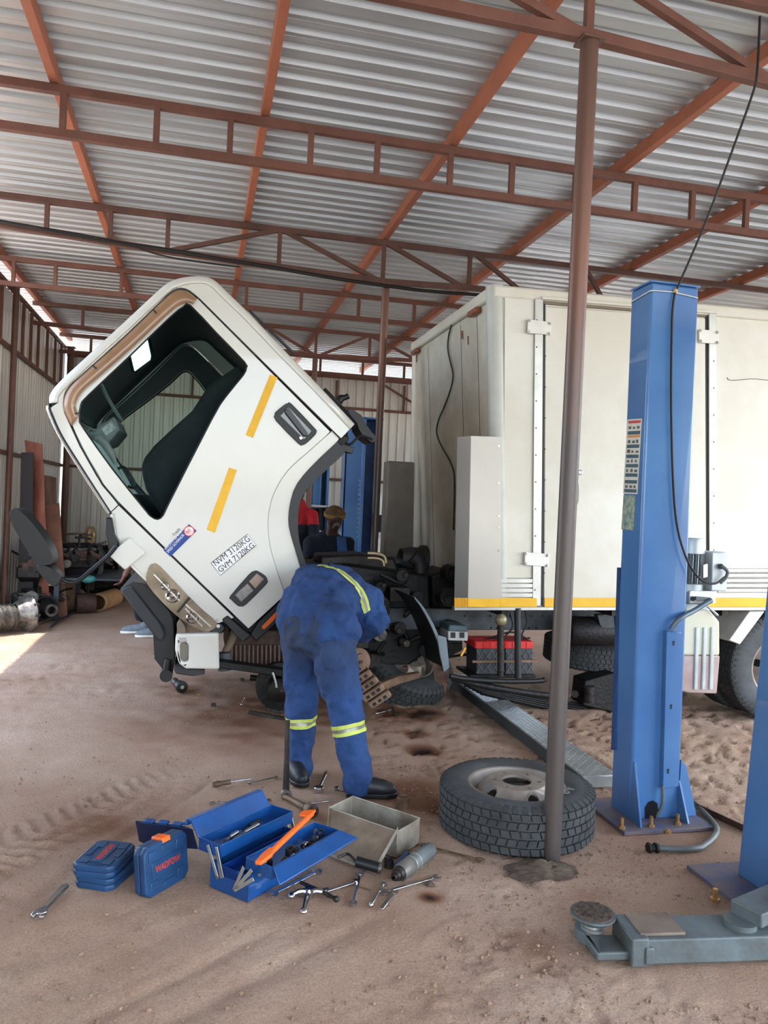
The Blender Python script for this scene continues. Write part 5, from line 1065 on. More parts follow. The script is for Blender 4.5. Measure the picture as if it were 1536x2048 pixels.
# ================================================================ TOOLS
def TZ(a, b): return (400+a/2.56, 1380+b/2.56)
def TB(a, b): return (40+a/2.327, 1540+b/2.327)
STEELT = mat('worn_tool_steel', (150, 146, 140), .35, .85, .25, 14); BROWNT = mat('rusty_spanner', (120, 98, 76), .6, .4, .3, 14); DARKT = mat('dark_tool_steel', (70, 66, 62), .45, .6, .3, 14)
def ring(m, c, r, rh, t, n=20):
    m.lathe((c.x, c.y, c.z-t/2), (0, 0, 1), [(0, rh), (0, r), (t, r), (t, rh), (0, rh)], n)
def jaw(m, c, d, r, t):
    n = V((-d.y, d.x, 0)); pts = [c-d*r*1.0-n*r*.45, c-d*r*.2-n*r, c+d*r*.75-n*r*1.0, c+d*r*1.15-n*r*.62, c+d*r*.1-n*r*.42, c-d*r*.15, c+d*r*.1+n*r*.42, c+d*r*1.15+n*r*.62, c+d*r*.75+n*r*1.0, c-d*r*.2+n*r, c-d*r*1.0+n*r*.45]
    m.prism([[V((p.x, p.y, c.z-t/2)) for p in pts]], (0, 0, t))
def spanner(a, b, label, ends='ring,jaw', m=STEELT, w_=.012, r=.016, z=.010, t=.007, name='spanner', cat='spanner', group=None, par=None):
    A, B = PZ(*a, z), PZ(*b, z); d = (B-A).normalized(); e = ends.split(',')
    th = thing(name, label, cat, (A.x, A.y, 0), group)
    obj('shaft', MB().bar(A+d*r*.8, B-d*r*.8, w_, t), m, th, bevel=.0018)
    for p, k, dd in ((A, e[0], -d), (B, e[1], d)):
        mb = MB()
        if k == 'ring': ring(mb, p, r, r*.6, t*1.4)
        elif k == 'jaw': jaw(mb, p, dd, r, t*1.2)
        elif k == 'socket': mb.lathe(p-V((0, 0, r)), (0, 0, 1), [(0, r*.7), (0, r), (r*2, r), (r*2, r*.7), (r*.6, r*.65), (r*.6, .0005)], 16)
        elif k == 'ball': mb.ball(p, r*.8, 6)
        else: continue
        obj({'ring': 'ring_end', 'jaw': 'open_end', 'socket': 'socket', 'ball': 'tip'}[k], mb, m, th, smooth=True)
    return th
spanner(TZ(255, 475), TZ(390, 447), 'slim spanner between the wire brush and the upright wheel brace', 'ball,ring', r=.010, w_=.007)
spanner(TZ(62, 580), TZ(350, 566), 'long chrome spanner lying just behind the blue toolbox lid', 'ring,jaw', CHROME, r=.014, w_=.009)
spanner(TZ(1150, 797), TZ(1430, 870), 'rusty brown spanner pointing from the air tool to the flat wheel', 'ring,jaw', BROWNT, r=.018, w_=.012)
spanner(TZ(945, 1035), TZ(1210, 960), 'long chrome combination spanner nearest below the air tool', 'jaw,jaw', CHROME, r=.017, w_=.012)
spanner(TZ(875, 1100), TZ(942, 992), 'short chrome spanner with its ring near the jaw of the long chrome one', 'ball,ring', CHROME, r=.014, w_=.011)
spanner(TZ(922, 1130), TZ(995, 1035), 'flat square-ended chrome bar, nearest of the chrome tools', 'none,jaw', CHROME, r=.014, w_=.016)
spanner(TZ(785, 1092), TZ(820, 940), 'double-ended chrome spanner standing alone right of the puller', 'ring,jaw', CHROME, r=.016, w_=.012)
spanner(TZ(375, 1043), TZ(600, 932), 'thick chrome ring spanner lying along the front of the toolbox', 'jaw,ring', CHROME, r=.02, w_=.016)
spanner(TZ(640, 1035), TZ(795, 985), 'curved chrome socket extension beside the puller', 'none,socket', CHROME, r=.011, w_=.010)
spanner(TZ(905, 120), TZ(975, 104), 'bright rod with a cross handle under the truck beside the hub', 'ball,socket', CHROME, r=.012, w_=.010)
spanner(TZ(985, 85), TZ(1000, 122), 'small dark cross handle at the end of the bright rod', 'ball,ball', DARKT, r=.01, w_=.01)
spanner(TZ(905, 478), TZ(945, 468), 'small ring tool against the heel of the near boot', 'ring,ring', CHROME, r=.014, w_=.010)
spanner(TZ(700, 508), TZ(742, 512), 'stub of a chrome bit between the two boots', 'socket,ball', CHROME, r=.012, w_=.010)
spanner(TZ(562, 582), TZ(695, 566), 'thin screwdriver blade behind the steel box', 'ball,none', CHROME, r=.008, w_=.006)
spanner(TZ(810, 1008), TZ(885, 1028), 'thin brown wire pin beside the lone chrome spanner', 'none,none', BROWNT, r=.005, w_=.005)
spanner((483, 1409), (490, 1396), 'short bright pin on the ground below the radiator', 'ball,ball', CHROME, r=.010, w_=.012)
spanner(TZ(245, 112), TZ(440, 148), 'long black bar lying behind the legs of the bent mechanic', 'none,none', DARKT, r=.012, w_=.03, t=.02)
spanner(TZ(345, 95), TZ(430, 118), 'black bracket lying on the far side of the long black bar', 'socket,none', DARKT, r=.025, w_=.05, t=.03, name='bracket', cat='bracket')
# adjustable wrench
A, B = PZ(78, 1832, .012), PZ(133, 1772, .012); d = (B-A).normalized(); n = V((-d.y, d.x, 0))
t = thing('adjustable_wrench', 'adjustable wrench lying alone at the far left of the tools', 'wrench', (A.x, A.y, 0))
obj('handle', MB().prism([[A+d*.03-n*.010, B-d*.01-n*.014, B+n*.0+d*.006, B-d*.01+n*.014, A+d*.03+n*.010]], (0, 0, .010)), STEELT, t, bevel=.003)
obj('handle_web', MB().prism([[A+d*.05-n*.006, B-d*.035-n*.008, B-d*.035+n*.008, A+d*.05+n*.006]], (0, 0, .0115)), mat('dirty_web', (120, 106, 90), .6, .3), t)
obj('head', MB().prism([[A+d*.035-n*.014, A+d*.035+n*.014, A+d*.01+n*.024, A-d*.02+n*.022, A-d*.026+n*.008, A-d*.004+n*.006, A-d*.004-n*.012, A+d*.01-n*.024]], (0, 0, .014)), CHROME, t, bevel=.003)
obj('moving_jaw', MB().prism([[A-d*.002-n*.026, A-d*.002-n*.012, A-d*.028-n*.012, A-d*.022-n*.026]], (0, 0, .013)), CHROME, t, bevel=.002)
obj('knurl', MB().cyl(A+d*.012-n*.010+V((0, 0, .004)), A+d*.012+n*.012+V((0, 0, .004)), .007, n=12), DARKT, t, smooth=True)
# wire brush / driver
A, B, D = PZ(*TZ(68, 485), .016), PZ(*TZ(155, 470), .016), PZ(*TZ(260, 455), .012)
t = thing('screwdriver', 'screwdriver with a frayed brown handle, leftmost of the tools behind the toolbox', 'screwdriver', (A.x, A.y, 0))
obj('handle', MB().tube([A, A*.75+B*.25, A*.5+B*.5, B], [.014, .017, .012, .013], 12), BROWNT, t, smooth=True); obj('blade', MB().cyl(B, D, .004, n=8), CHROME, t, smooth=True)
# ratchet
A, B = PZ(*TZ(608, 508), .016), PZ(*TZ(640, 440), .014); d = (B-A).normalized()
t = thing('ratchet', 'chrome ratchet with a big round head between the boots', 'ratchet', (A.x, A.y, 0)); obj('head', MB().cyl(A-V((0, 0, .016)), A+V((0, 0, .014)), .026, n=20), CHROME, t, bevel=.004); obj('handle', MB().tube([A+d*.02, A+d*.06, B], [.010, .008, .012], 10), CHROME, t, smooth=True); obj('grip', MB().tube([B, B+d*.05], .012, 10), BROWNT, t, smooth=True)
# wheel brace standing against the leg, and its bent socket end on the ground
g = PZ(572, 1588, .03); top = PY(575, 1440, g.y+.06)
t = thing('wheel_brace', 'tall dark wheel brace standing against the left leg of the bent mechanic', 'wheel brace', (g.x, g.y, 0))
obj('flat_shank', MB().tube([top, top*.6+g*.4, g], [.013, .012, .018], 4), DARKT, t, smooth=False)
obj('eye', MB().lathe(g-V((0, .02, 0)), (0, 1, 0), [(0, .012), (0, .026), (.03, .026), (.03, .012), (0, .012)], 20), STEELT, t, smooth=True)
A, B = PZ(*TZ(430, 545), .022), PZ(*TZ(540, 603), .024)
t = thing('socket_wrench', 'heavy rusty cranked wrench ending in a large socket, left of the steel box', 'wrench', (A.x, A.y, 0))
obj('shank', MB().tube([A, A*.6+B*.4+V((0, 0, .004)), B], [.016, .014, .02], 12), BROWNT, t, smooth=True)
cS = PZ(*TZ(572, 622), .034); dS = (cS-B); dS.z = 0; dS.normalize(); obj('socket', MB().lathe(cS-dS*.055, dS, [(0, .012), (.004, .024), (.03, .03), (.062, .034), (.062, .024), (.03, .022), (.03, .0005)], 24), BROWNT, t, smooth=True)
# puller with three arms
c = PZ(*TZ(560, 1035), .022); t = thing('puller', 'chrome three-armed puller on the ground in front of the toolbox', 'puller', (c.x, c.y, 0))
obj('hub', MB().cyl(c-V((0, 0, .02)), c+V((0, 0, .018)), .018, n=12), CHROME, t, smooth=True)
for q, m_ in (((470, 1050), CHROME), ((530, 1130), CHROME), ((660, 1050), STEELT)):
    e = PZ(*TZ(*q), .012); obj('arm', MB().tube([c, (c+e)/2+V((0, 0, .012)), e], [.011, .010, .008], 8, 1), m_, t, smooth=True); obj('claw', MB().ball(e, .015, 6, (1, 1, .7)), m_, t, smooth=True)
obj('screw', MB().tube([PZ(*TZ(515, 985), .022), PZ(*TZ(620, 1030), .026), PZ(*TZ(700, 1072), .014)], .007, 8), DARKT, t, smooth=True); obj('screw_head', MB().ball(PZ(*TZ(698, 1070), .016), .012, 6), DARKT, t, smooth=True)
spanner(TZ(600, 1035), TZ(675, 1015), 'flat steel bar half under the arms of the puller', 'none,none', CHROME, w_=.02, t=.008)
# air tool
A, B = PZ(*TZ(990, 962), .03), PZ(*TZ(1185, 812), .034); d = (B-A).normalized(); L_ = (B-A).length
t = thing('air_hammer', 'grey barrel-shaped air tool lying right of the open steel box', 'air tool', (A.x, A.y, 0))
obj('nose', MB().lathe(A, d, [(0, .006), (0, .012), (.012, .014), (.012, .018), (.03, .020), (.03, .024), (.05, .028)], 20), DARKT, t, smooth=True)
obj('barrel', MB().lathe(A, d, [(.05, .030), (.06, .034), (.13, .034), (.135, .030), (.15, .030)], 24), mat('tool_grey', (128, 124, 116), .45, .4, .2), t, smooth=True)
obj('rear_body', MB().lathe(A, d, [(.15, .031), (.19, .033), (L_-.01, .030), (L_, .02), (L_+.002, .001)], 24), mat('tool_bluegrey', (112, 118, 118), .45, .2, .2), t, smooth=True)
for s in (.135, .17): obj('band', MB().lathe(A, d, [(s, .0315), (s, .0352), (s+.008, .0352), (s+.008, .0315)], 24), ALU, t, smooth=True)
n = V((-d.y, d.x, 0)); obj('trigger', MB().bar(A+d*.08+n*.036+V((0, 0, .01)), A+d*.2+n*.05+V((0, 0, .014)), .02, .012), CBLUE, t, bevel=.004)
p = PZ(*TZ(968, 885), .018); o = obj('socket', MB().lathe(p-V((0, 0, .018)), (0, 0, 1), [(0, .015), (0, .02), (.034, .02), (.034, .014), (.012, .012), (.012, .0005)], 18), DARKT, smooth=True); tag(rebase(o, (p.x, p.y, 0)), 'single dark socket between the steel box and the air tool', 'socket')
p = PZ(*TZ(1040, 605), 0); o = obj('cup', MB().lathe(p, (0, 0, 1), [(0, .0005), (0, .03), (.055, .034), (.06, .028), (.02, .022), (.02, .0005)], 20), BROWNT, smooth=True); tag(rebase(o, p), 'rusty cup-shaped part behind the steel box', 'machine part')
for q, l in (((427, 1413), 'single dark nut on the ground at the left below the bumper'), ((484, 1262+100), 'brown nut under the radiator')):
    p = PZ(*q, 0); o = obj('nut', MB().lathe(p, (0, 0, 1), [(0, .01), (0, .02), (.022, .02), (.022, .01), (0, .01)], 6), DARKT); tag(rebase(o, p), l, 'nut')
# black canister by the bumper
A, B = PZ(352, 1366, .05), PZ(378, 1384, .045); d = (B-A).normalized()
t = thing('black_canister', 'small black canister with a silver mark, on the ground below the bumper', 'canister', (A.x, A.y, 0))
obj('body', MB().lathe(A, d, [(0, .02), (.04, .02), (.05, .035), (.12, .045), (.14, .045), (.142, .04), (.142, .001)], 20), BLACK, t, smooth=True); obj('fitting', MB().cyl(A-d*.04+V((0, 0, .01)), A+d*.02, .028, n=8), DARKT, t, bevel=.004)
obj('end_mark', MB().lathe(A, d, [(.143, .001), (.1435, .014), (.144, .001)], 12), ALU, t)
p = PZ(397, 1390, .01); o = obj('bolt', MB().cyl(p-V((.015, 0, 0)), p+V((.015, 0, 0)), .008, n=6), BOLT); tag(rebase(o, (p.x, p.y, 0)), 'small pale bolt beside the black canister', 'bolt')
# ---- galvanised steel box with folded lid
hb = .117; g1, g2 = PZ(792.6, 1718, 0), PZ(837, 1689, 0); tl = PZ(658, 1616, hb); tb_ = PZ(703, 1595, hb)
a0 = V((tl.x, tl.y, 0)); a1 = V((g1.x, g1.y, 0)); wv = V((g2.x-g1.x, g2.y-g1.y, 0)); a0 = a0; a3 = a0+wv; a2 = a1+wv; up = V((0, 0, hb))
sb = thing('steel_box', 'open galvanised steel box with its lid folded down in front', 'metal box', a0)
def wall(m, p, q, h0, h1, t=.003): m.bar((p+q)/2+(p-q)/2+V((0, 0, (h0+h1)/2)), q+V((0, 0, (h0+h1)/2)), t, h1-h0)
for nm, p, q in (('front_wall', a0, a1), ('side_wall', a1, a2), ('rear_wall', a2, a3), ('side_wall', a3, a0)):
    m = MB(); wall(m, p, q, 0.004, hb); obj(nm, m, GALVBOX, sb, bevel=.001)
obj('bottom', MB().hexa([a0, a1, a2, a3, a0+V((0, 0, .004)), a1+V((0, 0, .004)), a2+V((0, 0, .004)), a3+V((0, 0, .004))]), mat('oily_box_floor', (50, 44, 38), .5, .3, .3), sb)
obj('rim', MB().tube([a0+up, a1+up, a2+up, a3+up, a0+up], .004, 6), GALVBOX, sb)
e0, e1 = PZ(650, 1708, .012), PZ(749.6, 1747, .012)
lm = mat('lid_inside', (140, 124, 104), .6, .3, .3, 6, .1, 40, c2=(100, 84, 68)); lid = obj('lid', MB().prism([[a0+up, a1+up, e1, e0]], (0, 0, .003)), lm, sb, bevel=.001)
rv = V((0, 0, .028)); obj('lid_rim', MB().prism([[a1+up, e1, e1+rv, a1+up+rv*.7]], (.003, .001, 0)), GALVBOX, lid); obj('lid_rim', MB().prism([[e0, e1, e1+rv*.4, e0+rv*.4]], (.001, -.003, 0)), GALVBOX, lid); obj('lid_rim', MB().prism([[a0+up, e0, e0+rv*.5, a0+up+rv*.5]], (.003, 0, 0)), GALVBOX, lid)
A, B = PZ(*TZ(800, 878), .055), PZ(*TZ(885, 902), .045); d = (B-A).normalized(); t = thing('black_tube', 'short black tube lying on the folded lid of the steel box', 'tube', A); obj('tube', MB().lathe(A, d, [(0, .001), (0, .021), (.10, .021), (.10, .015), (.05, .014)], 18), BLACK, t, smooth=True); obj('tube_end', MB().lathe(A, d, [(.095, .0215), (.105, .0235), (.105, .016)], 18), STEELT, t, smooth=True)
A = PZ(*TZ(705, 858), .05); B = PZ(*TZ(760, 835), .06); D = PZ(*TZ(800, 880), .06); t = obj('hook_bar', MB().tube([A, (A+B)/2, B, D], .006, 6, 1), DARKT, smooth=True); tag(rebase(t, A), 'bent dark rod on the folded lid beside the black tube', 'rod')
# ---- cantilever toolbox
P_a, P_b, P_c = PZ(494.7, 1805.6), PZ(422, 1772), PZ(636, 1723)
u = (P_c-P_a); LL = u.length; u.normalize(); v = V((-u.y, u.x, 0)); Bw = abs((P_b-P_a).dot(v)); 
tbx = thing('toolbox', 'open blue cantilever toolbox with trays spread out', 'toolbox', P_a)
def LT(x, y, z): return P_a+u*x+v*y+V((0, 0, z))
def tub(name, x0, x1, y0, y1, z0, z1, m, parent, t=.003):
    mb = MB()
    def bx(ax, bx_, ay, by_, az, bz): mb.hexa([LT(ax, ay, az), LT(bx_, ay, az), LT(bx_, by_, az), LT(ax, by_, az), LT(ax, ay, bz), LT(bx_, ay, bz), LT(bx_, by_, bz), LT(ax, by_, bz)])
    bx(x0, x1, y0, y1, z0, z0+t); bx(x0, x1, y0, y0+t, z0, z1); bx(x0, x1, y1-t, y1, z0, z1); bx(x0, x0+t, y0, y1, z0, z1); bx(x1-t, x1, y0, y1, z0, z1)
    return obj(name, mb, m, parent, bevel=.0015)
b_base = tub('base_tub', 0, LL, 0, Bw, 0, .10, TBLUE, tbx)
tf = tub('front_tray', .02, LL+.01, -.095, .035, .105, .155, TBLUE, tbx)
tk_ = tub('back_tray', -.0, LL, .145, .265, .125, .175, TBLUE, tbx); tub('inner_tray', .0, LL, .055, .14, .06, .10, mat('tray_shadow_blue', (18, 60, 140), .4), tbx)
# front lid flap hanging outward, rear lid with embossed ribs standing behind
obj('front_lid', MB().hexa([LT(.02, -.10, .150), LT(LL+.01, -.10, .150), LT(LL+.03, -.175, .132), LT(.02, -.135, .095), LT(.02, -.10, .156), LT(LL+.01, -.10, .156), LT(LL+.03, -.175, .138), LT(.02, -.135, .101)]), TBLUE, tbx, bevel=.002)
rl = obj('rear_lid', MB().hexa([LT(.0, .268, .165), LT(LL-.01, .268, .165), LT(LL-.01, .318, .225), LT(0, .318, .225), LT(0, .262, .170), LT(LL-.01, .262, .170), LT(LL-.01, .312, .230), LT(0, .312, .230)]), TBLUE, tbx, bevel=.002); lab(rl, 'raised rear lid half, glossy inside')
obj('lid_edge', MB().bar(LT(0, .326, .222), LT(LL-.01, .326, .222), .026, .014), TBLUE, rl, bevel=.003); obj('lid_edge', MB().bar(LT(0, .346, .205), LT(LL-.01, .346, .205), .020, .014), TBLUE, rl, bevel=.003)
ll = obj('left_lid', MB().hexa([PZ(293, 1690, .02), PZ(398, 1700, .05), PZ(398, 1700, .05)+v*.05, PZ(293, 1690, .02)+v*.05, PZ(285, 1645, .13), PZ(386, 1657, .155), PZ(386, 1657, .155)+v*.05, PZ(285, 1645, .13)+v*.05]), mat('deep_navy_plastic', (24, 42, 82), .5, 0, .2), tbx, bevel=.012); lab(ll, 'dark navy end flap')
for k in range(3): obj('flap_ridge', MB().bar(PZ(290+k*28, 1641+k*3, .14+k*.007), PZ(308+k*28, 1643+k*3, .143+k*.007), .03, .012), TBLUE, ll, bevel=.003)
for x_ in (-.006, LL+.004):
    for (ya, za, yb, zb) in ((.21, .16, .15, .05), (.165, .165, .125, .06), (.13, .055, .16, .15), (-.02, .13, .06, .035), (.02, .13, .065, .03), (-.03, .10, .062, .03)):
        obj('link_arm', MB().bar(LT(x_, ya, za), LT(x_, yb, zb), .014, .003, u), ALU, tbx, bevel=.001)
    for (ya, za) in ((.06, .033), (.15, .052), (-.06, .125)): obj('rivet', MB().cyl(LT(x_-.004, ya, za), LT(x_+.004, ya, za), .006, n=10), CHROME, tbx)
for k in range(2): obj('tray_catch', MB().bar(LT(.10+.2*k, -.098, .118), LT(.16+.2*k, -.098, .118), .004, .014), ALU, tf, bevel=.001)
# sockets and bits in the front tray
r6 = random.Random(2)
lbls = ['at the near end', 'next to the near end', 'third from the near end', 'leaning on its side in the middle', 'large one in the middle', 'small one past the middle', 'fourth from the far end', 'third from the far end', 'second from the far end', 'tall one at the far end']
for i in range(10):
    x = .055+i*.037; y = -.04+r6.uniform(-.025, .02); r = (.013, .011, .014, .012, .018, .011, .013, .015, .013, .015)[i]; h = (.03, .024, .03, .03, .035, .025, .03, .028, .03, .045)[i]
    p = LT(x, y, .109); ax = V((0, 0, 1)) if i not in (3, 6) else (u+v*.3); 
    if i in (3, 6): p = p+V((0, 0, r))
    o = obj('socket', MB().lathe(p, ax, [(0, r*.5), (0, r), (h, r), (h, r*.68), (h*.5, r*.62), (h*.5, .0004)], 14), (CHROME, DARKT, STEELT)[i % 3], smooth=True)
    tag(rebase(o, p), 'socket in the front tray of the blue toolbox, '+lbls[i], 'socket', 'sockets in the toolbox tray')
for k, (x0, x1, y, m_) in enumerate(((.06, .2, .19, STEELT), (.14, .3, .21, CHROME), (.22, .33, .235, DARKT), (.1, .19, .225, CHROME))):
    a_, b_2 = LT(x0, y, .136), LT(x1, y+.015, .137); t = thing('bit', ('long driver', 'shiny drill bit', 'dark punch', 'short chrome bit')[k]+' lying in the back tray of the blue toolbox', 'tool bit', a_)
    obj('shank', MB().tube([a_, b_2], .0045, 8), m_, t, smooth=True); obj('head', MB().tube([a_*.6+b_2*.4, b_2], .009, 10), m_, t, smooth=True)
# hacksaw
A, B = LT(-.02, -.07, .178), LT(LL-.03, .02, .205); hw = thing('hacksaw', 'orange hacksaw lying across the front tray of the toolbox', 'hacksaw', A)
d = (B-A).normalized(); n = V((-d.y, d.x, 0)).normalized()
obj('frame', MB().tube([A+d*.06, A*.3+B*.7, B], [.012, .0115, .011], 12), ORANGE, hw, smooth=True)
obj('handle', MB().prism([[A-d*.02-n*.016, A+d*.05-n*.024, A+d*.09-n*.012, A+d*.09+n*.012, A+d*.03+n*.014, A-d*.025+n*.008]], (0, 0, .016)), ORANGE, hw, bevel=.005)
obj('front_post', MB().prism([[B-n*.010-d*.05, B+n*.035-d*.05, B+n*.04-d*.02, B+n*.010+d*.01, B-n*.01+d*.02]], (0, 0, .012)), ORANGE, hw, bevel=.004)
obj('blade', MB().prism([[B+d*.0-n*.008, B+d*.075+n*.012, B+d*.085+n*.03, B+d*.02+n*.012]], (0, 0, .003)), STEELT, hw)
# ---- plastic tool cases
def case(name, o, ux, uy, uz, L_, H_, T_, label, latch=True, word=True):
    """L along ux, H along uy, T along uz (front face at T=T_)"""
    t = thing(name, label, 'tool case', o, None); P = lambda x, y, z: V(o)+ux*x+uy*y+uz*z; c = .022
    ol = [(c, 0), (L_-c, 0), (L_, c), (L_, H_-c), (L_-c, H_), (c, H_), (0, H_-c), (0, c)]
    obj('rear_shell', MB().prism([[P(x, y, 0) for x, y in ol]], uz*(T_*.47)), CBLUE, t, bevel=.005, seg=3)
    s = obj('front_shell', MB().prism([[P(x, y, T_*.53) for x, y in ol]], uz*(T_*.47)), CBLUE, t, bevel=.005, seg=3)
    obj('seam', MB().prism([[P(x*.985+.002, y*.985+.0015, T_*.46) for x, y in ol]], uz*(T_*.08)), mat('case_seam', (16, 40, 84), .6), t)
    for (x, y, w_, h) in ((.02, .02, .05, .035), (L_-.07, .02, .05, .035), (.02, H_-.055, .05, .035), (L_-.07, H_-.055, .05, .035), (L_*.38, .015, .07, .02), (L_*.36, H_-.035, .08, .02)):
        obj('raised_panel', MB().prism([[P(x, y, T_), P(x+w_, y, T_), P(x+w_-.006, y+h, T_), P(x+.006, y+h, T_)]], uz*.004), CBLUE, s, bevel=.002)
    obj('word_panel', MB().prism([[P(.035, H_*.36, T_), P(L_-.03, H_*.36, T_), P(L_-.03, H_*.66, T_), P(.035, H_*.66, T_)]], uz*.003), CBLUE, s, bevel=.0015)
    if word: text('lettering', 'WADFOW', .034, P(.052, H_*.44, T_+.0035), ux, uy, mat('case_red_print', (190, 62, 52), .5), s, bold=.0008, fit=.135)
    for k in range(4): obj('grip_rib', MB().bar(P(.008, H_*.35+k*.014, T_*.97), P(.03, H_*.35+k*.014, T_*.97), .004, .008), CBLUE, s)
    if latch: obj('latch', MB().prism([[P(L_*.40, H_-.012, -.002), P(L_*.62, H_-.012, -.002), P(L_*.60, H_+.008, -.002), P(L_*.42, H_+.008, -.002)]], uz*(T_*1.05)), ORANGE, t, bevel=.004); obj('latch_groove', MB().bar(P(L_*.46, H_+.008, T_*.5), P(L_*.58, H_+.008, T_*.5), .004, .004), AMBER, t)
    return t
A, B = PZ(290, 1802), PZ(374, 1752); ux = (B-A).normalized(); nf = V((ux.y, -ux.x, 0)); tl_ = .12
uy = (V((0, 0, 1))-nf*tl_).normalized(); uz = ux.cross(uy)
if uz.dot(nf) < 0: uz = -uz
case('tool_case', A-uz*.05, ux, uy, uz, .235, .185, .055, 'blue plastic tool case with an orange latch, standing on its edge')
A, B = PZ(166, 1778), PZ(262, 1692); ux = (B-A).normalized(); uy = V((-ux.y, ux.x, 0))
A1 = PZ(222, 1786); Bx = PZ(296, 1722); ux = (Bx-A1).normalized(); uy = V((-ux.y, ux.x, 0))
case('tool_case', V((A1.x, A1.y, .0)), ux, uy, V((0, 0, 1)), .235, .165, .045, 'blue plastic case lying flat, lower of the two', latch=False, word=False)
ux2 = (Matrix.Rotation(.10, 3, 'Z') @ ux); uy2 = V((-ux2.y, ux2.x, 0)); case('tool_case', V((A1.x, A1.y, .048))+ux*.0+uy*.0, ux2, uy2, V((0, 0, 1)), .225, .165, .045, 'blue plastic case lying flat on top of another, red lettering upward', latch=False)
# ================================================================ PEOPLE
from mathutils.bvhtree import BVHTree
def caps(m, a, b, ra, rb, flat=None, n=16):
    """closed tapered capsule; flat=(axis vector, factor) squashes the section"""
    a, b = V(a), V(b); d = b-a; L_ = max(d.length, 1e-4); d = d/L_; u, w_ = frame(d); vs = []; rows = []
    for i in range(5): t = -math.pi/2+math.pi/2*i/4; rows.append((math.sin(t)*ra, math.cos(t)*ra))
    for i in range(5): t = math.pi/2*i/4; rows.append((L_+math.sin(t)*rb, math.cos(t)*rb))
    for h, r in rows:
        for k in range(n):
            an = 2*math.pi*k/n; o = (u*math.cos(an)+w_*math.sin(an))*max(r, 1e-4)
            if flat: f = V(flat[0]).normalized(); o = o-f*o.dot(f)*(1-flat[1])
            vs.append(a+d*h+o)
    R_ = len(rows); m.add(vs, [(i*n+k, i*n+(k+1) % n, (i+1)*n+(k+1) % n, (i+1)*n+k) for i in range(R_-1) for k in range(n)]+[tuple(range(n-1, -1, -1)), tuple((R_-1)*n+k for k in range(n))])
def chain(m, pts, rs, flat=None):
    for (a, b), (ra, rb) in zip(zip(pts, pts[1:]), zip(rs, rs[1:])): caps(m, a, b, ra, rb, flat)
def blob(name, m, material, parent, vox=.012, sm=8, disp=0., dsc=.12, seed=0):
    me = bpy.data.meshes.new('tmp'); me.from_pydata(m.v, [], m.f); me.update()
    b = bmesh.new(); b.from_mesh(me); bmesh.ops.recalc_face_normals(b, faces=b.faces); b.to_mesh(me); b.free()
    o = bpy.data.objects.new('tmp', me); C.objects.link(o)
    r = o.modifiers.new('r', 'REMESH'); r.mode = 'VOXEL'; r.voxel_size = vox
    s = o.modifiers.new('s', 'SMOOTH'); s.iterations = sm; s.factor = .5
    if disp:
        for k, (sc_, st_) in enumerate(((dsc, disp), (dsc*.42, disp*.45))):
            t = bpy.data.textures.new('folds%d%d' % (seed, k), 'CLOUDS'); t.noise_scale = sc_; t.noise_depth = 1
            dm = o.modifiers.new('d', 'DISPLACE'); dm.texture = t; dm.strength = st_*2; dm.mid_level = .5; dm.texture_coords = 'LOCAL'
        s = o.modifiers.new('s2', 'SMOOTH'); s.iterations = 2
    e = bpy.data.meshes.new_from_object(o.evaluated_get(bpy.context.evaluated_depsgraph_get())); bpy.data.objects.remove(o)
    e.materials.clear(); e.materials.append(material); e.shade_smooth(); ob = bpy.data.objects.new(name, e); C.objects.link(ob)
    ob.parent = parent
    if parent.type == 'EMPTY': ob.location = -parent.location
    return ob
def bvh(o): return BVHTree.FromPolygons([v.co.copy() for v in o.data.vertices], [tuple(p.vertices) for p in o.data.polygons])
def band(name, tree, c, nrm, wd, parent, reach=.25, off=.004, n=48):
    """a reflective tape ring wrapped on the cloth: three stripes"""
    c = V(c); nrm = V(nrm).normalized(); u, w_ = frame(nrm); base = None
    for j, (s0, s1, m_) in enumerate(((-.5, -.17, LIME), (-.17, .17, SILV), (.17, .5, LIME))):
        mb = MB(); vs = []
        ok = []
        for k in range(n):
            a = 2*math.pi*k/n; d = u*math.cos(a)+w_*math.sin(a); g_ = True
            for s in (s0, (s0+s1)/2, s1):
                q = c+nrm*(s*wd); hit, nn_, _i, _d = tree.ray_cast(q, d, reach)
                if hit is None: hit = q+d*reach; nn_ = d; g_ = False
                vs.append(hit+nn_*off if nn_.dot(d) > 0 else hit+d*off)
            ok.append(g_)
        mb.add(vs, [(3*k+i, 3*k+i+1, 3*((k+1) % n)+i+1, 3*((k+1) % n)+i) for k in range(n) for i in (0, 1) if ok[k] and ok[(k+1) % n] and (V(vs[3*k+1])-V(vs[3*((k+1) % n)+1])).length < max(.03, 2.6*reach/n*3)])
        o = obj('reflective_band' if j == 1 else 'band_edge', mb, m_, parent if base is None else parent, fix=False); o.data.shade_smooth()
        if parent.type == 'EMPTY': o.location = -parent.location
    return o
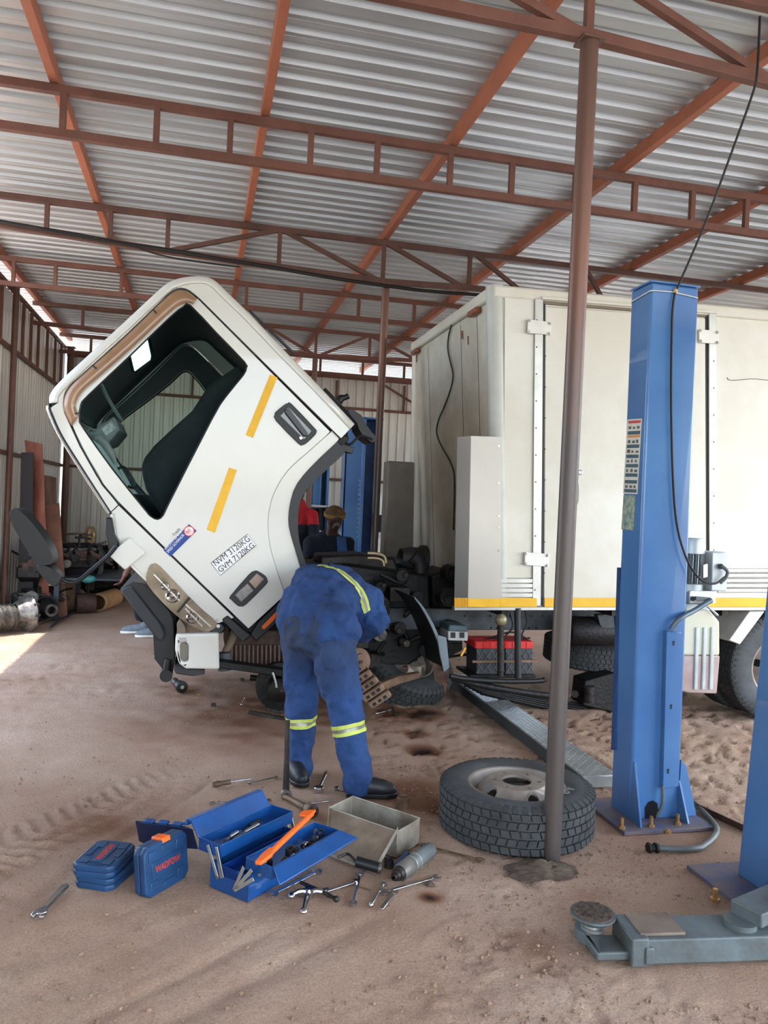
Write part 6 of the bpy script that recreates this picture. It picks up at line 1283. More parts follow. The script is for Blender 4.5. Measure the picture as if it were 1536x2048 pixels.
def boot(name, heel, d, parent, L_=.28, m_=BOOT, sole=None, h=.10, w_=.048):
    heel = V(heel); d = V(d); d.z = 0; d.normalize(); n = V((-d.y, d.x, 0)); z = V((0, 0, 1)); mb = MB()
    chain(mb, [heel+d*.03+z*.05, heel+d*.10+z*.055, heel+d*.19+z*.042, heel+d*(L_-.045)+z*.036], [.046, .048, .044, .036]); caps(mb, heel+d*.04+z*.05, heel+d*.035+z*(h+.03), .046, .048)
    b = blob(name, mb, m_, parent, .008, 4); s = []
    for t, ww in ((0, .6), (.06, .85), (.25, .9), (.5, 1.0), (.75, 1.08), (.92, .8), (1, .3)): s.append((t, ww))
    pts = [heel+d*(t*L_)+n*w_*ww for t, ww in s]+[heel+d*(t*L_)-n*w_*ww for t, ww in reversed(s)]
    obj('sole', MB().prism([[p+z*.002 for p in pts]], (0, 0, .024)), sole or BLACK, b, bevel=.005); return b
def head(m, c, f, up_, s=1.):
    f = V(f).normalized(); up_ = V(up_); up_ = (up_-f*up_.dot(f)).normalized(); r = f.cross(up_); P = lambda a, b, c_: V(c)+r*a*s+f*b*s+up_*c_*s
    caps(m, P(0, -.02, .03), P(0, .02, .03), .082*s, .078*s); caps(m, P(0, .0, -.01), P(0, .045, -.075), .068*s, .036*s)
    caps(m, P(-.03, .03, -.02), P(-.02, .04, -.07), .04*s, .03*s); caps(m, P(.03, .03, -.02), P(.02, .04, -.07), .04*s, .03*s)
    caps(m, P(0, .090, .012), P(0, .106, -.022), .010*s, .016*s); caps(m, P(-.016, .094, -.026), P(.016, .094, -.026), .012*s, .012*s)
    caps(m, P(-.03, .082, .030), P(.03, .082, .030), .014*s, .014*s); caps(m, P(-.022, .086, -.052), P(.022, .086, -.052), .010*s, .010*s); caps(m, P(-.016, .082, -.064), P(.016, .082, -.064), .010*s, .010*s)
    for k in (-1, 1): caps(m, P(k*.078, -.01, .018), P(k*.080, -.008, -.016), .014*s, .010*s, (r, .6))
    return P
def hand(m, w0, d, side, curl=.5, s=1., palm_n=None):
    """palm with five separate bent fingers, wrist at w0 pointing along d"""
    d = V(d).normalized(); side = V(side); side = (side-d*side.dot(d)).normalized(); n = d.cross(side); w0 = V(w0)
    for k in range(4):
        b0 = w0+side*(.022-.0145*k)*s; kn = b0+d*.085*s; caps(m, w0+side*(.012-.008*k)*s, kn, .016*s, .012*s)
        L1 = (.040, .045, .041, .032)[k]*s; d1 = (d*math.cos(curl)-n*math.sin(curl)); d2 = (d*math.cos(curl*2.1)-n*math.sin(curl*2.1))
        k1 = kn+side*(.004-.003*k)*s; p1 = k1+d1*L1; p2 = p1+d2*L1*.85; caps(m, k1, p1, .0095*s, .0085*s); caps(m, p1, p2, .0085*s, .007*s)
    t0 = w0+side*.026*s+d*.02*s; t1 = t0+(side*.7+d*.6-n*.3)*.04*s; t2 = t1+(d-n*.4)*.03*s; caps(m, t0, t1, .014*s, .010*s); caps(m, t1, t2, .010*s, .008*s)
# ---- bent mechanic
mech = thing('person', 'mechanic in blue overalls with lime reflective bands, bent over into the engine bay', 'person', PZ(660, 1585))
hipL, knL, anL = PY(602, 1290, 4.28), PY(602, 1420, 4.22), PY(600, 1533, 4.24)
hipR, knR, anR = PY(665, 1300, 4.10), PY(693, 1432, 3.97), PY(716, 1568, 3.90)
pel = PY(632, 1262, 4.2); wst = PY(628, 1228, 4.32); mid = PY(648, 1195, 4.50); chs_ = PY(672, 1190, 4.70); sho = PY(694, 1200, 4.84)
shR = PY(732, 1205, 4.66); elR = PY(752, 1243, 4.58); wrR = PY(704, 1272, 4.78); hdR = (PY(680, 1282, 4.92)-wrR).normalized()
shL = PY(640, 1160, 4.95); elL = PY(620, 1150, 5.12); wrL = PY(640, 1180, 5.3)
tm = MB(); side_ = (shR-shL).normalized()
chain(tm, [hipL+V((0, 0, .03)), (hipL+knL)/2, knL, (knL+anL)/2, anL+V((0, 0, .0))], [.112, .098, .080, .072, .070])
chain(tm, [hipR+V((0, 0, .03)), (hipR+knR)/2, knR, (knR+anR)/2, anR], [.125, .110, .088, .080, .076])
caps(tm, pel+side_*.06, pel-side_*.06, .148, .148)
trs = blob('trousers', tm, OVERD, mech, .012, 5, .022, .10, 1); 
jm = MB()
chain(jm, [wst, mid, chs_, sho], [.175, .185, .19, .16]); caps(jm, wst+side_*.06, wst-side_*.06, .16, .16); caps(jm, chs_+side_*.09, chs_-side_*.09, .155, .155); caps(jm, mid+side_*.07, mid-side_*.07, .165, .165); caps(jm, pel+V((.0, .04, .035))+side_*.065, pel+V((0, .04, .035))-side_*.065, .160, .160)
caps(jm, hipL+V((0, .03, .11)), hipR+V((0, .03, .11)), .142, .152); caps(jm, shR, sho, .12, .13); caps(jm, shL, sho, .10, .13)
chain(jm, [shR, elR, wrR], [.105, .088, .058]); chain(jm, [shL, elL, wrL], [.09, .075, .055])
jkt = blob('jacket', jm, OVER, mech, .012, 5, .028, .11, 2)
bm_ = MB(); chain(bm_, [pel, wst, mid, chs_, sho], [.12, .11, .12, .13, .10]); chain(bm_, [hipL, knL, anL, anL-V((0, 0, .05))], [.08, .055, .045, .04]); chain(bm_, [hipR, knR, anR, anR-V((0, 0, .05))], [.08, .055, .045, .04])
caps(bm_, shL, shR, .07, .07); chain(bm_, [shR, elR, wrR, wrR+hdR*.04], [.06, .05, .035, .028]); chain(bm_, [shL, elL, wrL], [.055, .045, .03])
hc = sho+V((.02, .17, -.10)); caps(bm_, sho, hc, .055, .055); head(bm_, hc+V((0, .03, -.03)), (0.1, .55, -.8), (0, .8, .5)); hand(bm_, wrR+hdR*.03, hdR, V((0, 0, 1)), .6); hand(bm_, wrL, V((.2, .5, -.6)), V((0, 0, 1)), .6)
blob('body', bm_, SKIN, mech, .009, 3)
hr = MB(); hr.ball(hc+V((0, .03, .0)), .088, 8); obj('hair', hr, BLACK, mech, smooth=True)
tt = bvh(trs); tj = bvh(jkt)
band('b', tt, knL+V((0, 0, -.055)), (knL-anL).normalized(), .052, mech, .2); band('b', tt, knR+V((0, 0, -.065)), (knR-anR).normalized(), .056, mech, .2)
band('b', tj, wrR+(elR-wrR)*.12, (elR-wrR).normalized(), .045, mech, .11)
hp = []
for q in catmull([(641, 1134), (652, 1133), (668, 1139), (688, 1149), (704, 1162), (717, 1178), (727, 1198), (734, 1224)], 4):
    h_, n_h, _i, _d = tj.ray_cast(EYE, ray(*q).normalized())
    if h_ is not None: hp.append((h_, n_h))
def strip(name, s0, s1, m_, par):
    vs = []
    for k, (p, n_h) in enumerate(hp):
        t = (hp[min(k+2, len(hp)-1)][0]-hp[max(k-2, 0)][0]).normalized(); sd_v = t.cross(n_h).normalized()
        for s in (s0, (s0+s1)/2, s1):
            q = tj.find_nearest(p+sd_v*s*.050); vs.append(q[0]+q[1]*.005)
    mb = MB().add(vs, [(3*k+i, 3*k+i+1, 3*(k+1)+i+1, 3*(k+1)+i) for k in range(len(hp)-1) for i in (0, 1)])
    o = obj(name, mb, m_, par, fix=False); o.data.shade_smooth(); return o
sb_ = strip('reflective_band', -.17, .17, SILV, mech); strip('band_edge', -.5, -.17, LIME, sb_).location = (0, 0, 0); strip('band_edge', .17, .5, LIME, sb_).location = (0, 0, 0)
boot('boot', PZ(583, 1552)+V((0, .05, .005)), (.15, -1, 0), mech, .26); boot('boot', PZ(700, 1596)+V((-.02, .02, .004)), (1, -.12, 0), mech, .27)
# ---- standing mechanic behind the engine
st = thing('person', 'man in navy overalls and brown cap standing behind the engine, looking down', 'person', PY(660, 1290, 7.2)*1)
st.location.z = 0
hd = PY(669, 1036, 6.98); nk = PY(664, 1066, 7.06); ch = PY(655, 1095, 7.12); be = PY(655, 1150, 7.16); pv = V((be.x, 7.2, .92))
sl, sr = PY(624, 1088, 7.12), PY(692, 1090, 7.08); f_ = V((.12, -.9, -.45))
bm = MB(); P = head(bm, hd, f_, (0, -.3, 1)); chain(bm, [hd-V((0, -.03, .04)), nk, ch, be, pv], [.05, .055, .13, .12, .12], (V((0, 1, 0)), .7)); caps(bm, sl, sr, .06, .06)
el_, er_ = PY(618, 1128, 6.98), PY(697, 1130, 6.98); wl_, wr_ = PY(628, 1120, 6.70), PY(680, 1122, 6.72)
for a, b, c_ in ((sl, el_, wl_), (sr, er_, wr_)): chain(bm, [a, b, c_], [.05, .042, .03]); hand(bm, c_, (c_-b), V((1, 0, 0)), .7)
for k in (-1, 1): chain(bm, [pv+V((k*.09, 0, 0)), pv+V((k*.1, -.02, -.42)), pv+V((k*.1, .02, -.84))], [.08, .055, .04])
blob('body', bm, SKIN, st, .008, 3)
jm = MB(); chain(jm, [nk-V((0, -.01, .05)), ch, be, pv], [.07, .165, .155, .16], (V((0, 1, 0)), .72)); caps(jm, sl, sr, .085, .085)
for a, b, c_ in ((sl, el_, wl_), (sr, er_, wr_)): chain(jm, [a, b, c_], [.08, .066, .048])
jk = blob('jacket', jm, NAVY, st, .012, 4, .010, .08, 3)
tm = MB(); 
for k in (-1, 1): chain(tm, [pv+V((k*.08, 0, .02)), pv+V((k*.1, -.02, -.42)), pv+V((k*.1, .02, -.83))], [.12, .09, .075])
blob('trousers', tm, NAVY, st, .014, 4, .01, .08, 4)
for k in (-1, 1): boot('boot', V((pv.x+k*.1, pv.y+.05, .002)), (0, -1, 0), st)
tjk = bvh(jk); cl_ = mat('collar_blue', (52, 84, 128), .85, 0, .2, 10)
for x0, x1, m_ in ((673, 691, cl_),):
    mb = MB(); pts = []
    for t in range(9):
        for x in (x0+(t*.4), x1+t*.7):
            r_ = ray(x, 1074+t*5.2).normalized(); h_ = tjk.ray_cast(EYE, r_)[0]
            if h_ is None: h_ = PY(x, 1074+t*5.2, 7.0)
            pts.append(h_-r_*.012)
    mb.add(pts, [(2*i, 2*i+1, 2*i+3, 2*i+2) for i in range(8)]); o = obj('open_front', mb, cl_, st, fix=False); o.modifiers.new('s', 'SOLIDIFY').thickness = .01
CAP = mat('brown_cap_print', (112, 84, 50), .85, 0, .4, 26, c2=(60, 40, 28)); capb = mat('cap_band', (150, 112, 60), .8)
upc = V((0, -.3, 1)).normalized(); cm_ = MB(); cm_.ball(hd+upc*.035, .097, 10, (1, 1.05, .82)); 
for i in range(len(cm_.v)):
    p = V(cm_.v[i]); q = p-(hd+upc*.045); t = q.dot(upc)
    if t < 0: p = p-upc*t*.9; cm_.v[i] = tuple(p)
obj('cap', cm_, CAP, st, smooth=True); obj('cap_band', MB().lathe(hd+upc*.03, upc, [(-.012, .099), (.02, .0995), (.02, .094), (-.012, .094)], 32), capb, st, smooth=True)
for k in (-1, 1): e_ = P(k*.03, .083, .008); obj('eye', MB().ball(e_, .008, 6), mat('eye_dark', (60, 50, 46), .3), st, smooth=True)
# ---- third man, mostly hidden by the wheel arch
t3 = thing('person', 'person in a red and navy top, mostly hidden behind the cab wheel arch', 'person', (0, 0, 0)); c = PY(590, 1080, 8.3); t3.location = (c.x, 8.3, 0)
bm = MB(); hh = V((c.x, 8.28, 1.60)); head(bm, hh, (.3, -.9, -.2), (0, 0, 1)); chain(bm, [hh-V((0, 0, .05)), V((c.x, 8.32, 1.40)), V((c.x, 8.3, 1.2)), V((c.x, 8.3, .92))], [.05, .06, .12, .12], (V((0, 1, 0)), .7))
for k in (-1, 1): chain(bm, [V((c.x+k*.08, 8.3, .9)), V((c.x+k*.09, 8.28, .5)), V((c.x+k*.09, 8.3, .06))], [.08, .055, .04]); chain(bm, [V((c.x+k*.17, 8.3, 1.36)), V((c.x+k*.2, 8.24, 1.1)), V((c.x+k*.16, 8.05, 1.02))], [.045, .04, .03]); hand(bm, V((c.x+k*.16, 8.05, 1.02)), (0, -1, -.2), (-k, 0, 0), .5)
blob('body', bm, SKIN, t3, .01, 3)
jm = MB(); chain(jm, [V((c.x, 8.32, 1.42)), V((c.x, 8.3, 1.2)), V((c.x, 8.3, .9))], [.13, .15, .15], (V((0, 1, 0)), .7)); caps(jm, V((c.x-.15, 8.3, 1.37)), V((c.x+.15, 8.3, 1.37)), .065, .065)
for k in (-1, 1): chain(jm, [V((c.x+k*.17, 8.3, 1.36)), V((c.x+k*.2, 8.24, 1.12)), V((c.x+k*.17, 8.1, 1.04))], [.07, .06, .045])
j3 = blob('jacket', jm, mat('red_cloth', (178, 26, 34), .85, 0, .15, 8), t3, .014, 4, .008, .08, 5); j3.data.materials.append(NAVY)
for p in j3.data.polygons:
    if p.center.z < 1.26: p.material_index = 1
tm = MB()
for k in (-1, 1): chain(tm, [V((c.x+k*.07, 8.3, .92)), V((c.x+k*.09, 8.28, .5)), V((c.x+k*.09, 8.3, .1))], [.11, .085, .07])
blob('trousers', tm, NAVY, t3, .016, 4)
for k in (-1, 1): boot('boot', V((c.x+k*.09, 8.36, .002)), (0, -1, 0), t3)
# ---- walker behind the front bumper: dark trousers, grey slip-on shoes
f1, f2 = PZ(283, 1266), PZ(313, 1274); wk = thing('person', 'person in dark trousers and grey slip-on shoes, stooping behind the truck front', 'person', (f1+f2)/2)
SHOE = mat('grey_slip_on', (118, 128, 134), .8, 0, .15, 20); SOLE = mat('white_sole', (226, 226, 220), .6)
L1 = mat('ankle_skin', (112, 76, 64), .5, 0, .1); a1, a2 = f1+V((-.01, .02, .10)), f2+V((-.01, .02, .10)); k1, k2 = PY(276, 1190, f1.y), PY(296, 1196, f2.y); pv = PY(292, 1120, f1.y+.05); ch = PY(288, 1085, f1.y); hd = PY(283, 1052, f1.y-.05)
bm = MB(); chain(bm, [a1-V((0, 0, .04)), a1, k1, pv], [.035, .035, .05, .08]); chain(bm, [a2-V((0, 0, .04)), a2, k2, pv], [.035, .035, .05, .08]); chain(bm, [pv, ch, hd], [.12, .13, .05]); head(bm, hd, (-.9, -.2, -.3), (-.3, 0, 1), .95)
sh_ = ch+V((0, -.12, .0)); e_ = PY(268, 1118, f1.y-.15); wq = PY(250, 1150, f1.y-.2); chain(bm, [sh_, e_, wq], [.05, .042, .03]); hand(bm, wq, wq-e_, V((0, 1, 0)), .5)
blob('body', bm, L1, wk, .01, 3)
tm = MB(); chain(tm, [a1+V((0, 0, .07)), k1, pv], [.06, .075, .12]); chain(tm, [a2+V((0, 0, .07)), k2, pv], [.06, .075, .12]); blob('trousers', tm, NAVY, wk, .013, 4, .01, .08, 6)
jm = MB(); chain(jm, [pv, ch, ch+V((0, 0, .08))], [.14, .15, .08]); chain(jm, [sh_, e_], [.065, .055]); blob('shirt', jm, mat('dark_red_shirt', (92, 50, 48), .85, 0, .2, 8), wk, .014, 4)
for f in (f1, f2): boot('shoe', f+V((.06, .0, .002)), (-1, -.12, 0), wk, .28, SHOE, SOLE, .05, .042)
# ================================================================ BACKGROUND
# leaning planks and panels by the left wall
def plank(q, Y0, Y1, th, label, m, name='plank'):
    """q: four picture corners, bottom-left, bottom-right, top-right, top-left; foot at Y0, head at Y1"""
    P = [PY(*q[0], Y0), PY(*q[1], Y0), PY(*q[2], Y1), PY(*q[3], Y1)]
    o = obj(name, MB().prism([P], (0, th, 0)), m, bevel=.003); c = (P[0]+P[1])/2; tag(rebase(o, (c.x, c.y, 0)), label, 'plank'); return o
for q, y0, y1, l, m, n_ in (([(35, 1195), (66, 1195), (66, 905), (42, 905)], 9.5, 9.3, 'dark narrow board leaning left of the red plank', mat('dark_board', (44, 42, 44), .7), 'board'),
        ([(84, 1195), (98, 1195), (84, 888), (49, 880)], 9.6, 9.5, 'tall red-brown plank leaning near the left wall', WOODR, 'plank'),
        ([(98, 1195), (110, 1195), (112, 955), (88, 950)], 10.1, 10.2, 'weathered grey-brown plank behind the red one', WOODB, 'plank'),
        ([(100, 1195), (132, 1195), (118, 1006), (92, 1010)], 9.9, 10.1, 'short pinkish board leaning in front of the weathered plank', mat('pink_board', (168, 120, 100), .75, 0, .2, 4, c2=(120, 88, 76)), 'plank')):
    P0_ = PY(*q[0], y0); zb0 = P0_.z
    # bring the foot down to the floor along the board
    def down(a, b): t = (a.z-.0)/(b.z-a.z); return a-(b-a)*t
    A, B, D, E_ = PY(*q[0], y0), PY(*q[1], y0), PY(*q[2], y1), PY(*q[3], y1)
    A, B = down(A, E_), down(B, D); o = obj(n_, MB().prism([[A, B, D, E_]], (0, .03, 0)), m, bevel=.003); c = (A+B)/2; tag(rebase(o, (c.x, c.y, 0)), l, 'plank')
# scrap: engines, gearboxes, castings; each its own thing
ALY = mat('oily_alloy', (128, 124, 118), .45, .6, .35, 14, .5, 40, c2=(56, 52, 50)); DK = mat('scrap_black', (38, 36, 36), .5, .3, .4, 12, .5, 40, c2=(20, 18, 18)); RS = mat('scrap_rust', (84, 66, 58), .7, .3, .35, 10, .4, 40, c2=(60, 44, 38))
def engine(seed, L_=.7, label='', name='scrap_engine', main=DK, second=ALY):
    r = random.Random(seed); t = thing(name, label, 'engine', (0, 0, 0))
    W_, H_ = L_*.42, L_*.55
    obj('block', MB().box((-L_/2, -W_/2, .10), (L_/2, W_/2, H_*.72)), main, t, bevel=.025, local=True)
    obj('oil_pan', MB().hexa([(-L_*.3, -W_*.3, 0), (L_*.4, -W_*.3, 0), (L_*.4, W_*.3, 0), (-L_*.3, W_*.3, 0), (-L_*.48, -W_*.45, .13), (L_*.48, -W_*.45, .13), (L_*.48, W_*.45, .13), (-L_*.48, W_*.45, .13)]), main, t, bevel=.01, local=True)
    obj('cylinder_head', MB().box((-L_*.46, -W_*.38, H_*.72), (L_*.46, W_*.38, H_*.86)), second, t, bevel=.01, local=True)
    obj('rocker_cover', MB().box((-L_*.42, -W_*.26, H_*.86), (L_*.42, W_*.26, H_)), main, t, bevel=.03, local=True)
    obj('bell_housing', MB().lathe((L_/2, 0, H_*.42), (1, 0, 0), [(0, W_*.52), (.03, W_*.62), (.05, W_*.62), (.05, W_*.4), (.02, .02), (.02, .001)], 24), second, t, smooth=True, local=True)
    for k in range(4):
        c = V((-L_/2-.03, r.uniform(-W_*.35, W_*.35), r.uniform(.2, H_*.8))); rr_ = r.uniform(.04, .09); obj('pulley', MB().lathe(c, (-1, 0, 0), [(0, rr_*.3), (0, rr_), (.012, rr_*.85), (.024, rr_), (.026, rr_*.3), (.03, .001)], 18), second if k % 2 else main, t, smooth=True, local=True)
    for k in range(4):
        x = -L_*.36+k*L_*.24; s = -1; m = MB(); m.tube([(x, s*W_*.38, H_*.78), (x, s*W_*.62, H_*.80), (x+.03, s*W_*.72, H_*.68), (x+.1, s*W_*.75, H_*.62)], .024, 8, 1); obj('manifold_pipe', m, RS, t, smooth=True, local=True)
    for k in range(7):
        a = V((r.uniform(-L_*.5, L_*.5), r.uniform(-W_*.6, -W_*.3), r.uniform(.2, H_))); b = a+V((r.uniform(-.25, .25), r.uniform(-.1, .1), r.uniform(-.1, .18))); d = b+V((r.uniform(-.15, .15), r.uniform(-.1, .1), r.uniform(-.2, .05))); obj('hose', MB().tube([a, b, d], r.uniform(.008, .018), 6, 2), r.choice((DK, DK, ALY)), t, smooth=True, local=True)
    for k in range(5):
        a = V((r.uniform(-L_*.45, L_*.4), -W_/2-.01, r.uniform(.15, H_*.7))); s = r.uniform(.03, .06); m = MB()
        if k % 2: m.box((a.x-s, a.y-s, a.z-s), (a.x+s, a.y+s*.4, a.z+s))
        else: m.cyl(a, a+V((0, -s*1.4, 0)), s, n=12)
        obj('bracket' if k % 2 else 'filter', m, r.choice((ALY, DK, RS)), t, bevel=.004, local=True)
    return t
def put(t, p, rz=0, ry=0, rx=0, z=None): t.location = (p.x, p.y, p.z if z is None else z); t.rotation_euler = (rx, ry, rz)
e = engine(1, .75, 'black stripped engine on the metal stand, nearest the cab mirror'); put(e, PY(128, 1165, 10.3), .3, z=.45)
e = engine(2, .7, 'dark engine leaning in the pile at the left edge, below the mirror'); put(e, V((-1.82, 9.75, 0)), 1.45, z=0)
e = engine(3, .62, 'grimy engine stacked on top of the pile beside the left wall', main=DK, second=RS); put(e, V((-1.85, 9.72, .39)), 1.62, z=.39)
e = engine(4, .7, 'black engine lying behind the metal stand under the mirror arm', second=DK); put(e, PY(175, 1130, 11.2), .1, z=.40)
e = engine(5, .66, 'dark engine on the floor under the stand, behind the brown tube'); put(e, PZ(205, 1190), .25, z=0)
e = engine(6, .6, 'small rusty engine between the planks and the pile', main=RS, second=DK); put(e, PY(84, 1120, 9.75), 1.3, z=.0)
def gearbox(seed, label, m1=ALY):
    t = thing('gearbox', label, 'gearbox', (0, 0, 0)); r = random.Random(seed)
    obj('bell_housing', MB().lathe((0, 0, .19), (1, 0, 0), [(0, .19), (.02, .20), (.03, .19), (.16, .12), (.17, .11), (.0, .1), (-.0, .19)], 28), m1, t, smooth=True, local=True)
    obj('casing', MB().lathe((.15, 0, .17), (1, 0, 0), [(0, .11), (.1, .13), (.25, .12), (.3, .08), (.42, .06), (.44, .001)], 20), m1, t, smooth=True, local=True)
    obj('output_flange', MB().lathe((.57, 0, .17), (1, 0, 0), [(0, .05), (.03, .07), (.06, .07), (.06, .045), (.02, .04)], 20), ALY, t, smooth=True, local=True)
    for k in range(10): an = 2*math.pi*k/10; c = V((.01, .18*math.cos(an), .19+.18*math.sin(an))); obj('lug', MB().cyl(c-V((.02, 0, 0)), c+V((.03, 0, 0)), .018, n=8), m1, t, local=True)
    for k in range(6): x = .2+k*.045; obj('rib', MB().lathe((x, 0, .17), (1, 0, 0), [(0, .12), (0, .137), (.01, .137), (.01, .12)], 20), m1, t, local=True)
    return t
g = gearbox(1, 'silver gearbox casting at the left edge, in front of the scrap pile'); put(g, PZ(58, 1262), math.radians(-140), z=0)
g = gearbox(2, 'dark round bell housing standing beside the silver gearbox', DK); put(g, PZ(62, 1236), math.radians(-60), z=0)
sp_ = obj('clutch_housing', MB().lathe(PY(58, 1200, 9.9), (.25, -1, .1), [(-.14, .08), (-.1, .14), (-.02, .155), (.0, .165), (.02, .165), (.02, .14), (-.04, .12), (-.06, .10), (-.06, .06), (-.02, .05), (-.02, .03), (-.05, .02), (-.05, .001)], 36), mat('housing_dusty', (96, 98, 98), .5, .4, .35, 10, c2=(40, 40, 40)), smooth=True); tag(rebase(sp_, PZ(60, 1240)), 'large round clutch housing facing out, between the gearbox and the coil spring', 'machine part')
pts = [PZ(94, 1235, .0)+V((.07*math.cos(a*.5), .07*math.sin(a*.5), .02+a*.0062)) for a in range(70)]
o = obj('coil_spring', MB().tube(pts, .012, 6), DK, smooth=True); tag(rebase(o, PZ(94, 1235)), 'black coil spring standing beside the round housing', 'spring')
# metal stand with runners
s0, s1 = PZ(110, 1240), PZ(152, 1215); t = thing('metal_stand', 'metal trestle stand with long floor runners, carrying scrap engines', 'stand', s0)
ST = mat('stand_blue_grey', (60, 68, 76), .5, .3, .2)
for q in ((108, 1240), (152, 1216)):
    for dx in (0, 5):
        p = PZ(q[0]+dx, q[1]); obj('leg', MB().bar(p, p+V((0, .0, .46)), .03, .03, (0, 1, 0)), ST, t, bevel=.003)
for q in ((175, 1200), (100, 1215)): p = PZ(*q); obj('leg', MB().bar(p, p+V((0, 0, .46)), .03, .03, (0, 1, 0)), ST, t, bevel=.003)
a, b = PZ(62, 1253, .015), PZ(178, 1207, .015); obj('runner', MB().tube([a, a+(b-a)*.2+V((0, 0, .0)), b], .016, 8, 1), mat('runner_grey', (120, 104, 92), .5, .3), t, smooth=True); obj('runner', MB().tube([a+V((.2, -.02, 0)), a+(b-a)*.35+V((.1, -.06, 0)), b+V((.05, -.03, 0))], .012, 8, 1), ST, t, smooth=True)
p = PZ(110, 1232); obj('top_frame', MB().box((p.x-.15, p.y-.1, .44), (p.x+.75, p.y+1.7, .47)), ST, t, bevel=.004)
wd = obj('timber_packer', MB().box((0, 0, 0), (.30, .12, .085)), WOODL, bevel=.004); p = PY(53, 1170, 9.6); wd.location = p; wd.location.z = .40; tag(wd, 'pale timber packing block in front of the scrap engines', 'timber')
for k in (1, 2): obj('groove', MB().box((.0, -.001, .028*k), (.30, .004, .028*k+.003)), mat('groove_dark', (120, 88, 64), .8), wd)
p = PY(53, 1170, 9.6); o = obj('timber_support', MB().box((p.x+.02, p.y+.0, 0), (p.x+.20, p.y+.12, .40)), DK, bevel=.01); tag(rebase(o, (p.x+.15, p.y+.1, 0)), 'dark block of scrap under the pale timber', 'scrap block')
# brown tube, teal part
A, B = PZ(196, 1205, .115), PZ(240, 1190, .115); d = (B-A).normalized()
o = obj('fibre_tube', MB().lathe(A, d, [(0, .09), (0, .115), (.6, .115), (.6, .09), (.02, .09)], 32), CARDB, smooth=True); tag(rebase(o, (A.x, A.y, 0)), 'short wide brown tube lying beside the stand', 'tube')
o = obj('brown_drum', MB().lathe(PZ(176, 1206, .125), (1, .3, 0), [(-.12, .001), (-.14, .10), (-.14, .12), (-.1, .125), (.08, .12), (.08, .08), (-.05, .07), (-.05, .001)], 32), RS, smooth=True); tag(rebase(o, PZ(183, 1208)), 'dark brown rimmed drum against the end of the brown tube', 'drum')
o = obj('teal_bag', MB().ball(PY(176, 1158, 9.4), .09, 8, (1, .7, .5)), mat('teal_plastic', (58, 132, 132), .6, 0, .3, 14), smooth=True); tag(rebase(o, PY(176, 1163, 9.4)), 'crumpled teal plastic hanging on the scrap by the mirror arm', 'plastic bag')
o = obj('small_lamp', MB().lathe(PY(180, 1085, 10.4), (0, 0, 1), [(0, .001), (0, .06), (.1, .08), (.18, .05), (.2, .03), (.2, .001)], 18), mat('brass_dirty', (150, 128, 90), .4, .5, .3, 20), smooth=True); tag(rebase(o, PY(180, 1085, 10.4)), 'dirty brass-coloured canister on top of the scrap engines', 'canister')
for k, (q1, q2) in enumerate((((128, 1068), (185, 1070)), ((150, 1075), (182, 1078)), ((0, 1245), (48, 1240)), ((5, 1255), (30, 1247)), ((185, 1112), (225, 1130)), ((20, 1100), (60, 1125)))):
    y = 10.2 if k != 2 and k != 3 else None
    a, b = (PY(*q1, y), PY(*q2, y)) if y else (PZ(*q1, .015), PZ(*q2, .015))
    o = obj('scrap_rod', MB().tube([a, (a+b)/2+V((0, 0, .01)), b], .014, 8), DK if k % 2 else RS, smooth=True); tag(rebase(o, a), ('dark rod across the top of the scrap pile', 'short rod under the top rod of the scrap pile', 'rusty rod on the floor at the left edge', 'thin rod on the floor in front of the silver gearbox', 'slanting bar right of the scrap, behind the mirror arm', 'slanting bar in the scrap above the timber block')[k], 'rod')
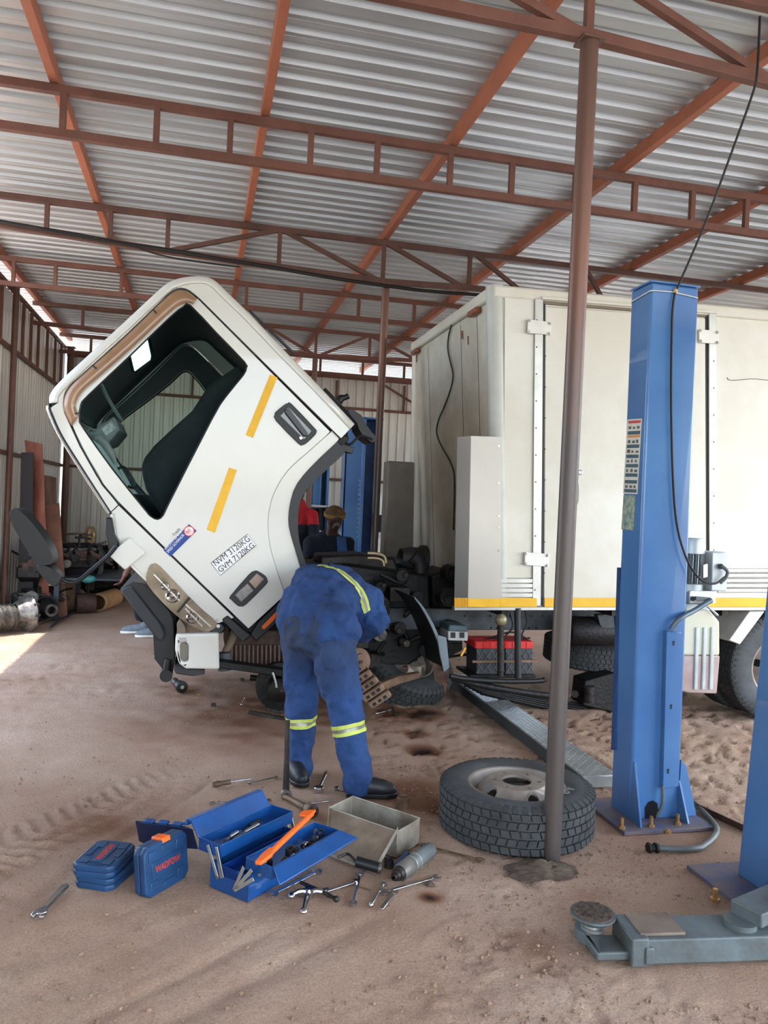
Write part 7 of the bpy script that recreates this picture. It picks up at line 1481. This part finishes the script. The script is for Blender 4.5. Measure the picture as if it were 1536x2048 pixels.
# vehicles behind
WV = mat('white_vehicle', (228, 228, 224), .35, 0, .02, coat=.4); t = thing('white_vehicle', 'white vehicle standing behind the blue lift column, half hidden by the truck', 'car', PY(765, 1160, 11.0)*1)
t.location.z = 0; a, b = PY(752, 1115, 10.6), PY(800, 1000, 10.6); x0, x1 = a.x-.1, a.x+2.2
obj('body', MB().prism([[V((x0, 10.6, .35)), V((x1, 10.6, .35)), V((x1, 10.6, 1.08)), V((x0+.1, 10.6, 1.06)), V((x0, 10.6, .95))]], (0, 1.5, 0)), WV, t, bevel=.05, seg=3); zc = PY(760, 1030, 10.6).z; zd = PY(760, 1065, 10.6).z
obj('cabin', MB().box((x0+.05, 10.72, 1.05), (x1-.1, 11.95, 1.68)), WV, t, bevel=.08, seg=3); obj('side_window', MB().box((x0+.02, 10.70, zd), (x1-.25, 10.725, zc)), BLACK, t, bevel=.01); obj('side_window', MB().box((x0+.03, 10.8, zd), (x0+.055, 11.8, zc)), BLACK, t)
for x in (x0+.45, x1-.5): obj('wheel', MB().lathe((x, 10.58, .33), (0, 1, 0), [(0, .001), (0, .18), (.01, .2), (0, .31), (.03, .33), (.18, .33), (.2, .3)], 28), RUBBER, t, smooth=True)
t = thing('pale_pickup', 'pale vehicle roof seen between the wheel arch and the standing mechanic', 'car', (0, 0, 0)); a, b = PY(612, 1030, 11.2), PY(668, 1012, 11.2); t.location = ((a.x+b.x)/2, 11.5, 0)
obj('body', MB().prism([[V((a.x-1.4, 11.2, .4)), V((b.x+.1, 11.2, .4)), V((b.x+.1, 11.2, 1.0)), V((b.x-.2, 11.2, 1.1)), V((a.x-1.4, 11.2, 1.1))]], (0, 1.4, 0)), WV, t, bevel=.04); obj('roof', MB().prism([[V((a.x-1.2, 11.3, 1.4)), V((b.x-.1, 11.3, b.z-.03)), V((b.x-.05, 11.3, b.z)), V((a.x-1.1, 11.3, 1.48))]], (0, 1.1, 0)), WV, t, bevel=.02)
for x in (a.x-1.1, a.x-.4, b.x-.15): obj('roof_pillar', MB().bar(V((x, 11.35, 1.08)), V((x-.03, 11.35, 1.44)), .05, .05, (0, 1, 0)), BLACK, t)
obj('window', MB().box((a.x-1.1, 11.34, 1.1), (b.x-.2, 11.36, 1.4)), SCREEN, t)
for x in (a.x-1.0, b.x+.0): obj('wheel', MB().lathe((x, 11.18, .33), (0, 1, 0), [(0, .001), (0, .18), (.01, .2), (0, .31), (.03, .33), (.18, .33), (.2, .3)], 28), RUBBER, t, smooth=True)
